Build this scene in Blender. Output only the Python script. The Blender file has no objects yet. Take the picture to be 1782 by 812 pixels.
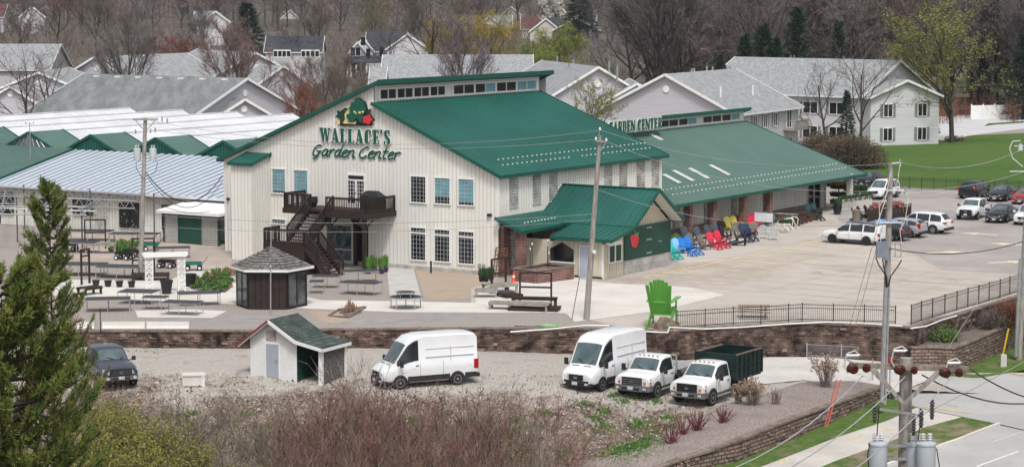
import bpy, bmesh, math, random
import numpy as np
from mathutils import Vector, Matrix
R = math.radians
F, HY, H = 3919.0, -10.0, 18.3          # focal length in photo pixels, horizon row, eye height in layout units
S = 19.5 / 18.3                          # metres per layout unit
PITCH = math.atan((406 - HY) / F)
scn = bpy.context.scene
C = scn.collection
cam_d = bpy.data.cameras.new('camera'); cam = bpy.data.objects.new('camera', cam_d); C.objects.link(cam)
cam_d.sensor_width = 36.0; cam_d.lens = 36.0 * F / 1782.0
cam_d.clip_start = 1.0; cam_d.clip_end = 6000.0
cam.location = (0, 0, H * S); cam.rotation_euler = (R(90) - PITCH, 0, 0)
scn.camera = cam
SUN_EL, SUN_AZ = R(58), R(172)           # azimuth measured clockwise from +Y
wd = bpy.data.worlds.new('World'); scn.world = wd; wd.use_nodes = True
nt = wd.node_tree; nt.nodes.clear()
sky = nt.nodes.new('ShaderNodeTexSky'); sky.sky_type = 'NISHITA'; sky.sun_disc = False
sky.sun_elevation = SUN_EL; sky.sun_rotation = SUN_AZ; sky.air_density = 1.0; sky.dust_density = 4.0
hsv = nt.nodes.new('ShaderNodeHueSaturation'); hsv.inputs['Saturation'].default_value = 0.30
bg = nt.nodes.new('ShaderNodeBackground'); bg.inputs['Strength'].default_value = 0.13
wo = nt.nodes.new('ShaderNodeOutputWorld')
nt.links.new(sky.outputs[0], hsv.inputs['Color']); nt.links.new(hsv.outputs[0], bg.inputs[0]); nt.links.new(bg.outputs[0], wo.inputs[0])
sun_d = bpy.data.lights.new('sun', 'SUN'); sun_d.energy = 1.8; sun_d.angle = R(11); sun_d.color = (1.0, 0.96, 0.91)
sun = bpy.data.objects.new('sun', sun_d); C.objects.link(sun); sun.location = (0, 60, 80)
sdir = Vector((math.sin(SUN_AZ) * math.cos(SUN_EL), math.cos(SUN_AZ) * math.cos(SUN_EL), math.sin(SUN_EL)))
sun.rotation_euler = sdir.to_track_quat('Z', 'Y').to_euler()
scn.view_settings.view_transform = 'Standard'; scn.view_settings.look = 'None'
scn.view_settings.exposure = 0.22; scn.view_settings.gamma = 1.0
scn.cycles.max_bounces = 5; scn.cycles.diffuse_bounces = 2; scn.cycles.glossy_bounces = 2
scn.cycles.transparent_max_bounces = 8; scn.cycles.use_denoising = True
scn.cycles.caustics_reflective = False; scn.cycles.caustics_refractive = False
def ray(px, py):
 a = (px - 891) / F; b = (406 - py) / F
 c, s = math.cos(PITCH), math.sin(PITCH)
 return (a, c + b * s, -s + b * c)
def P(px, py, z=0.0):                    # point of the place at layout height z (metres out)
 r = ray(px, py); t = (z - H) / r[2]
 return Vector((r[0] * t, r[1] * t, z)) * S
def PD(px, py, D):                       # point at distance D (layout units)
 r = ray(px, py); t = D / r[1]
 return Vector((r[0] * t, D, H + r[2] * t)) * S
AZ = R(32.6)
U = Vector((math.sin(AZ), math.cos(AZ), 0)); V = Vector((-math.cos(AZ), math.sin(AZ), 0)); Z = Vector((0, 0, 1))
O = P(868, 480, 0)
def W(u, v, z=0.0): return O + (U * u + V * v + Z * z) * S       # the garden centre's own grid
def hit(px, py, p0, n):
 r = Vector(ray(px, py)); c = Vector((0, 0, H * S))
 return c + r * ((p0 - c).dot(n) / r.dot(n))
def fac(px, py, u=0.0):
 q = hit(px, py, W(u, 0), U) - O; return q.dot(V) / S, q.z / S
def sid(px, py, v=0.0):
 q = hit(px, py, W(0, v), V) - O; return q.dot(U) / S, q.z / S
def lerp(a, b, t): return a + (b - a) * t
def _n(nt, t, **k):
 n = nt.nodes.new(t)
 for a, b in k.items(): setattr(n, a, b)
 return n
MATS = {}
def mat(name, col, rough=0.7, var=0.12, scale=1.5, col2=None, fine=0.0, fscale=30.0, bump=0.0, metal=0.0, spec=0.4, stretch=None, thr=(0.35, 0.65)):
 if name in MATS: return MATS[name]
 m = bpy.data.materials.new(name); m.use_nodes = True; nt = m.node_tree
 b = nt.nodes['Principled BSDF']; b.inputs['Roughness'].default_value = rough; b.inputs['Metallic'].default_value = metal
 b.inputs['Specular IOR Level'].default_value = spec
 L = nt.links.new
 tc = _n(nt, 'ShaderNodeTexCoord'); src = tc.outputs['Object']
 if stretch:
  mp = _n(nt, 'ShaderNodeMapping'); mp.inputs['Scale'].default_value = stretch; L(src, mp.inputs[0]); src = mp.outputs[0]
 nz = _n(nt, 'ShaderNodeTexNoise'); nz.inputs['Scale'].default_value = scale; nz.inputs['Detail'].default_value = 5.0; L(src, nz.inputs['Vector'])
 mr = _n(nt, 'ShaderNodeMapRange'); mr.inputs[1].default_value = thr[0]; mr.inputs[2].default_value = thr[1]; L(nz.outputs['Fac'], mr.inputs[0])
 mx = _n(nt, 'ShaderNodeMix', data_type='RGBA'); L(mr.outputs[0], mx.inputs[0])
 c2 = col2 or tuple(c * (1 + var) for c in col); c1 = col if col2 else tuple(c * (1 - var) for c in col)
 mx.inputs[6].default_value = (*c1, 1); mx.inputs[7].default_value = (*c2, 1); out = mx.outputs[2]
 if fine > 0:
  n2 = _n(nt, 'ShaderNodeTexNoise'); n2.inputs['Scale'].default_value = fscale; n2.inputs['Detail'].default_value = 3.0; L(src, n2.inputs['Vector'])
  m2 = _n(nt, 'ShaderNodeMapRange'); m2.inputs[1].default_value = 0.3; m2.inputs[2].default_value = 0.7
  m2.inputs[3].default_value = 1 - fine; m2.inputs[4].default_value = 1 + fine; L(n2.outputs['Fac'], m2.inputs[0])
  x2 = _n(nt, 'ShaderNodeMix', data_type='RGBA', blend_type='MULTIPLY'); x2.inputs[0].default_value = 1.0
  L(out, x2.inputs[6]); L(m2.outputs[0], x2.inputs[7]); out = x2.outputs[2]
  if bump:
   bp = _n(nt, 'ShaderNodeBump'); bp.inputs['Strength'].default_value = bump; bp.inputs['Distance'].default_value = 0.05
   L(n2.outputs['Fac'], bp.inputs['Height']); L(bp.outputs[0], b.inputs['Normal'])
 L(out, b.inputs['Base Color'])
 MATS[name] = m; return m
def brickmat(name, c1, c2, mortar, bw, bh, rough=0.85, msize=0.015, axis='auto', fine=0.15):
 if name in MATS: return MATS[name]
 m = bpy.data.materials.new(name); m.use_nodes = True; nt = m.node_tree; L = nt.links.new
 b = nt.nodes['Principled BSDF']; b.inputs['Roughness'].default_value = rough; b.inputs['Specular IOR Level'].default_value = 0.2
 g = _n(nt, 'ShaderNodeNewGeometry'); s = _n(nt, 'ShaderNodeSeparateXYZ'); L(g.outputs['Position'], s.inputs[0])
 ns = _n(nt, 'ShaderNodeSeparateXYZ'); L(g.outputs['Normal'], ns.inputs[0])
 a = _n(nt, 'ShaderNodeMath', operation='MULTIPLY'); L(s.outputs[0], a.inputs[0]); L(ns.outputs[1], a.inputs[1])
 c = _n(nt, 'ShaderNodeMath', operation='MULTIPLY'); L(s.outputs[1], c.inputs[0]); L(ns.outputs[0], c.inputs[1])
 d = _n(nt, 'ShaderNodeMath', operation='SUBTRACT'); L(a.outputs[0], d.inputs[0]); L(c.outputs[0], d.inputs[1])
 cb = _n(nt, 'ShaderNodeCombineXYZ'); L(d.outputs[0], cb.inputs[0]); L(s.outputs[2], cb.inputs[1])
 br = _n(nt, 'ShaderNodeTexBrick'); br.inputs['Scale'].default_value = 1.0
 br.inputs['Brick Width'].default_value = bw; br.inputs['Row Height'].default_value = bh; br.inputs['Mortar Size'].default_value = msize
 br.inputs['Color1'].default_value = (*c1, 1); br.inputs['Color2'].default_value = (*c2, 1); br.inputs['Mortar'].default_value = (*mortar, 1)
 br.inputs['Bias'].default_value = 0.0
 L(cb.outputs[0], br.inputs['Vector'])
 nz = _n(nt, 'ShaderNodeTexNoise'); nz.inputs['Scale'].default_value = 1.3; nz.inputs['Detail'].default_value = 6
 L(g.outputs['Position'], nz.inputs['Vector'])
 mr = _n(nt, 'ShaderNodeMapRange'); mr.inputs[1].default_value = 0.3; mr.inputs[2].default_value = 0.7; mr.inputs[3].default_value = 1 - fine * 2; mr.inputs[4].default_value = 1 + fine * 2
 L(nz.outputs['Fac'], mr.inputs[0])
 x = _n(nt, 'ShaderNodeMix', data_type='RGBA', blend_type='MULTIPLY'); x.inputs[0].default_value = 1
 L(br.outputs['Color'], x.inputs[6]); L(mr.outputs[0], x.inputs[7]); L(x.outputs[2], b.inputs['Base Color'])
 bp = _n(nt, 'ShaderNodeBump'); bp.inputs['Strength'].default_value = 0.6; bp.inputs['Distance'].default_value = 0.03
 bp.invert = True; L(br.outputs['Fac'], bp.inputs['Height']); L(bp.outputs[0], b.inputs['Normal'])
 MATS[name] = m; return m
class MB:
 def __init__(s): s.v = []; s.f = []; s.m = []
 def add(s, vs, fs, mi=0):
  o = len(s.v); s.v += [tuple(x) for x in vs]; s.f += [tuple(i + o for i in f) for f in fs]; s.m += [mi] * len(fs); return s
 def quad(s, a, b, c, d, mi=0): return s.add([a, b, c, d], [(0, 1, 2, 3)], mi)
 def poly(s, pts, mi=0): return s.add(pts, [tuple(range(len(pts)))], mi)
 def hexa(s, b4, t4, mi=0):
  return s.add(list(b4) + list(t4), [(3, 2, 1, 0), (4, 5, 6, 7), (0, 1, 5, 4), (1, 2, 6, 5), (2, 3, 7, 6), (3, 0, 4, 7)], mi)
 def box(s, x0, x1, y0, y1, z0, z1, mi=0):
  p = [(x0, y0), (x1, y0), (x1, y1), (x0, y1)]
  return s.hexa([(a, b, z0) for a, b in p], [(a, b, z1) for a, b in p], mi)
 def bc(s, c, d, mi=0, rz=0.0):       # box by centre and size, turned about z
  cx, cy, cz = c; dx, dy, dz = d[0] / 2, d[1] / 2, d[2] / 2; ca, sa = math.cos(rz), math.sin(rz)
  p = [(-dx, -dy), (dx, -dy), (dx, dy), (-dx, dy)]; q = [(cx + a * ca - b * sa, cy + a * sa + b * ca) for a, b in p]
  return s.hexa([(a, b, cz - dz) for a, b in q], [(a, b, cz + dz) for a, b in q], mi)
 def wbox(s, u0, u1, v0, v1, z0, z1, mi=0):   # box on the garden centre grid (v runs to the left)
  p = [(u0, v1), (u0, v0), (u1, v0), (u1, v1)]
  return s.hexa([W(a, b, z0) for a, b in p], [W(a, b, z1) for a, b in p], mi)
 def prism(s, pts, vec, mi=0):
  n = len(pts); pts = [Vector(p) for p in pts]; vec = Vector(vec)
  return s.add(pts + [p + vec for p in pts], [tuple(range(n - 1, -1, -1)), tuple(range(n, 2 * n))] + [(i, (i + 1) % n, n + (i + 1) % n, n + i) for i in range(n)], mi)
 def tube(s, p0, p1, r0, r1=None, n=6, mi=0, cap=True):
  p0 = Vector(p0); p1 = Vector(p1); r1 = r0 if r1 is None else r1
  d = (p1 - p0);
  if d.length < 1e-6: return s
  q = d.to_track_quat('Z', 'Y'); vs = []
  for p, r in ((p0, r0), (p1, r1)):
   for i in range(n):
    a = 2 * math.pi * i / n; vs.append(p + q @ Vector((r * math.cos(a), r * math.sin(a), 0)))
  fs = [(i, (i + 1) % n, n + (i + 1) % n, n + i) for i in range(n)]
  if cap: fs += [tuple(range(n - 1, -1, -1)), tuple(range(n, 2 * n))]
  return s.add(vs, fs, mi)
 def path(s, pts, r, n=5, mi=0):
  for a, b in zip(pts, pts[1:]): s.tube(a, b, r, r, n, mi)
  return s
 def beam(s, p0, p1, w, h, mi=0, up=Z):   # rectangular bar
  p0 = Vector(p0); p1 = Vector(p1); d = (p1 - p0).normalized(); sd = d.cross(up)
  if sd.length < 1e-4: sd = Vector((1, 0, 0))
  sd.normalize(); u2 = sd.cross(d).normalized()
  f = lambda p: [p - sd * w / 2 - u2 * h / 2, p + sd * w / 2 - u2 * h / 2, p + sd * w / 2 + u2 * h / 2, p - sd * w / 2 + u2 * h / 2]
  return s.hexa(f(p0), f(p1), mi)
 def lathe(s, prof, n=16, c=(0, 0, 0), mi=0, axis=None):
  vs = []
  for r, z in prof:
   for i in range(n):
    a = 2 * math.pi * i / n; v = Vector((r * math.cos(a), r * math.sin(a), z))
    if axis == 'y': v = Vector((v.x, v.z, v.y))
    vs.append(v + Vector(c))
  fs = []
  for k in range(len(prof) - 1):
   for i in range(n): fs.append((k * n + i, k * n + (i + 1) % n, (k + 1) * n + (i + 1) % n, (k + 1) * n + i))
  fs += [tuple(range(n - 1, -1, -1)), tuple(range((len(prof) - 1) * n, len(prof) * n))]
  return s.add(vs, fs, mi)
 def build(s, name, mats, parent=None, smooth=None, world=False):
  me = bpy.data.meshes.new(name); me.from_pydata(s.v, [], s.f)
  if not isinstance(mats, (list, tuple)): mats = [mats]
  for m in mats: me.materials.append(m)
  if len(mats) > 1: me.polygons.foreach_set('material_index', s.m)
  bm = bmesh.new(); bm.from_mesh(me); bmesh.ops.recalc_face_normals(bm, faces=bm.faces); bm.to_mesh(me); bm.free()
  if smooth is not None:
   me.polygons.foreach_set('use_smooth', [True] * len(me.polygons))
   me.set_sharp_from_angle(angle=R(smooth))
  me.update(); o = bpy.data.objects.new(name, me); C.objects.link(o)
  if parent is not None:
   o.parent = parent
   if world: o.matrix_parent_inverse = Matrix.Translation(-root_loc(parent))
  return o
def root_loc(o):
 t = Vector((0, 0, 0))
 while o is not None:
  if o.type == 'EMPTY': t += Vector(o.location)
  o = o.parent
 return t
def tag(o, label=None, cat=None, group=None, kind=None):
 if label: o['label'] = label
 if cat: o['category'] = cat
 if group: o['group'] = group
 if kind: o['kind'] = kind
 return o
def thing(name, label, cat, loc=(0, 0, 0), rz=0.0, group=None):
 o = bpy.data.objects.new(name, None); C.objects.link(o); o.empty_display_size = 0.3
 o.location = loc; o.rotation_euler = (0, 0, rz); return tag(o, label, cat, group)
def struct(name, mb, mats, smooth=None): return tag(mb.build(name, mats, None, smooth), kind='structure')
def dup(root, loc, rz=None, label=None, group=None, scale=None):
 def cp(o, par):
  c = o.copy(); C.objects.link(c)
  if par is not None: c.parent = par
  for ch in list(o.children): cp(ch, c)
  return c
 r = cp(root, None); r.location = loc
 if rz is not None: r.rotation_euler = (0, 0, rz)
 if scale is not None: r.scale = scale if isinstance(scale, (tuple, list)) else (scale,) * 3
 if label: r['label'] = label
 if group: r['group'] = group
 return r
rnd = random.Random(7)
concrete = mat('concrete_tan', (0.42, 0.37, 0.325), 0.85, scale=0.09, col2=(0.56, 0.50, 0.45), fine=0.10, fscale=2.2)
concrete_l = mat('concrete_light', (0.56, 0.53, 0.48), 0.85, scale=0.35, col2=(0.66, 0.63, 0.59), fine=0.07, fscale=6)
asphalt = mat('asphalt_lot', (0.33, 0.30, 0.285), 0.9, scale=0.10, col2=(0.43, 0.395, 0.37), fine=0.08, fscale=4)
roadm = mat('road_concrete', (0.36, 0.355, 0.35), 0.85, scale=0.12, col2=(0.47, 0.465, 0.45), fine=0.08, fscale=5)
yellowp = mat('yellow_paint', (0.72, 0.52, 0.20), 0.7, var=0.2, scale=3)
whitep = mat('white_line_paint', (0.72, 0.71, 0.66), 0.7, var=0.1, scale=3)
fadedp = mat('faded_line_paint', (0.55, 0.53, 0.48), 0.7, var=0.15, scale=1.5)
siding = mat('cream_siding', (0.76, 0.745, 0.695), 0.5, var=0.05, scale=0.6, stretch=(1, 1, 0.15), fine=0.03, fscale=3)
siding_w = mat('cream_siding_ribs', (0.62, 0.605, 0.56), 0.5, var=0.05, scale=0.6)
green = mat('green_metal_roof', (0.013, 0.088, 0.070), 0.40, var=0.24, scale=0.22, fine=0.10, fscale=2, spec=0.5)
green_r = mat('green_metal_rib', (0.026, 0.145, 0.116), 0.4, var=0.1, scale=0.3, spec=0.5)  # same metal lightened: light and shade of the rib relief put into the colour
green_f = mat('green_faded_roof', (0.080, 0.150, 0.128), 0.6, var=0.14, scale=0.18, fine=0.08, fscale=1.5)
green_fr = mat('green_faded_rib', (0.13, 0.22, 0.19), 0.55, var=0.08, scale=0.2)  # lighter copy of the faded roof, rib light put into the colour
green_d = mat('green_dark_trim', (0.006, 0.085, 0.062), 0.45, var=0.08, scale=1)
green_p = mat('green_door_paint', (0.012, 0.060, 0.042), 0.6, var=0.10, scale=1.2)
white = mat('white_trim', (0.78, 0.78, 0.76), 0.5, var=0.04, scale=2)
glass = mat('dark_glass', (0.012, 0.014, 0.018), 0.12, var=0.3, scale=1.2, spec=0.6)
glass_b = mat('blue_blind_glass', (0.16, 0.36, 0.42), 0.25, var=0.10, scale=1.5, spec=0.5)
glassblock = brickmat('glass_block', (0.27, 0.28, 0.27), (0.18, 0.195, 0.19), (0.48, 0.47, 0.44), 0.2, 0.21, 0.3, 0.03, fine=0.2)
brick = brickmat('red_brick', (0.175, 0.050, 0.038), (0.085, 0.030, 0.026), (0.33, 0.27, 0.245), 0.26, 0.105, msize=0.014, fine=0.2)
brownwood = mat('dark_brown_wood', (0.030, 0.018, 0.015), 0.7, var=0.25, scale=2, fine=0.15, fscale=12)
greywood = mat('grey_weathered_wood', (0.27, 0.25, 0.22), 0.85, var=0.25, scale=2, fine=0.2, fscale=15)
polewood = mat('weathered_pole_wood', (0.30, 0.28, 0.255), 0.85, var=0.28, scale=3, stretch=(4, 4, 0.4), fine=0.15, fscale=9)
gal = mat('galvanised_steel', (0.42, 0.43, 0.44), 0.45, var=0.1, scale=4, metal=0.6)
black = mat('black_metal', (0.015, 0.015, 0.017), 0.5, var=0.2, scale=3)
blackpl = mat('black_plastic', (0.018, 0.018, 0.020), 0.55, var=0.2, scale=3)
rubber = mat('tyre_rubber', (0.018, 0.018, 0.018), 0.85, var=0.2, scale=6)
cmu = brickmat('concrete_block', (0.44, 0.43, 0.41), (0.37, 0.365, 0.35), (0.30, 0.295, 0.28), 0.8, 0.45, msize=0.012, fine=0.12)
def noise_mix(name, layers, rough=0.95, bumpd=0.04):
 """layers: base colour pair + list of (scale, threshold lo, hi, colour) patches, all in place coordinates"""
 m = bpy.data.materials.new(name); m.use_nodes = True; nt = m.node_tree; L = nt.links.new
 b = nt.nodes['Principled BSDF']; b.inputs['Roughness'].default_value = rough; b.inputs['Specular IOR Level'].default_value = 0.15
 g = _n(nt, 'ShaderNodeTexCoord'); src = g.outputs['Object']; out = None; hgt = None
 for i, (sc, lo, hi, col) in enumerate(layers):
  nz = _n(nt, 'ShaderNodeTexNoise'); nz.inputs['Scale'].default_value = sc; nz.inputs['Detail'].default_value = 6; nz.inputs['Roughness'].default_value = 0.62
  mp = _n(nt, 'ShaderNodeMapping'); mp.inputs['Location'].default_value = (i * 17.3, i * 5.1, i * 3.7); L(src, mp.inputs[0]); L(mp.outputs[0], nz.inputs['Vector'])
  mr = _n(nt, 'ShaderNodeMapRange'); mr.inputs[1].default_value = lo; mr.inputs[2].default_value = hi; L(nz.outputs['Fac'], mr.inputs[0])
  mx = _n(nt, 'ShaderNodeMix', data_type='RGBA'); L(mr.outputs[0], mx.inputs[0])
  if out is None:
   mx.inputs[6].default_value = (*col[0], 1); mx.inputs[7].default_value = (*col[1], 1); hgt = nz.outputs['Fac']
  else:
   L(out, mx.inputs[6]); mx.inputs[7].default_value = (*col, 1)
  out = mx.outputs[2]
 bp = _n(nt, 'ShaderNodeBump'); bp.inputs['Strength'].default_value = 0.8; bp.inputs['Distance'].default_value = bumpd
 L(hgt, bp.inputs['Height']); L(bp.outputs[0], b.inputs['Normal']); L(out, b.inputs['Base Color']); MATS[name] = m; return m
gravel_up = noise_mix('gravel_beds', [(14, .38, .62, ((0.19, 0.165, 0.150), (0.46, 0.42, 0.385))), (0.25, .5, .7, (0.33, 0.29, 0.25))])
tan_mulch = noise_mix('tan_mulch', [(12, .4, .6, ((0.33, 0.26, 0.20), (0.47, 0.39, 0.31))), (0.5, .5, .7, (0.36, 0.29, 0.23))])
brown_mulch = noise_mix('brown_mulch', [(9, .35, .65, ((0.085, 0.062, 0.055), (0.27, 0.22, 0.20))), (0.6, .5, .7, (0.15, 0.115, 0.10))])
lot_gravel = noise_mix('crushed_stone_lot', [(10, .35, .65, ((0.36, 0.33, 0.30), (0.60, 0.56, 0.52))), (0.22, .48, .68, (0.40, 0.36, 0.325)), (0.9, .60, .72, (0.56, 0.53, 0.50))])
bank_soil = noise_mix('leafy_bank', [(7, .35, .65, ((0.10, 0.075, 0.062), (0.36, 0.30, 0.255))), (0.8, .50, .66, (0.20, 0.155, 0.125)), (0.45, .60, .70, (0.075, 0.115, 0.035))])
lawn = noise_mix('spring_lawn', [(1.2, .35, .65, ((0.055, 0.108, 0.020), (0.095, 0.160, 0.036))), (0.12, .42, .66, (0.075, 0.135, 0.028)), (0.03, .48, .56, (0.055, 0.118, 0.020)), (0.9, .50, .68, (0.10, 0.145, 0.042)), (0.35, .58, .75, (0.135, 0.155, 0.062))])
verge = noise_mix('worn_verge_grass', [(3, .35, .65, ((0.055, 0.095, 0.022), (0.11, 0.155, 0.045))), (0.7, .44, .60, (0.24, 0.195, 0.135))])
verge_g = noise_mix('green_verge_grass', [(3, .35, .65, ((0.055, 0.105, 0.020), (0.10, 0.165, 0.038))), (0.9, .52, .68, (0.19, 0.16, 0.10))])
wood_floor = noise_mix('woodland_floor', [(0.25, .35, .65, ((0.085, 0.072, 0.062), (0.150, 0.125, 0.105))), (0.05, .5, .7, (0.06, 0.07, 0.03))])
concrete = noise_mix('lot_concrete', [(0.16, .35, .65, ((0.36, 0.315, 0.275), (0.52, 0.465, 0.415))), (0.9, .46, .70, (0.50, 0.455, 0.41)), (0.45, .60, .74, (0.31, 0.275, 0.245)), (2.6, .64, .74, (0.30, 0.27, 0.245)), (0.07, .50, .62, (0.47, 0.435, 0.395))], .85, .002)
asphalt = noise_mix('lot_asphalt', [(0.14, .35, .65, ((0.29, 0.265, 0.25), (0.40, 0.37, 0.35))), (1.1, .50, .72, (0.37, 0.345, 0.325)), (0.5, .62, .74, (0.24, 0.22, 0.21)), (3.0, .66, .74, (0.22, 0.205, 0.195))], .9, .002)
roadm = noise_mix('street_concrete', [(0.14, .35, .65, ((0.34, 0.335, 0.33), (0.45, 0.445, 0.43))), (1.2, .52, .72, (0.38, 0.375, 0.365)), (0.5, .63, .74, (0.29, 0.285, 0.275))], .85, .002)
def hill_h(x, y):
 t = max(0.0, y - 470 * S); r = 0.0
 r = 0.030 * t if t < 250 else 7.5 + 0.055 * (t - 250)
 return min(r, 70.0)
g = MB(); NX, NY = 60, 70
ys = [165 + (4200 - 165) * (j / NY) ** 2.2 for j in range(NY + 1)]
idx = {}
for j, y in enumerate(ys):
 for i in range(NX + 1):
  x = (i / NX - 0.5) * (500 + y * 1.6)
  idx[i, j] = len(g.v); g.v.append((x, y, hill_h(x, y) - 0.12))
for j in range(NY):
 for i in range(NX): g.f.append((idx[i, j], idx[i + 1, j], idx[i + 1, j + 1], idx[i, j + 1])); g.m.append(0)
struct('ground', g, wood_floor, smooth=60)
def hB(y): return (-2.40 - 0.028 * max(0.0, 122 - y / S)) * S
def PB(px, py, off=0.0):                  # photo pixel onto the street-side land
 z = -2.6
 for _ in range(12): q = P(px, py, z); z = hB(q.y) / S
 q = P(px, py, z); return Vector((q.x, q.y, hB(q.y) + off))
m = MB()
for j in range(40):
 y0, y1 = 5 + j * 4.35, 5 + (j + 1) * 4.35
 m.quad((-170, y0, hB(y0) - .06), (200, y0, hB(y0) - .06), (200, y1, hB(y1) - .06), (-170, y1, hB(y1) - .06))
struct('ground', m, bank_soil)
WALL = [(-260, 577), (150, 577), (440, 577), (600, 574), (860, 572), (1000, 573), (1130, 577), (1170, 577), (1260, 571), (1340, 567), (1400, 563), (1480, 566), (1568, 570), (1588, 572), (1620, 560), (1660, 551), (1720, 533), (1800, 508), (2100, 430)]
front = [P(x, y, 0) for x, y in WALL]
back = [Vector((150, 330, 0)), Vector((-190, 330, 0)), Vector((-190, front[0].y, 0))]
m = MB(); m.poly(front + back); struct('upper_terrace_ground', m, gravel_up)
def sheet(name, px, z, mt, zo=0.004):
 m = MB(); m.poly([P(a, b, z) + Vector((0, 0, zo)) for a, b in px]); return struct(name, m, mt)
def wsheet(name, pts, mt, zo=0.004):
 m = MB(); m.poly([W(a, b) + Vector((0, 0, zo)) for a, b in pts]); return struct(name, m, mt)
sheet('parking_lot', [(820, 498), (1000, 476), (1050, 489), (1165, 458), (1165, 400), (1440, 352), (1500, 318), (1600, 312), (1700, 316), (2000, 320), (2000, 455), (1800, 503), (1720, 528), (1660, 546), (1620, 555), (1585, 566), (1480, 561), (1400, 558), (1340, 562), (1250, 566), (1120, 571), (1075, 568), (1010, 552), (980, 545), (820, 540)], 0, concrete, 0.008)
sheet('asphalt_lot', [(1480, 322), (1600, 316), (1760, 322), (2000, 330), (2000, 452), (1782, 478), (1640, 470), (1560, 425), (1460, 385), (1445, 352)], 0, asphalt, 0.012)
sheet('concrete_apron', [(825, 500), (1000, 484), (1045, 492), (1200, 500), (1262, 513), (1150, 540), (1000, 560), (985, 545), (830, 541)], 0, concrete_l, 0.016)
sheet('yard_paving', [(105, 404), (300, 410), (395, 424), (405, 446), (400, 470), (300, 466), (190, 458), (60, 450)], 0, mat('yard_concrete', (0.36, 0.30, 0.26), 0.9, scale=0.3, col2=(0.46, 0.39, 0.34), fine=0.1, fscale=8), 0.006)
sheet('yard_walk', [(60, 486), (250, 488), (420, 492), (560, 522), (700, 524), (985, 530), (985, 544), (700, 543), (540, 537), (400, 529), (200, 520), (60, 512)], 0, concrete_l, 0.010)
sheet('yard_walk', [(400, 470), (330, 472), (280, 494), (310, 498), (410, 486)], 0, concrete_l, 0.014)
sheet('entrance_walk', [(673, 462), (718, 462), (735, 524), (679, 524)], 0, mat('walk_concrete', (0.44, 0.43, 0.41), 0.85, scale=1, col2=(0.52, 0.51, 0.49), fine=0.05, fscale=9), 0.014)
sheet('mulch_bed', [(720, 463), (866, 478), (866, 490), (828, 505), (826, 519), (742, 522)], 0, tan_mulch, 0.006)
sheet('gravel_path', [(230, 548), (420, 545), (560, 548), (640, 556), (700, 552), (740, 540), (820, 543), (860, 552), (700, 563), (540, 563), (300, 562)], 0, mat('fine_grey_gravel', (0.25, 0.24, 0.23), 0.95, scale=0.8, col2=(0.33, 0.31, 0.30), fine=0.2, fscale=14), 0.004)
sheet('tan_patch', [(540, 540), (600, 544), (610, 558), (580, 563), (545, 556)], 0, tan_mulch, 0.012)
sheet('mulch_bed', [(590, 540), (635, 532), (628, 545), (600, 551)], 0, brown_mulch, 0.018)
sheet('patio_slab', [(235, 540), (330, 538), (395, 541), (370, 553), (240, 552)], 0, concrete_l, 0.012)
m = MB()
for x in (90, 178, 255): m.hexa([P(x + a, b, 0) for a, b in ((0, 571), (74, 571), (74, 563), (0, 563))], [P(x + a, b, 0.1) for a, b in ((0, 567), (74, 567), (74, 559), (0, 559))])
struct('concrete_edging', m, concrete_l)
sheet('lawn', [(1440, 222), (1620, 246), (1680, 236), (1960, 224), (2100, 330), (1700, 332), (1560, 325), (1440, 300)], 0, lawn, 0.02)
sheet('far_street', [(1590, 232), (1592, 205), (1700, 200), (2050, 196), (2050, 217), (1782, 224), (1690, 236), (1640, 245)], 0, mat('pale_street', (0.55, 0.55, 0.56), 0.8, scale=0.2, var=.06), 0.022)
m = MB(); m.poly([P(a, b, 0) + Vector((0, 0, .03)) for a, b in ((1712, 220), (1735, 217), (1782, 214), (1782, 211), (1720, 215))]); struct('lawn_strip', m, lawn)
m = MB(); m.poly([P(a, b, 0) + Vector((0, 0, .034)) for a, b in ((1590, 243), (1660, 232), (1700, 231), (1698, 235), (1650, 238), (1600, 249))]); struct('footpath', m, concrete_l)
def stripe(mb, a, b, w=0.11, z=0.02):
 p, q = P(*a), P(*b); d = (q - p).normalized(); n = Vector((-d.y, d.x, 0)) * w / 2; k = Vector((0, 0, z))
 mb.quad(p - n + k, q - n + k, q + n + k, p + n + k)
m = MB(); stripe(m, (1115, 484), (1432, 419), 0.20)
for k in range(9):                         # bays run from the long yellow line toward the viewer
 t = k / 8; a = (lerp(1148, 1395, t), lerp(477, 427, t)); stripe(m, a, (a[0] + lerp(128, 112, t), a[1] + lerp(16, 13, t)), 0.14)
struct('yellow_bay_lines', m, yellowp)
m = MB()
for k in range(7):
 a = (1240 + k * 62, 540 - k * 15); stripe(m, (1390 + k * 8 - k * 4, 520 - k * 9), (1560 + k * 30, 540 - k * 8), 0.09)
for k in range(5): stripe(m, (1560 + 26 * k, 397 + 0 * k + 7 * (k - 2)), (1610 + 34 * k, 404 + 7 * (k - 2)), 0.12)
for a, b in (((1536, 366), (1590, 350)), ((1590, 370), (1650, 363)), ((1640, 385), (1668, 379)), ((1607, 342), (1650, 334)), ((1650, 348), (1690, 343)), ((1697, 384), (1740, 380)), ((1757, 391), (1782, 387)), ((1570, 338), (1590, 333))): stripe(m, a, b, 0.12)
struct('white_bay_lines', m, fadedp)
def arrow(mb, px, py, ang, L=3.2):
 c = P(px, py) + Vector((0, 0, .021)); d = Vector((math.cos(ang), math.sin(ang), 0)); n = Vector((-d.y, d.x, 0))
 mb.quad(c - d * L / 2 - n * .2, c + d * .2 - n * .2, c + d * .2 + n * .2, c - d * L / 2 + n * .2)
 mb.poly([c + d * .2 - n * .6, c + d * L / 2, c + d * .2 + n * .6])
m = MB()
for a in ((1704, 407, 2.6), (1757, 425, 2.6), (1645, 439, .3), (1754, 456, .3)): arrow(m, *a)
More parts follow.
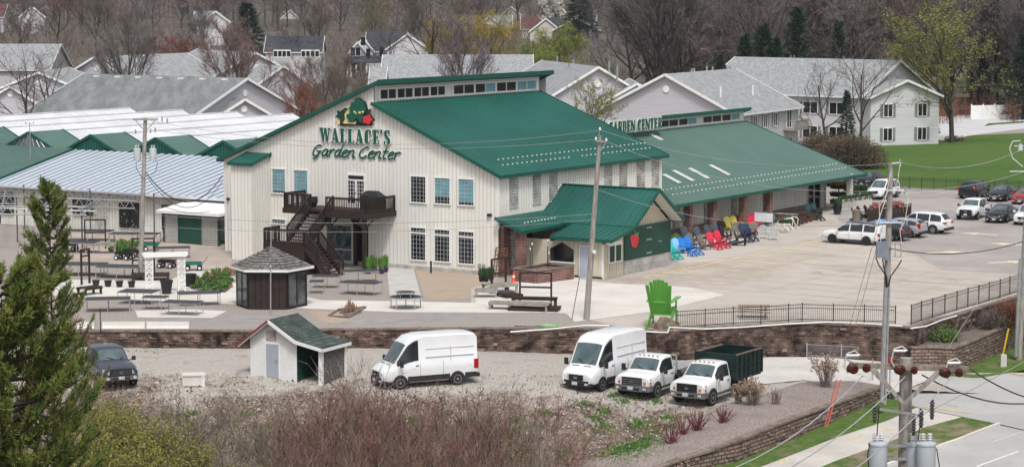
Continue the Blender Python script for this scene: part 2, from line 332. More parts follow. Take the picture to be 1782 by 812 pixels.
struct('lot_arrows', m, mat('cream_arrow_paint', (0.80, 0.72, 0.52), 0.7, var=.1))
m = MB()
for k in range(9):
 a, b = W(2, -8 - 5.0 * k), W(36, -8 - 5.0 * k)
 m.quad(*[q + Vector((0, 0, .0135)) for q in (a, b, b - V * .05, a - V * .05)])
for k in range(7):
 a, b = W(2 + 5 * k, -8), W(2 + 5 * k, -9 - 36)
 m.quad(*[q + Vector((0, 0, .0145)) for q in (a, b, b + U * .05, a + U * .05)])
def inlot(q):
 x, y = 891 + F * q[0] / q[1], 0; return q[1] > 134 * S * 0.94
m2 = MB()
for f_ in m.f:
 vs = [Vector(m.v[i]) for i in f_]
 a, b, c, d = vs
 for k in range(20):
  t0, t1 = k / 20, (k + 1) / 20; q = [a.lerp(b, t0), a.lerp(b, t1), d.lerp(c, t1), d.lerp(c, t0)]
  if all(x.y > 128.5 * S for x in q): m2.add(q, [(0, 1, 2, 3)])
struct('slab_joints', m2, mat('joint_dirt', (0.30, 0.265, 0.235), 0.95))
CP = [(-200, 603, -.8), (0, 600, -.8), (230, 603, -.9), (440, 603, -.95), (860, 612, -1.25), (1200, 622, -1.6), (1400, 622, -1.8), (1560, 628, -1.95),
   (100, 670, -1.0), (230, 672, -1.0), (500, 675, -1.1), (700, 680, -1.15), (840, 675, -1.25), (1000, 680, -1.4), (1230, 704, -1.75), (1400, 660, -1.95), (1480, 672, -2.1), (1330, 695, -1.95),
   (200, 730, -1.9), (450, 720, -1.7), (600, 735, -2.0), (900, 735, -2.0), (1060, 730, -2.15), (0, 812, -3.2), (300, 812, -3.2), (600, 812, -3.3), (900, 812, -3.3), (300, 900, -4.4), (700, 900, -4.4), (1000, 830, -3.2), (1150, 745, -2.3), (1200, 760, -2.15), (1150, 805, -2.5),
   (1300, 745, -2.05), (1420, 705, -1.95), (1540, 676, -2.15), (1600, 650, -2.38), (1700, 655, -2.45)]
cp = [P(*c) for c in CP]; X0 = np.array([[p.x, p.y] for p in cp]); Z0 = np.array([p.z for p in cp])
def _phi(r): return np.where(r > 0, r * r * np.log(r + 1e-9), 0)
_n0 = len(cp); A_ = np.zeros((_n0 + 3, _n0 + 3)); A_[:_n0, :_n0] = _phi(np.linalg.norm(X0[:, None] - X0[None], axis=2)) + np.eye(_n0) * 6.0
A_[:_n0, _n0] = 1; A_[:_n0, _n0 + 1:] = X0; A_[_n0, :_n0] = 1; A_[_n0 + 1:, :_n0] = X0.T
_w = np.linalg.solve(A_, np.concatenate([Z0, [0, 0, 0]]))
def hA(x, y):
 r = np.hypot(X0[:, 0] - x, X0[:, 1] - y); return float(_phi(r) @ _w[:_n0] + _w[_n0] + _w[_n0 + 1] * x + _w[_n0 + 2] * y)
def PA(px, py, off=0.0):                  # photo pixel onto the lower lot
 z = -1.5
 for _ in range(14): q = P(px, py, z); z = 0.5 * z + 0.5 * hA(q.x, q.y) / S
 q = P(px, py, z); return Vector((q.x, q.y, hA(q.x, q.y) + off))
PWALL = [(1545, 675), (1500, 691), (1450, 709), (1382, 733), (1282, 773), (1182, 806), (1080, 845), (970, 900)]
pw = [PA(x, y) for x, y in PWALL]
def right_of_wall(x, y):
 for a, b in zip(pw, pw[1:]):
  if min(a.y, b.y) <= y <= max(a.y, b.y):
   t = (y - a.y) / (b.y - a.y); return x > a.x + (b.x - a.x) * t
 if y < pw[-1].y: return x > pw[-1].x
 return x > (P(1660, 640, -2.3).x if y > pw[0].y else 0)
import random as _r
GUL = [[PA(*q) for q in l] for l in (((1112, 700), (1098, 722), (1083, 758)), ((1160, 712), (1143, 738), (1136, 762), (1112, 786)), ((1040, 716), (1020, 742), (1000, 770)))]
def gully(x, y):
 if x < 1 or y > 116: return 0
 d = min(((Vector((x, y)) - a.xy.lerp(b.xy, min(1, max(0, (Vector((x, y)) - a.xy).dot(b.xy - a.xy) / (b.xy - a.xy).length_squared)))).length for l in GUL for a, b in zip(l, l[1:])))
 return .75 * math.exp(-(d / .42) ** 2)
gr = MB(); idx = {}; xs = np.arange(-75, 32, 0.4); ysA = np.arange(96, 131.6, 0.4)
for j, y in enumerate(ysA):
 for i, x in enumerate(xs):
  if right_of_wall(x - 0.2, y): continue
  ruff = (0.05 + 0.16 * max(0, min(1, (114 - y) / 5)))
  idx[i, j] = len(gr.v); gr.v.append((x, y, hA(x, y) + (rnd.random() - .5) * ruff - gully(x, y)))
for j in range(len(ysA) - 1):
 for i in range(len(xs) - 1):
  q = [(i, j), (i + 1, j), (i + 1, j + 1), (i, j + 1)]
  if all(k in idx for k in q): gr.f.append(tuple(idx[k] for k in q)); gr.m.append(1 if ysA[j] < 0 else 0)
mm = bpy.data.materials.new('lot_to_bank'); mm.use_nodes = True; nt = mm.node_tree; L = nt.links.new
b = nt.nodes['Principled BSDF']; b.inputs['Roughness'].default_value = 0.95; b.inputs['Specular IOR Level'].default_value = 0.1
tc = _n(nt, 'ShaderNodeTexCoord'); sp = _n(nt, 'ShaderNodeSeparateXYZ'); L(tc.outputs['Object'], sp.inputs[0])
def nz_(sc, det=6):
 n = _n(nt, 'ShaderNodeTexNoise'); n.inputs['Scale'].default_value = sc; n.inputs['Detail'].default_value = det; n.inputs['Roughness'].default_value = .65; L(tc.outputs['Object'], n.inputs['Vector']); return n.outputs['Fac']
def rng(f, lo, hi, a=0., c=1.):
 n = _n(nt, 'ShaderNodeMapRange'); L(f, n.inputs[0]); n.inputs[1].default_value = lo; n.inputs[2].default_value = hi; n.inputs[3].default_value = a; n.inputs[4].default_value = c; return n.outputs[0]
def mixc(f, a, c):
 n = _n(nt, 'ShaderNodeMix', data_type='RGBA'); L(f, n.inputs[0])
 for k, v in ((6, a), (7, c)):
  if isinstance(v, tuple): n.inputs[k].default_value = (*v, 1)
  else: L(v, n.inputs[k])
 return n.outputs[2]
stone = mixc(rng(nz_(11), .35, .65), (0.27, 0.245, 0.22), (0.56, 0.52, 0.48))
stone = mixc(rng(nz_(0.35), .45, .66), stone, mixc(rng(nz_(5), .4, .6), (0.34, 0.315, 0.285), (0.47, 0.44, 0.405)))
stone = mixc(rng(nz_(0.9), .56, .66), stone, mixc(rng(nz_(14), .4, .6), (0.24, 0.205, 0.175), (0.44, 0.39, 0.345)))
soil = mixc(rng(nz_(6), .36, .64), (0.10, 0.072, 0.058), (0.37, 0.30, 0.255))
soil = mixc(rng(nz_(1.1), .48, .62), soil, mixc(rng(nz_(12), .4, .6), (0.045, 0.03, 0.024), (0.20, 0.155, 0.13)))
soil = mixc(rng(nz_(0.5), .58, .66), soil, mixc(rng(nz_(5), .4, .6), (0.05, 0.09, 0.02), (0.14, 0.16, 0.06)))
msk = _n(nt, 'ShaderNodeMath', operation='ADD'); L(sp.outputs[1], msk.inputs[0]); L(rng(nz_(0.35), .3, .7, -3.5, 3.5), msk.inputs[1])
L(mixc(rng(msk.outputs[0], 115.0, 117.8), soil, stone), b.inputs['Base Color'])
bp = _n(nt, 'ShaderNodeBump'); bp.inputs['Strength'].default_value = .9; bp.inputs['Distance'].default_value = .06; L(nz_(8), bp.inputs['Height']); L(bp.outputs[0], b.inputs['Normal'])
struct('lower_lot_ground', gr, mm, smooth=50)
def draped(name, L_, R_, h, mt, n=30, mcols=3, off=0.01):
 """ribbon between two pixel polylines, draped with placing function h(px, py, off)"""
 def samp(pl, t):
  k = t * (len(pl) - 1); i = min(int(k), len(pl) - 2); f = k - i
  return (lerp(pl[i][0], pl[i + 1][0], f), lerp(pl[i][1], pl[i + 1][1], f))
 mb = MB()
 rows = []
 for k in range(n + 1):
  a, c = samp(L_, k / n), samp(R_, k / n)
  rows.append([h(lerp(a[0], c[0], q / mcols), lerp(a[1], c[1], q / mcols), off) for q in range(mcols + 1)])
 for r0, r1 in zip(rows, rows[1:]):
  for q in range(mcols): mb.quad(r0[q], r0[q + 1], r1[q + 1], r1[q])
 return struct(name, mb, mt)
draped('driveway', [(1285, 628), (1340, 622), (1430, 622), (1560, 632), (1660, 645)], [(1225, 700), (1300, 672), (1400, 662), (1480, 674), (1560, 684)], PA, mat('drive_slabs', (0.50, 0.475, 0.445), 0.85, scale=0.5, col2=(0.60, 0.575, 0.545), fine=0.08, fscale=5), n=26, mcols=4, off=0.05)
draped('driveway', [(1545, 632), (1600, 652), (1782, 650), (2000, 655)], [(1540, 690), (1600, 712), (1740, 740), (2000, 800)], PB, roadm, n=20, mcols=4, off=0.085)
draped('road', [(2300, 640), (2000, 655), (1740, 738), (1672, 765), (1554, 806), (1380, 880)], [(2300, 1000), (2200, 1000), (1990, 1000), (1900, 1010), (1800, 1020), (1700, 1030)], PB, roadm, n=30, mcols=4, off=0.035)
draped('bike_path', [(1604, 704), (1544, 731), (1450, 762), (1390, 786), (1320, 813), (1180, 870)], [(1700, 720), (1611, 744), (1544, 771), (1450, 805), (1380, 835), (1250, 890)], PB, mat('path_concrete', (0.46, 0.43, 0.39), 0.85, scale=0.4, col2=(0.55, 0.52, 0.48), fine=0.06, fscale=5), n=26, mcols=2, off=0.055)
draped('grass_verge', [(1545, 688), (1500, 708), (1382, 756), (1282, 796), (1182, 835), (1080, 880)], [(1604, 706), (1544, 733), (1450, 764), (1390, 788), (1320, 815), (1180, 872)], PB, verge_g, n=26, mcols=2, off=0.075)
draped('grass_verge', [(1690, 723), (1611, 744), (1584, 756), (1544, 771), (1450, 805), (1350, 848)], [(1735, 738), (1700, 751), (1668, 764), (1624, 779), (1550, 805), (1400, 868)], PB, verge, n=26, mcols=2, off=0.075)
draped('grass_verge', [(1640, 645), (1700, 625), (1790, 592), (2000, 530)], [(1640, 655), (1700, 660), (1790, 645), (2000, 610)], PB, verge_g, n=20, mcols=2, off=0.10)
kb = MB(); prev = None
for a in ((1735, 739), (1700, 752), (1668, 765), (1624, 780), (1550, 806), (1400, 870)):
 p = PB(*a, 0.0)
 if prev is not None: kb.hexa([prev, prev + Vector((.18, -.1, 0)), p + Vector((.18, -.1, 0)), p], [q + Vector((0, 0, .14)) for q in (prev, prev + Vector((.18, -.1, 0)), p + Vector((.18, -.1, 0)), p)])
 prev = p
struct('kerb', kb, concrete_l)
m = MB()
def pstripe(mb, a, b, w, off=.06):
 p, q = PB(*a, off), PB(*b, off); d = (q - p).normalized(); n = Vector((-d.y, d.x, 0)) * w / 2; mb.quad(p - n, q - n, q + n, p + n)
for a, b in (((1356, 808), (1372, 801)), ((1418, 786), (1436, 779)), ((1478, 767), (1496, 760)), ((1533, 751), (1552, 746)), ((1582, 735), (1596, 730))): pstripe(m, a, b, .12, .062)
pstripe(m, (1607, 709), (1690, 721), .22, .10); pstripe(m, (1758, 651), (1790, 656), .25, .11)
struct('path_lines', m, yellowp)
m = MB(); pstripe(m, (1700, 812), (1772, 786), .14, .045); pstripe(m, (1725, 770), (1800, 745), .05, .045); struct('lane_lines', m, whitep)
blockw = brickmat('retaining_block', (0.070, 0.045, 0.037), (0.170, 0.120, 0.100), (0.045, 0.032, 0.027), 0.37, 0.15, msize=0.012, fine=0.42)
blockp = brickmat('planter_block', (0.20, 0.145, 0.12), (0.29, 0.215, 0.18), (0.075, 0.055, 0.048), 0.42, 0.19, msize=0.03, fine=0.12)
capst = mat('cap_stone', (0.15, 0.112, 0.093), 0.9, scale=1.5, col2=(0.25, 0.20, 0.172), fine=0.2, fscale=8)
def blockwall(name, label, tops, bots, group=None, batter=0.0, m_=None, caps=True, over=0.06, group_='retaining walls'):
 t0 = tops[0]; root = thing(name, label, 'wall', (t0.x, t0.y, bots[0].z), 0, group)
 m = MB(); c = MB(); k = MB()
 for a, b, p, q in zip(tops, tops[1:], bots, bots[1:]):
  n = Vector(((b - a).y, -(b - a).x, 0)).normalized()
  if n.y > 0 and abs(n.y) > .15: n = -n
  f = n * batter
  m.quad(p + f, q + f, b, a); m.quad(a, b, b - n * .4, a - n * .4);
  L = (b - a).length; cnt = max(1, int(L / .45))
  for i in range(cnt):
   s, e = a.lerp(b, (i + .03) / cnt), a.lerp(b, (i + .97) / cnt); j = (rnd.random() - .5) * .03; hgt = .09 + .02 * rnd.random()
   o = n * (over + j)
   k.hexa([s - n * .35, s + o, e + o, e - n * .35], [x + Vector((0, 0, hgt)) for x in (s - n * .35, s + o, e + o, e - n * .35)])
 pr = MB()
 for a, b, p, q in zip(tops, tops[1:], bots, bots[1:]):
  n = Vector(((b - a).y, -(b - a).x, 0)).normalized()
  if n.y > 0 and abs(n.y) > .15: n = -n
  L = (b - a).length
  for i in range(int(L * 5)):
   t = rnd.random(); s = rnd.uniform(.05, .88); x = a.lerp(b, t); y = p.lerp(q, t) + n * batter; c0 = y.lerp(x, s); w = rnd.uniform(.2, .5); h = rnd.uniform(.12, .2); d = (b - a).normalized()
   pr.hexa([c0 - d * w / 2, c0 + d * w / 2, c0 + d * w / 2 + n * rnd.uniform(.03, .09), c0 - d * w / 2 + n * rnd.uniform(.03, .09)], [v + Vector((0, 0, h)) for v in (c0 - d * w / 2, c0 + d * w / 2, c0 + d * w / 2 + n * .05, c0 - d * w / 2 + n * .05)], 1 if rnd.random() < .15 else 0)
 m_ = m_ or blockw
 f = MB(); f.v = m.v + pr.v; f.f = m.f + [tuple(i + len(m.v) for i in q) for q in pr.f]; f.m = m.m + pr.m
 f.build('block_face', [m_, capst], root, world=True)
 if caps: k.build('cap_course', capst, root, world=True)
 return root
WB = [(-260, 600), (150, 603), (440, 604), (600, 606), (860, 613), (1000, 616), (1130, 620), (1170, 622), (1260, 624), (1340, 622), (1400, 622), (1480, 628), (1568, 634), (1588, 636)]
tp = [P(x, y, 0) for x, y in WALL[:14]]
bt = [Vector((a.x, a.y, hA(a.x, a.y) - .35)) for a in tp]
blockwall('retaining_wall', 'long dark stone block retaining wall between the upper terrace and the gravel lot', tp, bt)
tp = [P(x, y, 0) for x, y in WALL[13:]]
blockwall('retaining_wall', 'upper stone block wall rising beside the mesh fence at the right of the lot', tp, [Vector((a.x, a.y, -1.2 * S)) for a in tp])
T2 = [(1585, 606), (1625, 605), (1662, 607), (1700, 592), (1730, 579), (1768, 562), (1830, 538), (2050, 460)]
tp = [P(x, y, -1.0) for x, y in T2]
blockwall('retaining_wall', 'lower brown block terrace wall beside the driveway mouth', tp, [Vector((a.x, a.y, -2.55 * S)) for a in tp], m_=blockp)
m = MB(); m.poly([Vector((p.x, p.y, -1.02 * S)) for p in tp] + [P(2200, 430, -1.0), P(2100, 425, -1.0)] + [Vector((P(x, y, 0).x, P(x, y, 0).y, -1.02 * S)) + Vector((0, .2, 0)) for x, y in reversed(WALL[12:18])])
struct('mulch_terrace', m, brown_mulch)
pt = [PA(x, y) + Vector((0, 0, .12)) for x, y in PWALL]
blockwall('planter_wall', 'long low brown block wall holding the shrub bed above the grass verge and path', pt, [Vector((p.x, p.y, hB(p.y) - .2)) for p in pt], m_=blockp, over=.08)
sb = MB(); rows = []
for k in range(26):
 t = k / 25 * (len(PWALL) - 1.001); i = int(t); f = t - i; r = (lerp(PWALL[i][0], PWALL[i + 1][0], f), lerp(PWALL[i][1], PWALL[i + 1][1], f))
 LL = [(1478, 664), (1400, 664), (1320, 690), (1245, 712), (1180, 735), (1120, 775), (1030, 800), (900, 880)]
 l = (lerp(LL[i][0], LL[i + 1][0], f), lerp(LL[i][1], LL[i + 1][1], f))
 rows.append([PA(lerp(l[0], r[0], q / 5), lerp(l[1], r[1], q / 5), .06 + .05 * (0 < q < 5)) for q in range(6)])
for a, b in zip(rows, rows[1:]):
 for q in range(5): sb.quad(a[q], a[q + 1], b[q + 1], b[q])
struct('shrub_bed_mulch', sb, noise_mix('grey_brown_mulch', [(9, .35, .65, ((0.17, 0.135, 0.125), (0.38, 0.325, 0.30))), (0.5, .5, .7, (0.22, 0.18, 0.165))]))
m = MB(); pp = [P(1110, 576, .05), P(1162, 578, .05), P(1165, 569, .12), P(1225, 572, .12), P(1290, 569, .12), P(1370, 563, .12), P(1440, 560, .12), P(1500, 562, .12), P(1570, 567, .12)]
m.path(pp, .045, 6); tag(m.build('drain_pipe', white, None), 'white plastic pipe running along the top of the dark retaining wall under the fence', 'pipe')
m = MB(); m.path([P(888, 577, .16), P(960, 572, .16), P(1018, 566, .1), P(1060, 566, .06)], .05, 6); tag(m.build('drain_pipe', white, None), 'short white pipe on the wall top behind the two white vans', 'pipe')
m = MB(); m.path([P(1585, 571, .12), P(1612, 567, .12), P(1640, 556, .12), P(1665, 549, .12)], .045, 6); tag(m.build('drain_pipe', white, None), 'white pipe curving up the wall corner by the driveway mesh fence', 'pipe')
def ribs_wall(mb, plane, c, a0, a1, z0, ztop, step=0.30, w=0.045, d=0.035, mi=1):
 n = int((a1 - a0) / step)
 for i in range(1, n):
  a = a0 + (a1 - a0) * i / n; zt = ztop(a) if callable(ztop) else ztop
  if plane == 'u': mb.wbox(c - d, c, a - w / 2, a + w / 2, z0, zt, mi)
  else: mb.wbox(a - w / 2, a + w / 2, c - d, c, z0, zt, mi)
def slab(mb, e0, e1, r1, r0, th=0.12, step=0.32, mi=0, ri=1, rib=0.035, trim=2, tw=0.10, ribw=0.04):
 """roof plane: eave e0-e1, ridge r0-r1 (all Vectors); ribs run up the slope"""
 up = Vector((0, 0, th)); mb.hexa([e0, e1, r1, r0], [p + up for p in (e0, e1, r1, r0)], mi)
 L = (e1 - e0).length; n = max(1, int(L / step)); d = (e1 - e0).normalized()
 for i in range(1, n):
  t = i / n; a, b = e0.lerp(e1, t) + up, r0.lerp(r1, t) + up; k = d * ribw / 2; h = Vector((0, 0, rib))
  mb.hexa([a - k, a + k, b + k, b - k], [p + h for p in (a - k, a + k, b + k, b - k)], ri)
 if trim is not None:
  for a, b in ((e0, r0), (e1, r1), (e0, e1)):
   mb.beam(a + up * .4, b + up * .4, tw, th + .14, trim)
PBm = thing('garden_shop', 'two storey cream metal clad garden shop with large ribbed green roof', 'building', W(0, 10))
roofz = lambda v: (6.62 + (11.0 - 6.62) * v / 10.0) if v < 10 else 12.35 - (v - 9.7) * (12.35 - 6.75) / (23.2 - 9.7)
m = MB(); th = .02
m.add([W(0, 0, -.4), W(0, 23.1, -.4), W(0, 23.1, roofz(23.1) - .1), W(0, 10.0, roofz(10.01) - .1), W(0, 10, 10.95), W(0, 0, 6.6)], [tuple(range(6))])
m.add([W(22, 0, -.4), W(22, 23.1, -.4), W(22, 23.1, roofz(23.1) - .1), W(22, 10.0, roofz(10.01) - .1), W(22, 10, 10.95), W(22, 0, 6.6)], [tuple(range(6))])
m.quad(W(0, 0, -.4), W(22, 0, -.4), W(22, 0, 6.6), W(0, 0, 6.6)); m.quad(W(0, 23.1, -.4), W(22, 23.1, -.4), W(22, 23.1, 6.7), W(0, 23.1, 6.7))
m.quad(W(.1, 10, 10.6), W(21, 10, 10.6), W(21, 10, 12.2), W(.1, 10, 12.2)); m.quad(W(21, 10, 10.6), W(22, 13, 10.6), W(22, 13, 12.0), W(21, 10, 12.2))
ribs_wall(m, 'u', 0, 0, 23.1, .25, lambda v: roofz(v) - .12); ribs_wall(m, 'v', 0, 0, 22, .25, 6.55, mi=1)
m.wbox(-.05, 0, -.05, .1, 0, 6.6, 2); m.wbox(-.06, 0, 0, 23.1, -.4, .26, 3); m.wbox(0, 22, -.05, 0, -.4, .26, 3)
ribs_wall(m, 'v', 10, 8.6, 9.2, 11.0, 12.1)
m.build('wall', [siding, siding_w, white, cmu], PBm, world=True)
m = MB(); slab(m, W(-.35, -.35, 6.47), W(22.4, -.35, 6.47), W(21.1, 9.98, 10.98), W(-.35, 9.98, 10.98), .1, .42, rib=.05, ribw=.09)
for row, vv in ((0, 1.45), (1, .75)):
 for i in range(34):
  if row and i in (15, 16): continue
  u_ = 2.2 + i * .60 + row * .15 - (0.7 if row else 0); z = 6.62 + .438 * vv + .17
  m.wbox(u_ - .05, u_ + .05, vv - .035, vv + .035, z - .03, z + .05, 3)
m.build('lower_roof', [green, green_r, green_d, white], PBm, world=True)
m = MB(); slab(m, W(-.35, 23.45, 6.62), W(22.3, 23.45, 6.62), W(22.0, 9.35, 12.42), W(-.35, 9.35, 12.42), .12, .33)
m.beam(W(-.35, 9.35, 12.46), W(22.0, 9.35, 12.46), .12, .34, 2)
m.build('upper_roof', [green, green_r, green_d], PBm, world=True)
def clere(parent, v, u0, u1, z0, z1, groups, gm=glass):
 m = MB(); m.wbox(u0, u1, v - .07, v - .004, z0 - .08, z0 + .05); m.wbox(u0, u1, v - .07, v - .004, z1 - .04, z1 + .10)
 for a, b, n in groups:
  for i in range(n + 1):
   x = lerp(a, b, i / n); w = .10 if i % 2 == 0 else .035; m.wbox(x - w, x + w, v - .075, v - .006, z0 + .05, z1 - .04)
 fr = m.build('clerestory_window', white, parent, world=True)
 for a, b, n in groups:
  for i in range(n):
   p = MB(); p.wbox(lerp(a, b, i / n) + .05, lerp(a, b, (i + 1) / n) - .05, v - .03, v - .008, z0 + .05, z1 - .04)
   p.build('pane', glass_b if (gm is glass and i in (3, 6, 7) and a > 9) else gm, fr)
clere(PBm, 10, .5, 20.9, 11.22, 11.92, [(.6, 8.5, 8), (9.4, 20.6, 8)])
def fwin(parent, v0, v1, z0, z1, kind, u=0.0, cols=5, rows=7, blind=1.0, transom=None):
 """window on a wall facing the camera side (v0>v1)"""
 fw = .085; m = MB()
 for a in ((v0 - fw, v0, z0, z1), (v1, v1 + fw, z0, z1), (v1 + fw, v0 - fw, z0, z0 + fw), (v1 + fw, v0 - fw, z1 - fw, z1)): m.wbox(u - .10, u - .002, a[0], a[1], a[2], a[3])
 if transom: m.wbox(u - .095, u - .003, v1 + fw, v0 - fw, transom - .05, transom + .05)
 for i in range(1, cols): x = lerp(v1, v0, i / cols); m.wbox(u - .065, u - .045, x - .011, x + .011, z0 + fw, z1 - fw, 1)
 for i in range(1, rows): z = lerp(z0, z1, i / rows); m.wbox(u - .067, u - .047, v1 + fw, v0 - fw, z - .011, z + .011, 1)
 w = m.build('window', [white, mat('grey_muntin', (.38, .39, .40), .5)], parent, world=True)
 p = MB(); zz = z1 - fw - (z1 - z0 - 2 * fw) * blind if kind == 'blind' else z1 - fw
 if kind == 'blind': p.wbox(u - .04, u - .004, v1 + fw, v0 - fw, zz, z1 - fw, 1)
 if zz > z0 + fw + .02: p.wbox(u - .04, u - .004, v1 + fw, v0 - fw, z0 + fw, zz, 0)
 p.build('pane', [glass, glass_b], w)
UW = [((473.1, 291.7), (499.2, 338), 'blind', .93), ((510.9, 293.8), (538, 340), 'blind', 1), ((714.2, 304.3), (743.4, 354.6), 'dark', 0), ((755.8, 307), (785.4, 357), 'blind', .72), ((797.2, 309), (827, 359.6), 'blind', .88)]
for a, b, k, bl in UW:
 v0, z1 = fac(*a); v1, z0 = fac(*b); fwin(PBm, v0, v1, z0, z1, k, blind=bl)
for a, b in (((714.2, 393.2), (743, 454.7)), ((755.8, 396.8), (785, 457.5)), ((797.2, 400), (827, 461.5))):
 v0, z1 = fac(*a); v1, z0 = fac(*b); fwin(PBm, v0, v1, z0, z1, 'dark', rows=8, transom=z1 - .42)
v0, z1 = fac(473, 378.9); v1, z0 = fac(499, 390); fwin(PBm, v0, v1, z0 - .05, z1, 'dark', rows=2)
m = MB(); v0, v1 = 12.25, 10.72
for a in ((v0 - .1, v0, 3.9, 6.2), (v1, v1 + .1, 3.9, 6.2), (v1 + .1, v0 - .1, 6.08, 6.2), (v1 + .1, v0 - .1, 5.72, 5.82), (11.40, 11.57, 3.9, 5.72), (11.22, 11.40, 3.9, 4.25), (11.57, 12.15, 3.9, 4.2), (10.82, 11.4, 3.9, 4.2)): m.wbox(-.10, -.002, *a)
for x in (11.24, 11.74, 10.99, 11.97): m.wbox(-.065, -.05, x - .012, x + .012, 4.2, 5.72)
for i in range(1, 6): m.wbox(-.066, -.051, v1 + .1, v0 - .1, 4.2 + i * .25, 4.224 + i * .25)
dr = m.build('double_door', white, PBm, world=True)
p = MB(); p.wbox(-.04, -.004, v1 + .1, v0 - .1, 4.2, 6.08); p.build('glazing', glass, dr)
p = MB(); p.wbox(-.13, -.10, 11.44, 11.47, 4.8, 5.0); p.wbox(-.13, -.10, 11.51, 11.54, 4.8, 5.0); p.build('handle', gal, dr)
m = MB()
for a in ((13.82, 13.92, .1, 2.75), (11.72, 11.9, .1, 2.75), (11.9, 13.82, 2.62, 2.75), (11.9, 13.82, .95, 1.02), (11.9, 13.82, .1, .2)): m.wbox(-.1, -.002, *a)
sw = m.build('shop_window', siding_w, PBm, world=True)
p = MB(); p.wbox(-.04, -.004, 11.9, 13.82, .2, 2.62); p.build('pane', mat('shopfront_glass', (0.020, 0.030, 0.035), .1, scale=2.5, col2=(0.10, 0.14, 0.155), fine=.3, fscale=5), sw)
m = MB()
for a in ((11.62, 11.70, .1, 2.7), (10.52, 10.60, .1, 2.7), (10.6, 11.62, 2.6, 2.7), (10.6, 11.62, 2.15, 2.23)): m.wbox(-.09, -.002, *a)
sd = m.build('entrance_door', black, PBm, world=True)
p = MB(); p.wbox(-.04, -.004, 10.6, 11.62, .15, 2.6); p.build('glazing', glass, sd); p = MB(); p.wbox(-.14, -.09, 11.45, 11.49, .9, 1.4); p.build('handle', gal, sd)
for px0, px1, y0, y1 in ((886.5, 900.5, 308.5, 359.5), (927, 940.5, 304, 353.5), (955.5, 969.5, 300, 349), (1051.5, 1064, 287.5, 324), (1077, 1090, 284.5, 324), (1108, 1121, 280.5, 325), (1134, 1146, 277, 323)):
 u0, z1 = sid(px0, y0); u1, z0 = sid(px1, y1); z0, z1 = 4.42, 6.33
 m = MB(); m.wbox(u0, u1, -.055, -.002, z0, z1, 0); m.wbox(u0 - .04, u1 + .04, -.075, -.003, z0 - .07, z0, 1); m.build('glass_block_window', [glassblock, siding_w], PBm, world=True)
m = MB(); b4 = [(-2, 19), (-2, 20.8), (0, 20.8), (0, 19)]
m.hexa([W(a, b, 0) for a, b in b4], [W(a, b, 6.62 + (a + 2) * .28) for a, b in b4]);
ribs_wall(m, 'u', -2, 19, 20.8, 0.02, 6.6);
for i in range(1, 7): m.wbox(-2 + i * .285, -1.955 + i * .285, 18.965, 19, .02, 6.6 + i * .08, 1)
m.build('bay_wall', [siding, siding_w], PBm, world=True)
m = MB(); slab(m, W(-2.2, 20.95, 6.62), W(-2.2, 18.85, 6.62), W(0, 18.85, 7.24), W(0, 20.95, 7.24), .08, .3); m.build('bay_roof', [green, green_r, green_d], PBm, world=True)
m = MB(); v0, z0 = fac(853, 374); m.wbox(-.18, 0, v0 - .14, v0 + .14, z0 - .09, z0 + .09); v0, z0 = fac(398, 346); m.wbox(-.15, 0, v0 - .1, v0 + .1, z0 - .08, z0 + .08)
m.build('wall_lamp', black, PBm, world=True)
m = MB(); v0, z0 = fac(837, 463); m.wbox(-.08, -.002, v0, v0 + .22, z0 - .1, z0 + .16); m.wbox(-.08, -.002, v0 - .35, v0 - .13, z0 - .1, z0 + .16); m.build('utility_box', gal, PBm, world=True)
dk = mat('sign_black', (0.008, 0.010, 0.010), .5); sg = mat('sign_green', (0.008, 0.095, 0.062), .4, var=.05); sy = mat('sign_yellow', (0.80, 0.70, 0.28), .4, var=.03); sr = mat('sign_red', (0.62, 0.035, 0.045), .4, var=.03); sdg = mat('sign_dark_green', (0.010, 0.042, 0.036), .45, var=.05)
ES = 170 / 1062
def e2w(x, y, d):                          # emblem drawing units -> wall point
 v, z = fac(540 + x * ES, 160 + y * ES); return W(-d, v, z)
def plate(mb, pts, d0, d1, mi):
 a = [e2w(x, y, d0) for x, y in pts]; b = [e2w(x, y, d1) for x, y in pts]; n = len(pts)
 mb.add(a + b, [tuple(range(n, 2 * n)), tuple(range(n))] + [(i, (i + 1) % n, n + (i + 1) % n, n + i) for i in range(n)], mi)
def blob(cx, cy, r, k, amp, sd, sx=1.0):
 q = random.Random(sd); return [(cx + sx * (r + amp * (q.random() - .5) * 2) * math.cos(2 * math.pi * i / k), cy + (r + amp * (q.random() - .5) * 2) * math.sin(2 * math.pi * i / k)) for i in range(k)]
LG = thing('wall_emblem', 'emblem with green tree, yellow field, dark leaves and red flower on the shop gable', 'sign', W(-.1, 11.5, 9.5))
m = MB(); plate(m, [(302, 348), (308, 300), (330, 240), (362, 190), (400, 160), (440, 152), (520, 150), (600, 240), (640, 350)], .06, .14, 0)
m.build('yellow_field', [sy], LG, world=True)
m = MB(); plate(m, [(338, 360), (345, 340), (510, 352), (520, 330), (560, 340), (640, 330), (690, 340), (684, 366), (340, 364)], .13, .19, 0)
plate(m, [(512, 350), (520, 300), (516, 262), (545, 262), (548, 300), (575, 350)], .15, .2, 0); m.build('base_outline', [dk], LG, world=True)
TREE = [(512, 72), (548, 68), (575, 92), (608, 110), (618, 150), (632, 190), (612, 225), (592, 262), (590, 320), (560, 330), (545, 300), (520, 282), (500, 312), (470, 320), (440, 318), (428, 285), (412, 270), (420, 240), (450, 232), (452, 200), (440, 175), (462, 150), (464, 118), (500, 110)]
m = MB(); cx_, cy_ = 525, 200
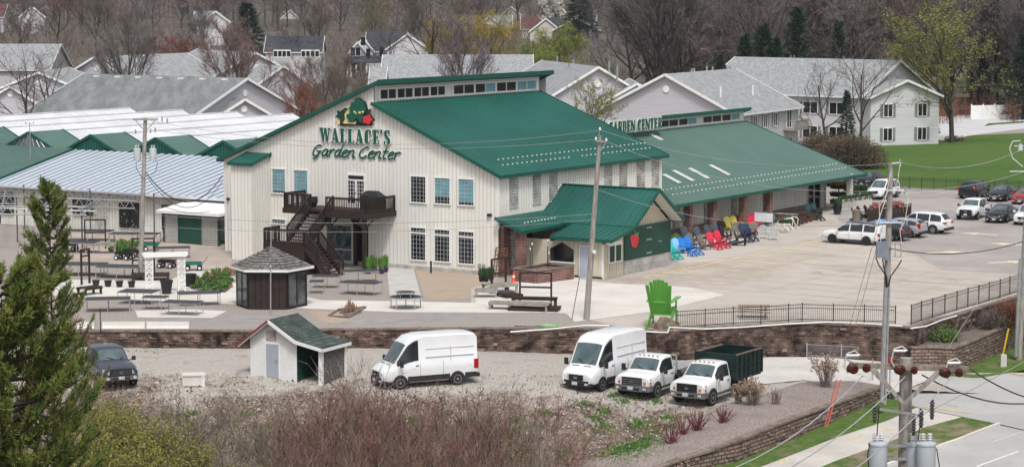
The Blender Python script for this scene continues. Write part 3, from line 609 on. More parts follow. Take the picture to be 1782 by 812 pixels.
plate(m, [(cx_ + (x - cx_) * 1.07 + 5, cy_ + (y - cy_) * 1.05) for x, y in TREE], .15, .20, 1); plate(m, TREE, .19, .26, 0)
for x, y, r in ((506, 215, 10), (560, 222, 12), (595, 215, 11), (520, 232, 7)): plate(m, blob(x, y, r, 7, 2, 3, 1.4), .255, .275, 2)
m.build('tree_shape', [sg, dk, sy], LG, world=True)
m = MB(); plate(m, [(288, 280), (318, 238), (308, 200), (345, 212), (400, 170), (432, 182), (400, 205), (385, 240), (392, 290), (360, 345), (342, 345), (348, 300), (320, 278)], .15, .23, 0); m.build('leaf_shape', [sdg], LG, world=True); m = MB(); plate(m, [(612, 215), (672, 182), (672, 215), (655, 248), (622, 240)], .15, .23, 0); m.build('leaf_shape', [sdg], LG, world=True)
m = MB(); fl = [(645 + (50 + 7 * math.cos(5 * 6.283 * k / 30)) * math.cos(6.283 * k / 30), 300 + (47 + 7 * math.cos(5 * 6.283 * k / 30)) * math.sin(6.283 * k / 30)) for k in range(30)]
plate(m, [(648 + (x - 642) * 1.13 + 3, 300 + (y - 300) * 1.1) for x, y in fl], .16, .22, 1); plate(m, fl, .21, .27, 0); m.build('flower_shape', [sr, dk], LG, world=True)
def offs(poly, k):                         # offset of a convex outline
 n = len(poly); ar = sum(poly[i][0] * poly[(i + 1) % n][1] - poly[(i + 1) % n][0] * poly[i][1] for i in range(n)); sg_ = 1 if ar > 0 else -1; out = []
 L_ = []
 for i in range(n):
  (x0, y0), (x1, y1) = poly[i], poly[(i + 1) % n]; l = math.hypot(x1 - x0, y1 - y0) or 1; nx, ny = sg_ * (y1 - y0) / l * k, -sg_ * (x1 - x0) / l * k
  L_.append(((x0 + nx, y0 + ny), (x1 + nx, y1 + ny)))
 for i in range(n):
  (a, b), (c, d) = L_[i - 1], L_[i]; r = (b[0] - a[0], b[1] - a[1]); s = (d[0] - c[0], d[1] - c[1]); den = r[0] * s[1] - r[1] * s[0]
  if abs(den) < 1e-9: out.append(b); continue
  t = ((c[0] - a[0]) * s[1] - (c[1] - a[1]) * s[0]) / den; q = (a[0] + r[0] * t, a[1] + r[1] * t)
  if math.hypot(q[0] - poly[i][0], q[1] - poly[i][1]) > 2.2 * k: q = (poly[i][0] + (q[0] - poly[i][0]) * 2.2 * k / math.hypot(q[0] - poly[i][0], q[1] - poly[i][1]), poly[i][1] + (q[1] - poly[i][1]) * 2.2 * k / math.hypot(q[0] - poly[i][0], q[1] - poly[i][1]))
  out.append(q)
 return out
bx_ = lambda a, b, c, d: [(a, b), (c, b), (c, d), (a, d)]
GL = {
 'W': (.88, [[(.04, 1), (.24, 1), (.36, 0), (.28, 0)], [(.29, 0), (.35, 0), (.44, .98), (.40, .98)], [(.38, 1), (.56, 1), (.68, 0), (.60, 0)], [(.62, 0), (.68, 0), (.83, 1), (.77, 1)], bx_(0, .95, .30, 1.0), bx_(.70, .95, .9, 1.0)]),
 'A': (.66, [[(.10, 0), (.15, 0), (.33, .98), (.27, .98)], [(.24, 1), (.38, 1), (.62, 0), (.40, 0)], bx_(.16, .26, .46, .31), bx_(0, 0, .24, .05), bx_(.33, 0, .68, .05)]),
 'L': (.56, [bx_(.09, 0, .30, 1), bx_(0, .95, .39, 1), bx_(0, 0, .52, .06), [(.40, .0), (.52, 0), (.52, .25)]]),
 'C': (.60, [[(.06, .25), (.16, .04), (.30, .0), (.30, 1.0), (.16, .96), (.06, .75)], bx_(.28, .94, .48, 1.0), bx_(.28, 0, .44, .05), [(.40, .70), (.54, .70), (.52, .94), (.42, .97)], [(.42, .04), (.54, .30), (.50, .30), (.38, .06)]]),
 'E': (.56, [bx_(.09, 0, .30, 1), bx_(0, .95, .50, 1), bx_(0, 0, .52, .06), [(.40, 0), (.52, 0), (.52, .25)], [(.38, 1), (.50, 1), (.50, .76)], bx_(.28, .48, .42, .53), bx_(.40, .40, .45, .61)]),
 "'": (.22, [[(.02, 1.03), (.16, 1.03), (.16, .86), (.05, .74)]]),
 'S': (.56, [[(.05, .86), (.14, 1.0), (.26, 1.0), (.22, .62), (.07, .60)], [(.07, .62), (.22, .70), (.48, .38), (.36, .26)], [(.48, .40), (.34, .32), (.24, 0), (.38, 0), (.50, .14)], bx_(.2, .94, .42, 1.0), [(.34, .74), (.46, .74), (.46, 1), (.40, 1)], bx_(.1, 0, .34, .05), [(.02, 0), (.08, 0), (.16, .24), (.02, .24)]]),
}
def letters(parent, text, o, dx, dz, dn, h, width, name='letter'):
 """o origin point, dx along the text, dz up, dn out of the wall"""
 tot = sum(GL[c][0] + .06 for c in text if c != ' ') + .3 * text.count(' '); sx = width / tot / h; x = 0
 for ch in text:
  if ch == ' ': x += .3; continue
  a, b = MB(), MB()
  for k, pl in enumerate(GL[ch][1]):
   f = lambda q, d: o + dx * ((x + q[0]) * sx * h) + dz * (q[1] * h) + dn * d
   for mb, pg, d0, d1 in ((a, offs(pl, .055), .02, .09 + .001 * k), (b, pl, .085, .15 + .0012 * k)):
    A_ = [f(q, d0) for q in pg]; B_ = [f(q, d1) for q in pg]; n = len(pg)
    mb.add(A_ + B_, [tuple(range(n, 2 * n)), tuple(range(n))] + [(i, (i + 1) % n, n + (i + 1) % n, n + i) for i in range(n)])
  l_ = a.build(name, white, parent, world=True); b.build('letter_face', sg, l_)
  x += GL[ch][0] + .06
WS = thing('wall_lettering', "large green and white letters spelling WALLACE'S on the shop gable", 'sign', W(-.1, 11.5, 8.2))
letters(WS, "WALLACE'S", W(-.03, 14.5, 8.27), -V, Z, -U, .97 * S, 6.05 * S)
SC = {
 'G': (1.05, [[(.85, 1.35), (.65, 1.5), (.35, 1.35), (.12, .9), (.08, .4), (.25, .02), (.55, -.02), (.75, .25), (.80, .62)], [(.5, .62), (.98, .66)], [(.80, .62), (.70, -.05), (.5, -.38), (.22, -.35)]]),
 'a': (.80, [[(.62, .85), (.4, 1.0), (.15, .75), (.08, .3), (.25, .0), (.5, .2), (.66, .9)], [(.66, .9), (.58, .2), (.70, .0), (.85, .15)]]),
 'r': (.62, [[(.10, 1.0), (.14, .0)], [(.13, .45), (.3, .9), (.48, 1.0), (.60, .85)]]),
 'd': (.82, [[(.62, .85), (.4, 1.0), (.15, .75), (.08, .3), (.25, .0), (.5, .2), (.66, .9)], [(.76, 1.65), (.60, .2), (.72, .0), (.86, .15)]]),
 'e': (.70, [[(.12, .45), (.5, .60), (.62, .85), (.42, 1.02), (.18, .8), (.08, .35), (.25, .0), (.5, .05), (.68, .25)]]),
 'n': (.85, [[(.12, 1.0), (.08, .0)], [(.10, .5), (.35, .95), (.55, .98), (.60, .7), (.56, .15), (.70, .0), (.85, .2)]]),
 'C': (1.0, [[(.92, 1.30), (.75, 1.5), (.42, 1.35), (.14, .9), (.08, .4), (.28, .02), (.6, .0), (.9, .35)]]),
 't': (.62, [[(.32, 1.55), (.18, .25), (.30, .0), (.52, .15)], [(.02, 1.0), (.60, 1.02)]]),
}
GS = thing('wall_lettering', 'green script letters reading Garden Center under the big name on the gable', 'sign', W(-.1, 11.5, 7.1))
txt = 'Garden Center'; tot = sum(SC[c][0] if c != ' ' else .35 for c in txt); v_, x = 15.25, 0; sc = 7.35 / tot
for ch in txt:
 if ch == ' ': x += .35; continue
 a, b = MB(), MB()
 for st in SC[ch][1]:
  pts = [(x + p[0] + .22 * p[1], p[1]) for p in st]
  for q, r in zip(pts, pts[1:]):
   f = lambda p, d: W(-d, v_ - p[0] * sc, 7.30 + p[1] * .50)
   a.beam(f(q, .04), f(r, .04), .24, .05, 0, up=U); b.beam(f(q, .08), f(r, .08), .125, .05, 0, up=U)
 if ch == 'C' or ch != ' ':
  l_ = a.build('letter', white, GS, world=True); b.build('letter_face', sg, l_)
 x += SC[ch][0]
DK = thing('wooden_deck', 'dark brown wooden deck with turning stairs on the shop front', 'deck', W(-3, 12))
def rail(a, b, name='railing', post=True, zb=.12, h=1.05):
 """railing between two floor points (u,v,z)"""
 m = MB(); A, B = W(*a), W(*b); L = (B - A).length; n = max(2, int(L / .15)); up = Vector((0, 0, 1))
 m.beam(A + up * h, B + up * h, .10, .05); m.beam(A + up * (h - .09), B + up * (h - .09), .04, .09); m.beam(A + up * zb, B + up * zb, .04, .09)
 for i in range(n + 1):
  p = A.lerp(B, i / n); w = .05 if 0 < i < n else .10; m.bc((p.x, p.y, p.z + h / 2 - .05), (w, w * .8, h + .05), 0, -AZ)
 m.build(name, brownwood, DK, world=True)
FZ = 3.9
m = MB(); m.wbox(-3.4, 0, 8.25, 11.6, FZ - .06, FZ, 0); m.wbox(-2.4, 0, 11.6, 15.9, FZ - .06, FZ, 0)
m.wbox(-3.46, -3.36, 8.2, 11.6, FZ - .38, FZ - .02, 1); m.wbox(-3.4, 0, 8.18, 8.27, FZ - .38, FZ - .02, 1); m.wbox(-2.46, -2.38, 11.6, 15.95, FZ - .38, FZ - .02, 1); m.wbox(-2.4, 0, 15.88, 15.96, FZ - .38, FZ - .02, 1)
for i in range(8): m.wbox(-3.3, 0, 8.4 + i * .42, 8.45 + i * .42, FZ - .3, FZ - .065, 1)
m.build('deck_floor', [brownwood, brownwood], DK, world=True)
m = MB(); m.wbox(-6.6, -4.95, 10.9, 14.3, 1.89, 1.95); m.build('landing', brownwood, DK, world=True)
m = MB()
def boards(u0, v0, u1, v1, z0, z1):
 A, B = W(u0, v0), W(u1, v1); n = int((B - A).length / .17)
 for i in range(n):
  p = A.lerp(B, (i + .5) / n); m.bc((p.x, p.y, (z0 + z1) / 2 * S), ((B - A).length / n * (.86 if abs(v1 - v0) > abs(u1 - u0) else .05), .05 if abs(v1 - v0) > abs(u1 - u0) else (B - A).length / n * .86, (z1 - z0) * S), 0, -AZ)
boards(-6.6, 10.9, -6.6, 14.3, -.1, 1.95); boards(-6.6, 10.9, -4.95, 10.9, -.1, 1.95)
m.wbox(-6.5, -5.0, 11.0, 14.2, 0, 1.85); m.build('skirt', brownwood, DK, world=True)
m = MB(); n = 10
for i in range(n):
 t = (i + .5) / n; m.wbox(lerp(-2.4, -4.95, t) - .16, lerp(-2.4, -4.95, t) + .14, 11.75, 13.55, lerp(FZ, 1.95, t) - .03, lerp(FZ, 1.95, t) + .02)
for v in (11.72, 13.58): m.beam(W(-2.4, v, FZ - .1), W(-4.95, v, 1.85), .06, .26)
m.build('stair_flight', brownwood, DK, world=True)
m = MB(); n = 10
for i in range(n):
 t = (i + .5) / n; m.wbox(-6.5, -5.05, lerp(10.9, 8.9, t) - .14, lerp(10.9, 8.9, t) + .12, lerp(1.95, 0, t) - .03, lerp(1.95, 0, t) + .02)
for u in (-6.55, -5.0): m.beam(W(u, 10.9, 1.8), W(u, 8.9, -.1), .06, .28)
m.build('stair_flight', brownwood, DK, world=True)
for a, b in (((-3.35, 11.55, FZ), (-3.35, 8.3, FZ)), ((-3.35, 8.3, FZ), (-.05, 8.3, FZ)), ((-2.35, 15.85, FZ), (-2.35, 13.6, FZ)), ((-2.35, 15.85, FZ), (-.05, 15.85, FZ)), ((-6.55, 14.25, 1.95), (-6.55, 10.95, 1.95)), ((-6.55, 14.25, 1.95), (-4.95, 14.25, 1.95)), ((-6.55, 10.95, 1.95), (-6.55, 8.9, 0)), ((-5.0, 10.95, 1.95), (-5.0, 8.9, 0)), ((-2.4, 11.68, FZ), (-4.95, 11.68, 1.95)), ((-2.4, 13.6, FZ), (-4.95, 13.6, 1.95)), ((-6.55, 10.95, 1.95), (-5.0, 10.95, 1.95))): rail(a, b)
for u, v in ((-3.2, 8.5), (-3.2, 11.4), (-.3, 11.4)):
 m = MB(); m.wbox(u - .11, u + .11, v - .11, v + .11, -.1, FZ - .35)
 for s in (-1, 1): m.beam(W(u, v, FZ - 1.1), W(u, v + s * .7, FZ - .4), .09, .12)
 m.build('post', brownwood, DK, world=True)
GR = thing('covered_grill', 'black covered barbecue grill standing on the deck behind the railing', 'grill', W(-1.2, 9.3, FZ))
m = MB(); m.hexa([W(a, b, FZ) for a, b in ((-1.6, 8.5), (-1.6, 10.0), (-.8, 10.0), (-.8, 8.5))], [W(a, b, FZ + 1.0) for a, b in ((-1.6, 8.5), (-1.6, 10.0), (-.8, 10.0), (-.8, 8.5))]); m.build('cover_skirt', blackpl, GR, world=True)
m = MB(); m.hexa([W(a, b, FZ + 1.0) for a, b in ((-1.6, 8.5), (-1.6, 10.0), (-.8, 10.0), (-.8, 8.5))], [W(a, b, FZ + 1.33) for a, b in ((-1.4, 8.9), (-1.4, 9.7), (-1.0, 9.7), (-1.0, 8.9))]); m.build('hood', blackpl, GR, world=True)
PT = thing('patio_planter', 'round dark pot standing on the upper stair platform', 'pot', W(-1.2, 14.3, FZ)); m = MB(); m.lathe([(.2, 0), (.36, .35), (.34, .7), (.38, .74), (.3, .74)], 12); m.build('pot_body', blackpl, PT); m = MB(); m.lathe([(.31, .70), (.29, .72)], 12); m.build('potting_soil', brown_mulch, PT)
PO = thing('entrance_porch', 'small green ribbed porch roof on brick piers at the shop corner', 'porch', W(1, -1.5))
m = MB(); slab(m, W(-.5, -2.15, 3.0), W(7.9, -2.15, 3.0), W(7.9, 0, 3.78), W(-.5, 0, 3.78), .09, .33)
for i in range(14): m.wbox(1.2 + i * .42, 1.3 + i * .42, -1.25, -1.17, 3.42, 3.5, 3)
m.build('porch_roof', [green, green_r, green_d, white], PO, world=True)
for u, v in ((-.05, -1.75), (3.6, -1.75)):
 m = MB(); m.wbox(u - .26, u + .26, v - .26, v + .26, -.4, 3.0); m.build('brick_pier', brick, PO, world=True)
m = MB(); m.wbox(-.06, .12, -.06, 0.0, -.4, 3.1); m.wbox(.12, 2.4, -.30, -.004, -.4, 3.3); m.wbox(2.4, 4.0, -.1, -.004, -.4, 3.3); m.build('brick_wall', brick, PO, world=True)
m = MB(); m.wbox(1.0, 2.0, -.36, -.30, .3, 2.9); m.build('glass_block_window', glassblock, PO, world=True)
m = MB(); m.wbox(4.1, 5.6, -.08, -.005, 0, 2.9); m.build('steel_door', siding_w, PO, world=True)
m = MB(); m.wbox(4.0, 7.9, -.06, -.003, 2.9, 3.7); m.wbox(6.2, 7.9, -1.9, -.1, 0, 3.0); m.build('side_panel', siding, PO, world=True)
PL = thing('brick_planter', 'low red brick planter bed in front of the porch piers', 'planter', W(-1, -3))
m = MB()
q = [uvq for uvq in ((-1.6, -2.25), (-1.9, -4.1), (1.2, -4.9), (1.7, -2.7))]
for a, b in zip(q, q[1:] + q[:1]):
 A, B = W(*a), W(*b); d = (B - A).normalized(); n = Vector((-d.y, d.x, 0)) * .13
 m.hexa([A - n, B - n, B + n, A + n], [x + Vector((0, 0, .85)) for x in (A - n, B - n, B + n, A + n)], 0)
 m.hexa([x + Vector((0, 0, .855)) for x in (A - n * 1.3, B - n * 1.3, B + n * 1.3, A + n * 1.3)], [x + Vector((0, 0, .92)) for x in (A - n * 1.3, B - n * 1.3, B + n * 1.3, A + n * 1.3)], 1)
m.build('brick_surround', [brick, capst], PL, world=True)
m = MB(); m.poly([W(a, b, .68) for a, b in q]); m.build('soil', brown_mulch, PL, world=True)
for u, v, h in ((-1.0, -3.2, 2.6), (-.6, -2.8, 2.2), (.6, -3.4, 2.7), (1.2, -3.0, 2.3), (.1, -3.8, 1.9)):
 r = thing('garden_stake', 'thin dark metal stake standing in the brick planter', 'stake', W(u, v, .7), 0, 'stakes in the brick planter'); m = MB(); m.tube((0, 0, 0), (0, 0, h - .8), .022, .022, 5); m.lathe([(.05, h - .85), (.02, h - .7)], 6, mi=1); m.build('rod', [black, white], r)
AN = thing('green_door_annex', 'cream annex with steep green standing seam roof and large green end doors', 'building', W(6, -3.5))
g0, g1, vf = 2.3, 11.3, -6.5; gable = lambda u: 5.0 - abs(u - 8.05) * .665 * (1 if u > 4.68 else 1) if u > 4.68 else 2.72 - (4.68 - u) * .2 + .02
m = MB(); pts = [(g0, 2.2), (4.68, 2.75), (8.05, 5.1), (11.2, 3.0)]
m.poly([W(g0, vf, -.3)] + [W(u, vf, z) for u, z in pts] + [W(g1, vf, 3.0), W(g1, vf, -.3)])
m.quad(W(g0, vf, -.3), W(g0, 0, -.3), W(g0, 0, 2.35), W(g0, vf, 2.35)); m.quad(W(g1, vf, -.3), W(g1, 0, -.3), W(g1, 0, 3.2), W(g1, vf, 3.2))
ribs_wall(m, 'u', g0, vf, -2.2, .05, 2.3); ribs_wall(m, 'v', vf, g0, 5.0, .05, 2.3)
for i in range(1, 22):
 u = 5.0 + i * .29; zt = 5.0 - (8.05 - u) * .665 if u < 8.05 else 5.0 - (u - 8.05) * .665
 if zt > 3.1: m.wbox(u, u + .04, vf - .035, vf, 3.0, zt, 1)
m.wbox(g0 - .04, g0 + .12, vf - .05, vf + .06, -.3, 2.25, 2)
m.wbox(g0 - .05, g0 - .002, vf, -4.4, -.3, .12, 3)
m.build('wall', [mat('annex_siding', (0.62, 0.57, 0.46), .55, var=.05, scale=.6), mat('annex_rib', (0.53, 0.49, 0.40), .55), white, black], AN, world=True)
ro = -7.5
m = MB(); slab(m, W(4.68, ro, 3.12), W(4.68, .0, 3.12), W(8.05, .0, 5.36), W(8.05, ro, 5.36), .09, .45, rib=.05)
slab(m, W(1.7, ro, 2.52), W(1.7, -2.9, 2.52), W(4.68, -2.9, 3.12), W(4.68, ro, 3.12), .09, .45, rib=.05)
m.quad(W(1.7, -2.9, 2.52), W(4.68, -2.9, 3.12), W(4.68, -2.9, 2.3), W(1.7, -2.9, 2.3), 2)
slab(m, W(11.55, ro, 3.05), W(11.55, 0, 3.05), W(8.05, 0, 5.36), W(8.05, ro, 5.36), .09, .45, rib=.05)
m.beam(W(8.05, ro, 5.47), W(8.05, 0, 5.47), .3, .06, 2); m.build('roof', [green, green_r, green_d], AN, world=True)
m = MB()
for a, b in (((4.68, 3.08), (8.05, 5.30)), ((1.75, 2.48), (4.68, 3.08)), ((11.5, 3.03), (8.05, 5.30))): m.quad(W(a[0], ro + .06, a[1]), W(b[0], ro + .06, b[1]), W(b[0], vf, b[1]), W(a[0], vf, a[1]))
m.build('soffit', siding, AN, world=True)
m = MB(); m.wbox(5.0, g1, vf - .10, vf - .003, .92, 3.05, 0); m.wbox(5.0, g1, vf - .13, vf - .10, 2.98, 3.08, 1); m.wbox(8.2, 8.24, vf - .12, vf - .1, .92, 3.0, 1); m.build('barn_door', [green_p, green_d], AN, world=True)
m = MB()
for z in (1.1, 2.0, 2.8): m.wbox(7.9, 8.6, vf - .13, vf - .102, z, z + .09)
m.tube(W(9.6, vf - .1, 1.8), W(9.6, vf - .3, 1.8), .05); m.build('door_hinge', gal, AN, world=True)
m = MB(); m.wbox(4.95, g1 + .02, vf - .14, vf - .002, -.3, .9); m.wbox(g1 - .1, g1 + .1, vf - .1, 0, -.3, .9); m.build('block_base', cmu, AN, world=True)
m = MB()
for a in ((3.0, 3.08), (3.78, 3.9), (4.62, 4.7)): m.wbox(a[0], a[1], vf - .08, vf - .004, 1.0, 2.05)
m.wbox(2.95, 4.75, vf - .1, vf - .004, .92, 1.0); m.wbox(2.95, 4.75, vf - .1, vf - .004, 2.05, 2.13)
w_ = m.build('window', white, AN, world=True); p = MB(); p.wbox(3.08, 3.78, vf - .04, vf - .005, 1, 2.05); p.wbox(3.9, 4.62, vf - .04, vf - .005, 1, 2.05); p.build('pane', green_p, w_)
m = MB(); sp_ = [(-2.55, .95), (-4.35, .95), (-4.35, 1.75), (-3.45, 2.22), (-2.55, 1.75)]
n_ = len(sp_); A_ = [W(g0 - .04, a, z) for a, z in sp_]; B_ = [W(g0 - .004, a, z) for a, z in sp_];
w_ = MB().wbox(g0 - .09, g0 - .003, -4.45, -2.5, .85, .95).build('window', white, AN, world=True)
m.add(A_ + B_, [tuple(range(n_)), tuple(range(n_, 2 * n_))] + [(i, (i + 1) % n_, n_ + (i + 1) % n_, n_ + i) for i in range(n_)]); m.build('pane', glass, w_)
m = MB(); m.wbox(g0 - .07, g0 - .003, -5.75, -4.75, -.05, 2.1, 1); m.wbox(g0 - .09, g0 - .072, -5.67, -4.83, 0, 2.03, 0); d_ = m.build('side_door', [mat('lilac_door', (0.42, 0.45, 0.56), .5, var=.04), white], AN, world=True)
MB().wbox(g0 - .13, g0 - .092, -5.6, -5.55, .95, 1.05).build('handle', gal, d_)
m = MB(); m.wbox(1.9, 3.4, ro + .2, ro + .45, 2.28, 2.46); m.build('gutter_end', white, AN, world=True)
ap = thing('apple_sign', 'red apple shaped sign with a green leaf hung by the green doors', 'sign', PD(1105, 420, 140.5))
c = Vector(ap.location); rt = -V
def apl(k, d): return [c + rt * (x * k) + Z * (y * k) - U * d for x, y in ((-.05, .58), (-.3, .62), (-.42, .35), (-.36, -.1), (-.2, -.5), (0, -.58), (.2, -.5), (.36, -.1), (.42, .35), (.3, .62), (.05, .58))]
m = MB(); a, b = apl(.72, 0), apl(.72, .06); n = len(a); m.add(a + b, [tuple(range(n)), tuple(range(n, 2 * n))] + [(i, (i + 1) % n, n + (i + 1) % n, n + i) for i in range(n)]); m.build('apple_board', mat('apple_red', (.45, .03, .04), .5, var=.08), ap, world=True)
m = MB(); m.poly([c + rt * x + Z * y - U * .03 for x, y in ((0, .42), (.12, .6), (.34, .62), (.26, .47))]); m.tube(c + Z * .4, c + Z * .75, .02); m.build('leaf', mat('leaf_green_paint', (.03, .25, .06), .5), ap, world=True)
LH = thing('sales_hall', 'long low sales hall with faded green roof and brick columns', 'building', W(40, 4))
m = MB(); vw = 2.4
m.quad(W(21, vw, -.3), W(55.6, vw, -.3), W(55.6, vw, 3.6), W(21, vw, 3.6)); m.quad(W(55.6, vw, -.3), W(55.6, 20, -.3), W(55.6, 20, 3.2), W(55.6, vw, 3.2)); m.poly([W(55.6, vw, 3.2), W(55.6, 20, 3.2), W(55.2, 10, 7.1)])
ribs_wall(m, 'v', vw, 21, 51.8, .5, 3.5, step=.32); m.wbox(21, 51.8, vw - .06, vw, -.3, .5, 2)
m.quad(W(21, 10, 6.9), W(55, 10, 6.9), W(55, 10, 8.2), W(21, 10, 8.2)); m.quad(W(55, 10, 6.9), W(55.5, 13, 6.9), W(55.5, 13, 8.0), W(55, 10, 8.2))
m.build('wall', [siding, siding_w, capst], LH, world=True)
m = MB(); slab(m, W(22.3, -.5, 2.72), W(58.0, -.5, 2.72), W(55.3, 9.98, 7.12), W(22.3, 9.98, 7.12), .1, .42, rib=.04, ribw=.09)
for row, vv in ((0, 1.55), (1, .8)):
 for i in range(48):
  u_ = 25 + i * .66 + row * .2; z = 2.72 + .42 * (vv + .5) + .15; m.wbox(u_ - .06, u_ + .06, vv - .035, vv + .035, z - .03, z + .05, 3)
sd_ = (W(0, 9.98, 7.12) - W(0, -.5, 2.72)).normalized(); rn = U.cross(sd_).normalized()
for a_, b_ in (((1151.5, 303.3), (1182.7, 317.7)), ((1169, 296.5), (1211.6, 313.3)), ((1196.7, 292.7), (1239, 308.7)), ((1232.8, 287), (1273.4, 303.3)), ((1129.3, 233.4), (1154, 242.9))):
 p_, q_r = hit(*a_, W(22.3, -.5, 2.90), rn), hit(*b_, W(22.3, -.5, 2.90), rn); v0_, u0_ = (p_ - O).dot(V) / S, (p_ - O).dot(U) / S; v1_ = (q_r - O).dot(V) / S; zz = lambda v: 2.72 + .42 * (v + .5) + .145
 m.hexa([W(u0_, v1_, zz(v1_)), W(u0_ + .62, v1_, zz(v1_)), W(u0_ + .62, v0_, zz(v0_)), W(u0_, v0_, zz(v0_))], [W(u0_, v1_, zz(v1_) + .04), W(u0_ + .62, v1_, zz(v1_) + .04), W(u0_ + .62, v0_, zz(v0_) + .04), W(u0_, v0_, zz(v0_) + .04)], 4)
m.build('roof', [green_f, green_fr, green_d, white, mat('roof_light_panel', (.55, .57, .55), .5, var=.06)], LH, world=True)
m = MB(); slab(m, W(22.3, 20, 5.0), W(55.5, 20, 5.0), W(55.2, 9.4, 8.25), W(22.3, 9.4, 8.25), .12, .34); m.beam(W(22.3, 9.4, 8.3), W(55.2, 9.4, 8.3), .12, .3, 2); m.build('upper_roof', [green_f, green_fr, green_d], LH, world=True)
clere(LH, 10, 30, 54.6, 7.38, 7.98, [(30, 37, 7), (39.6, 46.2, 4), (47.2, 54.2, 4)], glass)
for u, v in ((26.3, .1), (30.2, .1), (35.3, .05), (39.8, .05)):
 m = MB(); m.wbox(u - .27, u + .27, v - .27, v + .27, -.3, 2.85); m.build('brick_column', brick, LH, world=True)
for u in (23.6, 28.6, 33.6, 38.3, 44.0):
 m = MB(); m.wbox(u - .42, u + .42, vw - .12, vw - .005, .55, 2.9); m.build('glass_block_window', glassblock, LH, world=True)
m = MB()
for a in ((51.9, 52.0), (53.2, 53.3), (54.5, 54.6), (55.5, 55.65)): m.wbox(a[0], a[1], vw - .12, vw - .004, 0, 3.4)
m.wbox(51.9, 55.6, vw - .13, vw - .004, 2.35, 2.45)
d_ = m.build('entrance_door', siding_w, LH, world=True); p = MB(); p.wbox(52, 54.5, vw - .05, vw - .005, 0, 3.3); p.build('glazing', glass, d_)
m = MB(); m.wbox(55.2, 55.7, -.2, .2, .9, 3.0, 0); m.wbox(55.0, 55.9, -.4, .4, -.2, .9, 1); m.build('corner_post', [siding, capst], LH, world=True)
HS = thing('roof_sign', 'white roof sign with dark green capitals reading GARDEN CENTER above the hall roof', 'sign', W(33, 9.2, 7.2))
m = MB(); m.wbox(29.3, 38.3, 9.0, 9.1, 7.35, 8.5); m.build('sign_board', mat('sign_backing', (.52, .58, .54), .5, var=.03), HS, world=True)
GL['G'] = (.60, GL['C'][1] + [bx_(.38, .02, .52, .42)]); GL['R'] = (.62, [bx_(.09, 0, .28, 1), bx_(.2, .94, .46, 1), bx_(.2, .48, .46, .54), bx_(.44, .52, .56, .96), [(.28, .5), (.42, .5), (.62, 0), (.46, 0)]])
GL['D'] = (.62, [bx_(.09, 0, .28, 1), bx_(.2, .94, .46, 1), bx_(.2, 0, .46, .06), [(.44, 0), (.58, .2), (.58, .8), (.44, 1)]]); GL['N'] = (.66, [bx_(.05, 0, .12, 1), [(.05, 1), (.22, 1), (.60, 0), (.44, 0)], bx_(.53, 0, .60, 1)]); GL['T'] = (.58, [bx_(.19, 0, .38, 1), bx_(0, .93, .57, 1)])
letters(HS, 'GARDEN CENTER', W(29.5, 8.98, 7.5), U, Z, -V, .86 * S, 8.6 * S)
bluew = mat('pale_blue_metal', (0.27, 0.325, 0.41), .4, var=.08, scale=.3, metal=.2); bluer = mat('white_metal_rib', (0.66, 0.70, 0.75), .4, var=.04, metal=.1)
LB = thing('low_market_hall', 'low cream hall with pale blue striped metal roof left of the shop', 'building', W(10, 40))
m = MB(); m.quad(W(6.8, 23.1, -.2), W(6.8, 52, -.2), W(6.8, 52, 3.2), W(6.8, 23.1, 3.2)); m.quad(W(6.8, 52, -.2), W(24, 52, -.2), W(24, 52, 3.2), W(6.8, 52, 3.2)); ribs_wall(m, 'u', 6.8, 23.2, 52, .05, 3.1)
m.wbox(6.5, 6.8, 23.1, 52, 2.86, 2.98, 2); m.build('wall', [siding, siding_w, gal], LB, world=True)
m = MB(); slab(m, W(6.0, 52.3, 3.12), W(6.0, 23.2, 3.12), W(17.2, 23.2, 5.2), W(17.2, 53.5, 5.2), .08, .80, rib=.05, ribw=.30, tw=.06)
m.build('roof', [bluew, bluer, bluer], LB, world=True)
pan = bpy.data.materials.new('cut_out_panel'); pan.use_nodes = True; nt = pan.node_tree; b = nt.nodes['Principled BSDF']; b.inputs['Roughness'].default_value = .6
tc = _n(nt, 'ShaderNodeTexCoord'); vo = _n(nt, 'ShaderNodeTexVoronoi'); vo.inputs['Scale'].default_value = 4.2; nt.links.new(tc.outputs['Object'], vo.inputs['Vector'])
mr = _n(nt, 'ShaderNodeMapRange'); mr.inputs[1].default_value = .22; mr.inputs[2].default_value = .28; nt.links.new(vo.outputs['Distance'], mr.inputs[0])
mx = _n(nt, 'ShaderNodeMix', data_type='RGBA'); mx.inputs[6].default_value = (.42, .41, .38, 1); mx.inputs[7].default_value = (.012, .012, .014, 1); nt.links.new(mr.outputs[0], mx.inputs[0]); nt.links.new(mx.outputs[2], b.inputs['Base Color'])
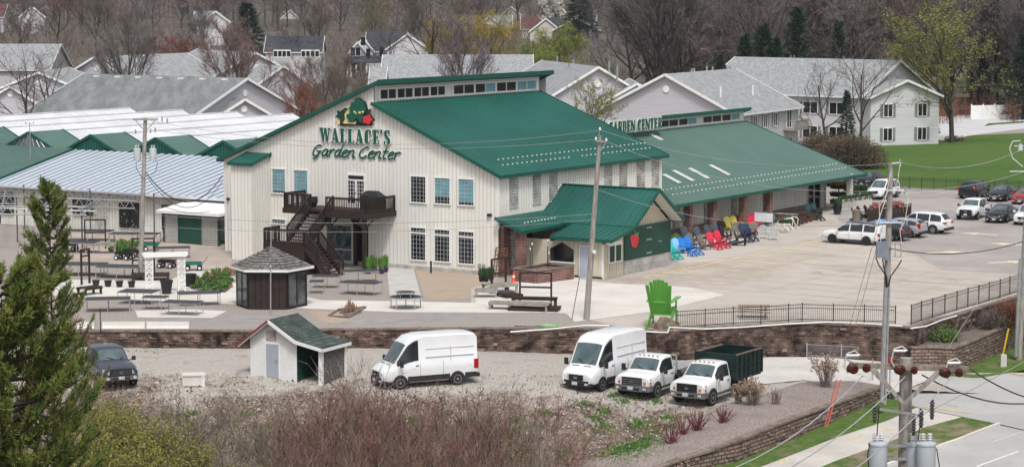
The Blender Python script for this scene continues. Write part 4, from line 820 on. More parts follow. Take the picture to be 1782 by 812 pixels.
for i, (x0, y0, x1, y1) in enumerate(((208, 352, 224.5, 396), (225.5, 352.5, 242, 396.5), (282, 356, 299, 400), (127, 346, 162, 375), (69, 342, 89, 365), (0, 335, 24, 372))):
 v0, z1 = fac(x0, y0, 6.7); v1, z0 = fac(x1, y1, 6.7)
 r = thing('garden_screen', ['black leaf cut screen panel on the hall wall, left of the pair beside the pole', 'black leaf cut screen panel on the hall wall, right of the pair beside the pole', 'narrow black cut out screen on the wall nearest the small green shed', 'wide low black cut out screen on the wall behind the pale young trees', 'small dark cut out screen behind the truss frames', 'dark cut out screen at the far left end of the hall wall'][i], 'screen', W(6.7, (v0 + v1) / 2, z0), 0, 'cut out garden screens')
 MB().wbox(6.66, 6.72, v1, v0, z0, z1).build('panel', pan, r, world=True)
 m = MB()
 for a in ((v0 - .08, v0, z0, z1), (v1, v1 + .08, z0, z1), (v1, v0, z1 - .08, z1), (v1, v0, z0, z0 + .08)): m.wbox(6.62, 6.66, *a)
 m.build('frame', black, r, world=True)
SH = thing('display_shed', 'small white roofed shed with green centre panel and lattice sides', 'shed', W(4.5, 29.3))
m = MB(); m.wbox(3.6, 3.66, 28.4, 30.5, 0, 2.1, 0); m.wbox(3.55, 3.7, 26.6, 32.0, 2.08, 2.3, 0); m.wbox(3.6, 6.6, 31.9, 32, 0, 2.1, 1)
for v in (26.7, 28.4, 30.5, 31.95): m.wbox(3.55, 3.7, v - .06, v + .06, 0, 2.1, 0)
m.build('wall', [green_p, white], SH, world=True)
m = MB()
for a, b in ((30.55, 31.9), (26.75, 28.35)):
 m = MB()
 for i in range(9): m.wbox(3.62, 3.64, lerp(a, b, i / 8) - .02, lerp(a, b, i / 8) + .02, .05, 2.05)
 for i in range(12): m.wbox(3.63, 3.65, a, b, .1 + i * .17, .15 + i * .17)
 m.build('lattice', siding_w, SH, world=True)
m = MB(); slab(m, W(3.2, 32.3, 2.28), W(3.2, 26.3, 2.28), W(6.8, 25.0, 2.9), W(6.8, 31.5, 2.9), .08, .6); m.build('roof', [white, white, white], SH, world=True)
poly_w = mat('polycarbonate_roof', (0.60, 0.61, 0.63), .35, var=.05, scale=.25, col2=(.70, .71, .72), spec=.5)
GH = thing('greenhouse_range', 'long range of white poly greenhouses with green fronted gables', 'greenhouse', W(30, 50))
zp, zv, uf, um, ub = 6.45, 4.85, 17.4, 21.6, 54.0
vc = [fac(x, y, uf)[0] for x, y in ((49, 231), (158, 240), (268, 241), (388, 250))]
st = (vc[0] - vc[3]) / 3; cents = [vc[3] + st * k for k in range(-3, 7)]; hw = st / 2
wm, gm2, dm, tr = MB(), MB(), MB(), MB()
for k, c in enumerate(cents):
 slab(wm, W(um, c - hw, zv), W(ub, c - hw, zv), W(ub, c, zp), W(um, c, zp), .05, 3.0, rib=.04, trim=None, ribw=.06)
 slab(wm, W(um, c + hw, zv), W(ub, c + hw, zv), W(ub, c, zp), W(um, c, zp), .05, 3.0, rib=.04, trim=None, ribw=.06)
 for f_ in (.33, .66): wm.beam(W(um, c - hw * f_, lerp(zp, zv, f_) + .07), W(ub, c - hw * f_, lerp(zp, zv, f_) + .07), .05, .05, 1)
 wm.beam(W(um, c, zp + .08), W(ub, c, zp + .08), .22, .08, 0)
 if k >= 0:
  slab(gm2, W(uf, c - hw, zv), W(um, c - hw, zv), W(um, c, zp + .05), W(uf, c, zp + .05), .08, .35, rib=.035)
  slab(gm2, W(uf, c + hw, zv), W(um, c + hw, zv), W(um, c, zp + .05), W(uf, c, zp + .05), .08, .35, rib=.035)
  (dm if abs(c - vc[0]) > .5 else tr).poly([W(uf + .1, c - hw, zv), W(uf + .1, c + hw, zv), W(uf + .1, c, zp)])
wm.build('poly_roof', [poly_w, white], GH, world=True); gm2.build('green_roof', [green_f, green_fr, green_d], GH, world=True)
for c in cents:
 if abs(c - vc[0]) < .5: continue
 dm = MB(); dm.poly([W(uf + .1, c - hw, zv), W(uf + .1, c + hw, zv), W(uf + .1, c, zp)]); ribs_wall(dm, 'u', uf + .1, c - hw, c + hw, zv, lambda v: zp - abs(v - c) * (zp - zv) / hw, mi=1)
 dm.build('gable_front', [green_d, green_r], GH, world=True)
tr.build('open_gable', mat('gable_film', (.20, .205, .21), .5, var=.1), GH, world=True)
m = MB(); c = vc[0]
for i in range(-4, 5):
 x = c + i * hw / 4.5; m.tube(W(uf - .02, x, zv), W(uf - .02, c + i * hw / 4.5 * .6, lerp(zv, zp, .5 + .3 * (1 - abs(i) / 4.5)) - (.0 if abs(i) < 4 else .5)), .045, .045, 4)
m.tube(W(uf - .02, c, zv), W(uf - .02, c, zp), .06, .06, 4); m.build('truss', gal, GH, world=True)
m = MB(); m.quad(W(20, cents[0] - hw, 0), W(20, cents[-1] + hw, 0), W(20, cents[-1] + hw, zv), W(20, cents[0] - hw, zv)); m.quad(W(20, cents[-1] + hw, 0), W(ub, cents[-1] + hw, 0), W(ub, cents[-1] + hw, zv), W(20, cents[-1] + hw, zv)); m.build('side_wall', poly_w, GH, world=True)
GX = thing('green_roof_lean_to', 'plain teal green ribbed roof left of the pale blue hall roof', 'building', W(10, 60))
m = MB(); slab(m, W(5.2, 75, 3.1), W(5.2, 52.4, 3.1), W(17.2, 53.8, 5.3), W(17.2, 77, 5.3), .08, .4); m.build('roof', [green_f, green_fr, green_d], GX, world=True)
m = MB(); m.quad(W(6.6, 52.3, 0), W(6.6, 75, 0), W(6.6, 75, 3.1), W(6.6, 52.3, 3.1)); ribs_wall(m, 'u', 6.6, 52.3, 75, 0, 3.1); m.build('wall', [siding, siding_w], GX, world=True)
mp = thing('weather_mast', 'thin grey weather mast with crossed sensor arms in front of the open gable', 'mast', P(53, 278, 4.6)); m = MB(); m.tube((0, 0, 0), (0, 0, 3.1 * S), .05, .04, 6); m.build('pole', gal, mp)
m = MB(); m.tube((-.35, 0, 3.0 * S), (.35, 0, 3.0 * S), .03); m.tube((-.35, 0, 3.0 * S), (-.35, 0, 3.15 * S), .07, .05); m.tube((.35, 0, 3.0 * S), (.35, 0, 3.2 * S), .03); m.build('sensor_arm', gal, mp)
TF = thing('truss_canopy', 'bare grey open web steel canopy frames over the display yard', 'canopy', P(120, 400, 0))
def truss(a, b, d=.6):
 m = MB(); up = Z * d; n = max(3, int((b - a).length / .9)); m.tube(a, b, .055, .055, 4); m.tube(a + up, b + up, .055, .055, 4)
 for i in range(n): p, q, r = a.lerp(b, i / n), a.lerp(b, (i + .5) / n) + up, a.lerp(b, (i + 1) / n); m.tube(p, q, .035, .035, 3); m.tube(q, r, .035, .035, 3)
 m.build('truss', gal, TF, world=True)
for a_, b_ in (((-60, 334), (252, 352)), ((-60, 352), (235, 363)), ((-60, 372), (150, 374))): truss(P(*a_, 2.6), P(*b_, 2.6))
for a_, b_ in (((10, 338), (2, 375)), ((95, 343), (70, 374)), ((180, 349), (140, 374))): truss(P(*a_, 2.5), P(*b_, 2.5), .4)
for u in (5.4, -2.4):
 for v in (34.5, 41, 48, 55): MB().tube(W(u, v, 0), W(u, v, 3.4), .06, .06, 6).build('post', mat('grey_post', (.10, .105, .11), .6), TF, world=True)
m = MB(); m.tube(W(-3.2, 56, 2.2), W(-2.6, 33, 2.75), .05, .05, 5); m.build('front_pipe', white, TF, world=True)
shing_g = mat('weathered_shake', (0.07, 0.066, 0.063), .9, scale=3.5, col2=(0.24, 0.23, 0.215), fine=.3, fscale=14, bump=.4)
gz_c = P(473, 531, 0)
GZ = thing('gazebo', 'six sided dark brown garden kiosk with weathered shake roof and white fascia', 'gazebo', gz_c)
def octp(r, z, n=6, ph=-2): return [Vector((r * math.cos(R(ph + i * 360 / n)), r * math.sin(R(ph + i * 360 / n)), z)) for i in range(n)]
m = MB(); r0 = 2.25
a, b = octp(r0, 0), octp(r0, 2.45); m.add(a + b, [(i, (i + 1) % 6, 6 + (i + 1) % 6, 6 + i) for i in range(6)])
for i in range(6):
 p, q = a[i], a[(i + 1) % 6]; d = (q - p).normalized(); n = Vector((d.y, -d.x, 0)); L = (q - p).length
 for k in range(1, 6): c = p + d * (L * k / 6) + n * .012; m.tube(c + Z * .05, c + Z * 2.4, .018, .018, 4, 1)
m.build('wall', [brownwood, mat('dark_batten', (.018, .011, .010), .7)], GZ)
for i in (0, 1, 2, 3, 5):
 p, q = a[i], a[(i + 1) % 6]; d = (q - p).normalized(); n = Vector((d.y, -d.x, 0)); L = (q - p).length
 fm, gm_ = MB(), MB()
 for s, e in ((.08, .14), (.48, .54), (.88, .94)): fm.hexa([p + d * L * s + n * .01 + Z * .15, p + d * L * e + n * .01 + Z * .15, p + d * L * e + n * .07 + Z * .15, p + d * L * s + n * .07 + Z * .15], [x + Z * 2.15 for x in (p + d * L * s + n * .01, p + d * L * e + n * .01, p + d * L * e + n * .07, p + d * L * s + n * .07)])
 for z in (.1, 2.15): fm.hexa([x + Z * z for x in (p + d * L * .08 + n * .012, p + d * L * .94 + n * .012, p + d * L * .94 + n * .072, p + d * L * .08 + n * .072)], [x + Z * (z + .08) for x in (p + d * L * .08 + n * .012, p + d * L * .94 + n * .012, p + d * L * .94 + n * .072, p + d * L * .08 + n * .072)])
 gm_.quad(*[x + n * .045 for x in (p + d * L * .1 + Z * .15, p + d * L * .92 + Z * .15, p + d * L * .92 + Z * 2.15, p + d * L * .1 + Z * 2.15)])
 w_ = fm.build('window', black, GZ); gm_.build('pane', mat('gazebo_glass', (.025, .03, .033), .1, scale=1.2, col2=(.11, .12, .125)), w_)
m = MB(); apx = Vector((0, 0, 3.72)); steps = 9
for k in range(steps):                        # overlapping courses of shakes
 t0, t1 = k / steps, (k + 1) / steps; ra, rb = lerp(2.66, .08, t0), lerp(2.66, .08, t1); za, zb = lerp(2.50, 3.72, t0) + .05, lerp(2.50, 3.72, t1) + .0
 for i in range(6):
  a0, a1 = R(-2 + i * 60), R(58 + i * 60); nn = max(1, int(ra / .22))
  for j in range(nn):
   f0, f1 = j / nn, (j + .93) / nn; w = (rnd.random() - .5) * .03
   pt_ = lambda r, f, z: Vector((r * lerp(math.cos(a0), math.cos(a1), f), r * lerp(math.sin(a0), math.sin(a1), f), z))
   m.quad(pt_(ra, f0, za + w), pt_(ra, f1, za + w), pt_(rb, f1, zb), pt_(rb, f0, zb), 0 if rnd.random() < .55 else 1)
a = octp(2.64, 2.47); m.add(a + [apx - Z * .02], [(i, (i + 1) % 6, 6) for i in range(6)], 0)
m.build('shake_roof', [shing_g, mat('pale_shake', (.20, .188, .178), .9, var=.35, scale=3, fine=.2, fscale=12)], GZ)
m = MB(); a, b = octp(2.70, 2.38), octp(2.70, 2.54); c2 = octp(2.3, 2.38); m.add(a + b + c2, [(i, (i + 1) % 6, 6 + (i + 1) % 6, 6 + i) for i in range(6)] + [(i, (i + 1) % 6, 12 + (i + 1) % 6, 12 + i) for i in range(6)]); m.build('fascia', white, GZ)
m = MB(); m.tube((0, 0, 3.7), (0, 0, 4.2), .03); m.build('finial', gal, GZ)
pp_ = thing('conduit_mast', 'thin galvanised conduit mast standing just before the gazebo', 'pole', P(471, 546, 0)); m = MB(); m.tube((0, 0, 0), (0.03, 0, 2.9), .045, .045, 6); m.tube((0.03, 0, 2.9), (.03, 0, 3.05), .09, .05, 6); m.path([(0.03, 0, 2.9), (-.03, 0, 3.6), (.05, 0, 4.4)], .012, 4); m.build('mast_tube', gal, pp_)
sh_green = brickmat('green_shingle', (0.058, 0.078, 0.071), (0.088, 0.110, 0.101), (0.030, 0.045, 0.040), .17, .085, msize=.01, fine=.2)
wsid = brickmat('white_fish_scale', (.78, .78, .77), (.74, .74, .73), (.60, .60, .60), .15, .10, msize=.008, fine=.03)
c0 = PA(436, 652); c1 = PA(517, 664)
c1 = Vector((c1.x, c1.y, c0.z)); fd = (c1 - c0).normalized(); bd = Vector((-fd.y, fd.x, 0)); ww = (c1 - c0).length
WSH = thing('garden_shed', 'small white scalloped shed with green shingle roof and grey door', 'shed', (c0 + c1) / 2)
def q_(x, y, z): return c0 + fd * x + bd * y + Z * z
pk = 3.05; ev = 2.05; dp = 2.3; pkx = ww * .46
m = MB()
m.poly([q_(0, 0, -.2), q_(ww, 0, -.2), q_(ww, 0, ev), q_(pkx, 0, pk), q_(0, 0, ev)]); m.poly([q_(0, dp, -.2), q_(ww, dp, -.2), q_(ww, dp, ev), q_(pkx, dp, pk), q_(0, dp, ev)])
m.quad(q_(0, 0, -.2), q_(0, dp, -.2), q_(0, dp, ev), q_(0, 0, ev)); m.quad(q_(ww, 0, -.2), q_(ww, dp, -.2), q_(ww, dp, ev), q_(ww, 0, ev), 1); m.build('wall', [wsid, green_p], WSH, world=True)
rs = MB(); e_ = .32
def rs_slab(a, b, c, d, th=.09): rs.hexa([a, b, c, d], [x + Z * th for x in (a, b, c, d)])
rs_slab(q_(pkx, -e_, pk), q_(pkx, dp + e_, pk), q_(ww + .1, dp + e_, ev), q_(ww + .1, -e_, ev)); rs_slab(q_(ww + .1, -e_, ev), q_(ww + .1, dp + e_, ev), q_(ww + 1.75, dp + e_, 1.72), q_(ww + 1.75, -e_, 1.72))
rs_slab(q_(-.55, -e_, ev - .42), q_(-.55, dp + e_, ev - .42), q_(pkx, dp + e_, pk), q_(pkx, -e_, pk)); rs.build('roof', sh_green, WSH, world=True)
m = MB()
for a, b in (((pkx, pk), (-.58, ev - .44)), ((pkx, pk), (ww + .1, ev)), ((ww + .1, ev), (ww + 1.8, 1.72))): m.beam(q_(a[0], -e_ - .03, a[1] + .0), q_(b[0], -e_ - .03, b[1] + .0), .05, .17, 0)
m.beam(q_(ww + 1.78, -e_, 1.70), q_(ww + 1.78, dp + e_, 1.70), .05, .16); m.build('fascia', white, WSH, world=True)
m = MB(); m.beam(q_(pkx, -e_ - .07, pk + .02), q_(-.62, -e_ - .07, ev - .44), .05, .11); m.build('red_trim', mat('faded_red_trim', (.20, .045, .04), .6), WSH, world=True)
for x, y in ((ww + 1.55, -.05), (ww + 1.55, dp)): m = MB(); m.bc(tuple(q_(x, y, .8)), (.2, .2, 2.0), 0, math.atan2(fd.y, fd.x)); m.build('porch_post', white, WSH, world=True)
m = MB(); m.quad(q_(ww + .02, dp - .05, -.1), q_(ww + 1.6, dp - .05, -.1), q_(ww + 1.6, dp - .05, 1.7), q_(ww + .02, dp - .05, 1.9)); m.quad(q_(ww + 1.6, .05, -.1), q_(ww + 1.6, dp - .05, -.1), q_(ww + 1.6, dp - .05, 1.68), q_(ww + 1.6, .05, 1.68)); m.build('lattice_screen', mat('dark_lattice', (.06, .055, .05), .9, scale=9, col2=(.16, .15, .14)), WSH, world=True)
dx0, dx1 = ww * .36, ww * .62
m = MB(); m.hexa([q_(dx0 - .08, -.05, -.05), q_(dx1 + .08, -.05, -.05), q_(dx1 + .08, -.004, -.05), q_(dx0 - .08, -.004, -.05)], [q_(dx0 - .08, -.05, 1.88), q_(dx1 + .08, -.05, 1.88), q_(dx1 + .08, -.004, 1.88), q_(dx0 - .08, -.004, 1.88)], 1)
m.hexa([q_(dx0, -.08, 0), q_(dx1, -.08, 0), q_(dx1, -.051, 0), q_(dx0, -.051, 0)], [q_(dx0, -.08, 1.8), q_(dx1, -.08, 1.8), q_(dx1, -.051, 1.8), q_(dx0, -.051, 1.8)], 0); d_ = m.build('door', [mat('grey_blue_door', (.33, .36, .42), .6, var=.06), white], WSH, world=True)
m = MB(); k_ = q_(dx1 - .1, -.12, .95); m.bc(tuple(k_), (.06, .06, .12)); m.build('handle', gal, d_)
m = MB(); m.hexa([q_(pkx - .3, -.06, 2.0), q_(pkx + .3, -.06, 2.0), q_(pkx + .3, -.01, 2.0), q_(pkx - .3, -.01, 2.0)], [q_(pkx - .3, -.06, 2.52), q_(pkx + .3, -.06, 2.52), q_(pkx + .3, -.01, 2.52), q_(pkx - .3, -.01, 2.52)]); m.build('boarded_vent', greywood, WSH, world=True)
sh_grey = mat('grey_shingle', (0.235, 0.245, 0.255), .9, scale=1.4, col2=(0.33, 0.34, 0.35), fine=.16, fscale=5)
sh_grey2 = mat('mottled_shingle', (0.21, 0.235, 0.26), .9, scale=2.5, col2=(0.35, 0.35, 0.34), fine=.2, fscale=4)
sh_grey3 = mat('streaked_shingle', (0.145, 0.16, 0.165), .9, scale=.8, col2=(0.22, 0.235, 0.24), fine=.14, fscale=4, stretch=(1, .35, .35))
sh_dark = mat('dark_shingle', (0.045, 0.048, 0.06), .9, var=.2, scale=1, fine=.15, fscale=3)
sh_red = mat('red_brown_shingle', (0.10, 0.045, 0.042), .9, var=.2, scale=1)
lav = mat('lavender_siding', (0.49, 0.485, 0.52), .6, var=.04, scale=.5, stretch=(.3, .3, 12), fine=.05, fscale=1)
lavw = mat('pale_siding', (0.59, 0.59, 0.61), .6, var=.05, scale=.5, stretch=(.3, .3, 12), fine=.06, fscale=1)
crm = mat('cream_house_siding', (0.58, 0.54, 0.47), .6, var=.05, scale=.5)
def gabled(par, A, B, hw_, ze, z0, wm_, rm_, vent=True, over=.5, trimw=.3, ventends=(0, 1), fascia=True, th=.18):
 """gabled block: ridge A-B, half width, eave and base heights in metres"""
 d = (B - A); d.z = 0; d.normalize(); n = Vector((-d.y, d.x, 0)); zr = A.z
 m = MB(); sl = (zr - ze) / hw_
 for E in (A, B): m.poly([Vector((E.x, E.y, 0)) + n * s + Z * z for s, z in ((-hw_, z0), (hw_, z0), (hw_, ze), (0, zr), (-hw_, ze))])
 for s in (-hw_, hw_): a, b = [Vector((E.x, E.y, 0)) + n * s for E in (A, B)]; m.quad(a + Z * z0, b + Z * z0, b + Z * ze, a + Z * ze)
 m.build('wall', wm_, par, world=True)
 m = MB(); A2, B2 = A - d * over, B + d * over; ho = hw_ + over; zo = ze - sl * over
 for s in (-1, 1):
  e0, e1 = [Vector((E.x, E.y, zo)) + n * s * ho for E in (A2, B2)]
  m.hexa([e0, e1, B2, A2], [p + Z * th for p in (e0, e1, B2, A2)])
 m.build('roof', rm_, par, world=True)
 if fascia:
  m = MB()
  for E in (A2 - d * .04, B2 + d * .04):
   for s in (-1, 1): m.beam(E + Z * th * .4, Vector((E.x, E.y, zo)) + n * s * ho + Z * th * .4, .08, trimw)
  for s in (-1, 1): m.beam(Vector((A2.x, A2.y, zo)) + n * s * (ho + .04) + Z * .05, Vector((B2.x, B2.y, zo)) + n * s * (ho + .04) + Z * .05, .08, .2)
  m.build('fascia', white, par, world=True)
 if vent:
  for k, E in enumerate((A, B)):
   if k in ventends:
    o = d * (-.06 if k == 0 else .06); c = Vector((E.x, E.y, zr - (zr - ze) * .38)) + o; m = MB()
    m.tube(c - o, c + o, .42, .42, 14); m.build('round_vent', white, par, world=True)
 return d, n
def wins(par, A, B, hw_, side, spots, z, w=1.0, h=1.3, shut=True, dark=glass, end=None):
 """windows on the eave side (side=+-1) at fractions, or on gable end"""
 d = (B - A); d.z = 0; L = d.length; d.normalize(); n = Vector((-d.y, d.x, 0))
 for t in spots:
  if end is None: c = Vector((A.x, A.y, z)) + d * (L * t) + n * side * hw_; ax, out = d, n * side
  else: E, o = (A, -d) if end == 0 else (B, d); c = Vector((E.x, E.y, z)) + n * t; ax, out = n, o
  def bx(mb, x0, x1, z0, z1, d0, d1, mi=0): mb.hexa([c + ax * x0 + out * d0 + Z * z0, c + ax * x1 + out * d0 + Z * z0, c + ax * x1 + out * d1 + Z * z0, c + ax * x0 + out * d1 + Z * z0], [c + ax * x0 + out * d0 + Z * z1, c + ax * x1 + out * d0 + Z * z1, c + ax * x1 + out * d1 + Z * z1, c + ax * x0 + out * d1 + Z * z1], mi)
  m = MB()
  for a in ((-w / 2 - .08, -w / 2 + .02, 0, h), (w / 2 - .02, w / 2 + .08, 0, h), (-w / 2, w / 2, -.08, .02), (-w / 2, w / 2, h - .02, h + .1), (-.04, .04, 0, h)): bx(m, *a, .005, .10)
  if shut:
   for s in (-1, 1): bx(m, s * (w / 2 + .3) - .2, s * (w / 2 + .3) + .2, -.05, h + .05, .004, .06, 1)
  f = m.build('window', [white, mat('grey_shutter', (.22, .225, .24), .7)], par, world=True); m = MB(); bx(m, -w / 2 + .02, w / 2 - .02, .02, h - .02, .006, .05); m.build('pane', dark, f)
def R3(px, py, z): return P(px, py, z)
def apart(label, a, b, zr, hw_, ze, rm_=None, wm_=None, z0=0, cat='building', name='apartment_block', ventends=(0, 1), group='grey roofed apartment blocks'):
 A, B = P(*a, zr), P(*b, zr); r = thing(name, label, cat, Vector(((A.x + B.x) / 2, (A.y + B.y) / 2, z0)), 0, group)
 gabled(r, A, B, hw_, ze * S, z0 - .3, wm_ or lav, rm_ or sh_grey, ventends=ventends); return r, A, B
def stacks(par, pts, z, h=.9, w=.12, white_=True):
 m = MB()
 for x, y in pts:
  p = P(x, y, z); m = MB(); m.tube(p - Z * .4, p + Z * h, w, w, 6); m.build('vent_pipe', white if white_ else gal, par, world=True)
r, A, B = apart('long low apartment roof with white ridge vents and a gable, directly behind the white greenhouses', (150, 131), (425, 138), 8.5, 11, 4.3, sh_grey3)
for k in range(7):
 m = MB(); p = A.lerp(B, .06 + k * .135); m.bc((p.x + .4, p.y - .9, p.z - .15), (.8, .5, .35), 0, -.5); m.build('ridge_vent', white, r, world=True)
gabled(r, P(372, 168, 6.3), P(424, 174, 6.3), 5.0, 3.6 * S, 0, lav, sh_grey3, ventends=(1,)); stacks(r, [(383, 178), (92, 172)], 5.6, .8)
r, A, B = apart('apartment block with a white trimmed gable and pale roof behind the two tall bare trees', (168, 100), (322, 94), 9.5, 8.5, 5.5)
r, A, B = apart('hipped looking apartment roof whose gable end rises right of the reddish bare tree', (345, 87), (443, 93), 9.7, 10, 5.0)
gabled(r, P(455, 114, 8.2), P(490, 116, 8.2), 4.8, 5.4 * S, 0, lav, sh_grey, ventends=(1,)); stacks(r, [(364, 86), (396, 88), (375, 100)], 9.4)
r, A, B = apart('pale grey apartment roof at the far left edge behind bare trees', (-60, 78), (102, 78), 9.5, 10, 5.5)
r, A, B = apart('nearest left apartment block with a white edged gable behind bare trees', (68, 127), (118, 119), 8.0, 9, 4.6, wm_=lav)
gabled(r, P(18, 152, 6.4), P(60, 146, 6.4), 4, 4.2 * S, 0, lav, sh_grey)
r, A, B = apart('apartment block with wide mottled roof just over the shop clerestory', (672, 97), (922, 97), 9.6, 10, 5.5, sh_grey2, lavw); stacks(r, [(768, 122), (846, 121), (783, 108)], 7.5)
gabled(r, P(650, 119, 8.2), P(668, 119, 8.2), 4.5, 5.8 * S, 0, lavw, sh_grey2)
r, A, B = apart('apartment block with a lavender gable and round vent right of the clerestory roof end', (945, 107), (1040, 118), 9.5, 9.5, 4.3, ventends=(1,)); stacks(r, [(962, 117), (970, 108), (990, 122), (998, 114)], 8.9, .9, .12, False)
gabled(r, P(1096, 139, 7.6), P(1108, 147, 7.6), 4.6, 5.2 * S, 0, lav, sh_grey, ventends=())
stacks(r, [(1060, 128), (1074, 137)], 8.6, 1.6, .12, False)
r, A, B = apart('two storey lavender apartment block with balcony behind the long sales hall', (1160, 131), (1277, 122), 9.5, 8.6, 5.5, ventends=(0,))
wins(r, A, B, 8.6, -1, (.30, .46, .62), 3.6 * S, 1.2, 1.5); wins(r, A, B, 8.6, -1, (.84,), 3.2 * S, 1.5, 2.1, False); wins(r, A, B, 8.6, -1, (.46, .62, .86), .6 * S, 1.2, 1.5, False)
d_ = (B - A); d_.z = 0; L_ = d_.length; d_.normalize(); n_ = Vector((d_.y, -d_.x, 0)); c = Vector((A.x, A.y, 0)) + d_ * L_ * .9 + n_ * 8.6
m = MB(); f = lambda x, y, z: c + d_ * x + n_ * y + Z * z
m.hexa([f(-3, 0.02, 3.1), f(1.6, 0.02, 3.1), f(1.6, 1.5, 3.1), f(-3, 1.5, 3.1)], [f(-3, 0.02, 3.3), f(1.6, 0.02, 3.3), f(1.6, 1.5, 3.3), f(-3, 1.5, 3.3)])
m.beam(f(-3, 1.5, 4.3), f(1.6, 1.5, 4.3), .1, .08); m.beam(f(-3, .05, 4.3), f(-3, 1.5, 4.3), .1, .08); m.beam(f(1.6, .05, 4.3), f(1.6, 1.5, 4.3), .1, .08)
for i in range(24): x = -3 + 4.6 * i / 23; m.beam(f(x, 1.5, 3.3), f(x, 1.5, 4.3), .05, .05, 0, up=d_)
m.build('balcony', greywood, r, world=True)
stacks(r, [(1204, 134), (1208, 133), (1230, 129), (1240, 130), (1266, 130), (1270, 128)], 9.0, 1.0, .12, False); stacks(r, [(1254, 150), (1272, 150), (1254, 163), (1310, 160)], 7.8, .8)
gabled(r, P(1120, 176, 6.0), P(1150, 170, 6.0), 5.2, 4.0 * S, 0, lav, sh_grey, ventends=())
r, A, B = apart('large two storey apartment block with mottled roof beside the lawn', (1285, 101), (1562, 107), 10.0, 9.2, 6.0, sh_grey2, lavw, ventends=(1,))
wins(r, A, B, 9.2, -1, (.36, .70, .86), 3.7 * S, 2.2, 1.5); wins(r, A, B, 9.2, -1, (.70, .86), .7 * S, 2.2, 1.5); wins(r, A, B, 9.2, 1, (), 1)
A3, B3 = P(1545, 139, 7.8), P(1576, 141, 7.8); gabled(r, A3, B3, 5.2, 5.9 * S, 0, lavw, sh_grey2, ventends=())
for z_ in (.6, 3.5): wins(r, A3, B3, 5.2, 0, (-2.6, 2.6), z_ * S, 1.3, 1.6, end=1); stacks(r, [(1376, 102), (1382, 102), (1468, 104)], 9.9, .5)
m = MB()
for k in range(3): p = P(1522 + k * 8, 244, 0); m.bc((p.x, p.y - .8, .45), (.9, .9, .9), 0, -.5)
r2 = thing('air_conditioner', 'row of dark air conditioning units against the white apartment wall', 'air conditioner', P(1530, 244, 0)); m.build('cabinet', gal, r2, world=True)
def fhouse(label, bodies, D, cat='house', name='house', extra=None, group='houses among the far trees'):
 bx0 = bodies[0]; c = PD(bx0[0], bx0[1], D); hz = hill_h(c.x, c.y); r = thing(name, label, cat, Vector((c.x, c.y, hz)), 0, group)
 for (x0, y0, d0, x1, y1, d1, hw_, drop, wm_, rm_) in bodies:
  A, B = PD(x0, y0, d0), PD(x1, y1, d1); B.z = A.z; gabled(r, A, B, hw_, A.z - drop, hz - 2, wm_, rm_, vent=False, over=.35, trimw=.35)
  r['_'] = 0; del r['_']
  yield_ = (A, B, hw_)
 return r, A, B
r, A, B = fhouse('white gabled farmhouse style home with dark roof and porch among the trees', [(709, 60, 492, 709.5, 60, 503, 4.8, 3.4, lavw, sh_dark), (640, 57, 503, 706, 57, 503, 5.5, 4.2, lavw, sh_dark), (632, 66, 494, 632.5, 66, 500, 2.3, 3.0, lavw, sh_dark), (622.5, 74, 491, 623, 74, 497, 1.8, 2.2, lavw, sh_dark)], 500)
for x, y in ((623, 90), (614, 90), (641, 92), (632, 72), (664, 90), (614, 118), (626, 118)):
 p = PD(x, y, 489); m = MB(); m.bc(tuple(p), (1.0, .12, 1.9)); m.build('window', glass, r, world=True)
m = MB(); a, b = PD(603, 110, 487), PD(664, 110, 487); m.hexa([a, b, b + Vector((0, 5, 1.4)), a + Vector((0, 5, 1.4))], [q + Z * .25 for q in (a, b, b + Vector((0, 5, 1.4)), a + Vector((0, 5, 1.4)))]); m.build('porch_roof', sh_dark, r, world=True)
m = MB()
for x in (604, 611, 620, 638, 650): p = PD(x, 122, 487.5); m = MB(); m.bc((p.x, p.y, p.z - .3), (.3, .3, 3.2)); m.build('porch_post', white, r, world=True)
r, A, B = fhouse('dark roofed house with two white window bands seen through tree trunks', [(466, 64, 470, 562, 64, 470, 5.0, 3.2, lavw, sh_dark)], 470)
for a, b in ((476, 506), (524, 556)):
 m = MB(); p, q = PD(a, 93.5, 463.5), PD(b, 93.5, 463.5); m.bc(((p.x + q.x) / 2, p.y, p.z), ((q - p).length, .3, 1.7)); w_ = m.build('dormer', white, r, world=True)
 for k in range(4): m = MB(); p2 = p.lerp(q, (k + .5) / 4); m.bc((p2.x, p2.y - .2, p2.z), (.75, .1, 1.1)); m.build('pane', glass, w_)
fhouse('cream house with a plain gable and dark blue roof between bare trees', [(950, 33, 610, 951, 33, 630, 4.6, 3.6, crm, sh_dark), (952, 32, 622, 984, 32, 622, 4.6, 3.6, crm, sh_dark)], 620)
fhouse('grey roofed house with a dark sloping gable right of the cream house', [(1003, 33, 600, 1004, 33, 620, 6.5, 3.2, mat('slate_siding', (.12, .125, .15), .7), sh_dark), (1006, 27, 628, 1036, 27, 628, 5, 3, crm, sh_grey3)], 610)
fhouse('distant cream house with a square chimney near the top of the picture', [(889, 12, 760, 890, 12, 775, 4.6, 4, crm, sh_grey3)], 765)
fhouse('distant dark roofed house behind the left yellow willow', [(765, 27, 640, 810, 27, 640, 5, 3.5, crm, sh_dark)], 640)
fhouse('distant grey roofed house with small gable behind the right yellow willow', [(852, 28, 650, 890, 27, 650, 5, 3.5, crm, sh_grey3), (852, 29, 640, 852.5, 29, 648, 3, 2.4, crm, sh_grey3)], 650)
fhouse('distant house with red brown roof left of the cream gable', [(908, 30, 660, 940, 30, 660, 5, 3.6, crm, sh_red)], 660)
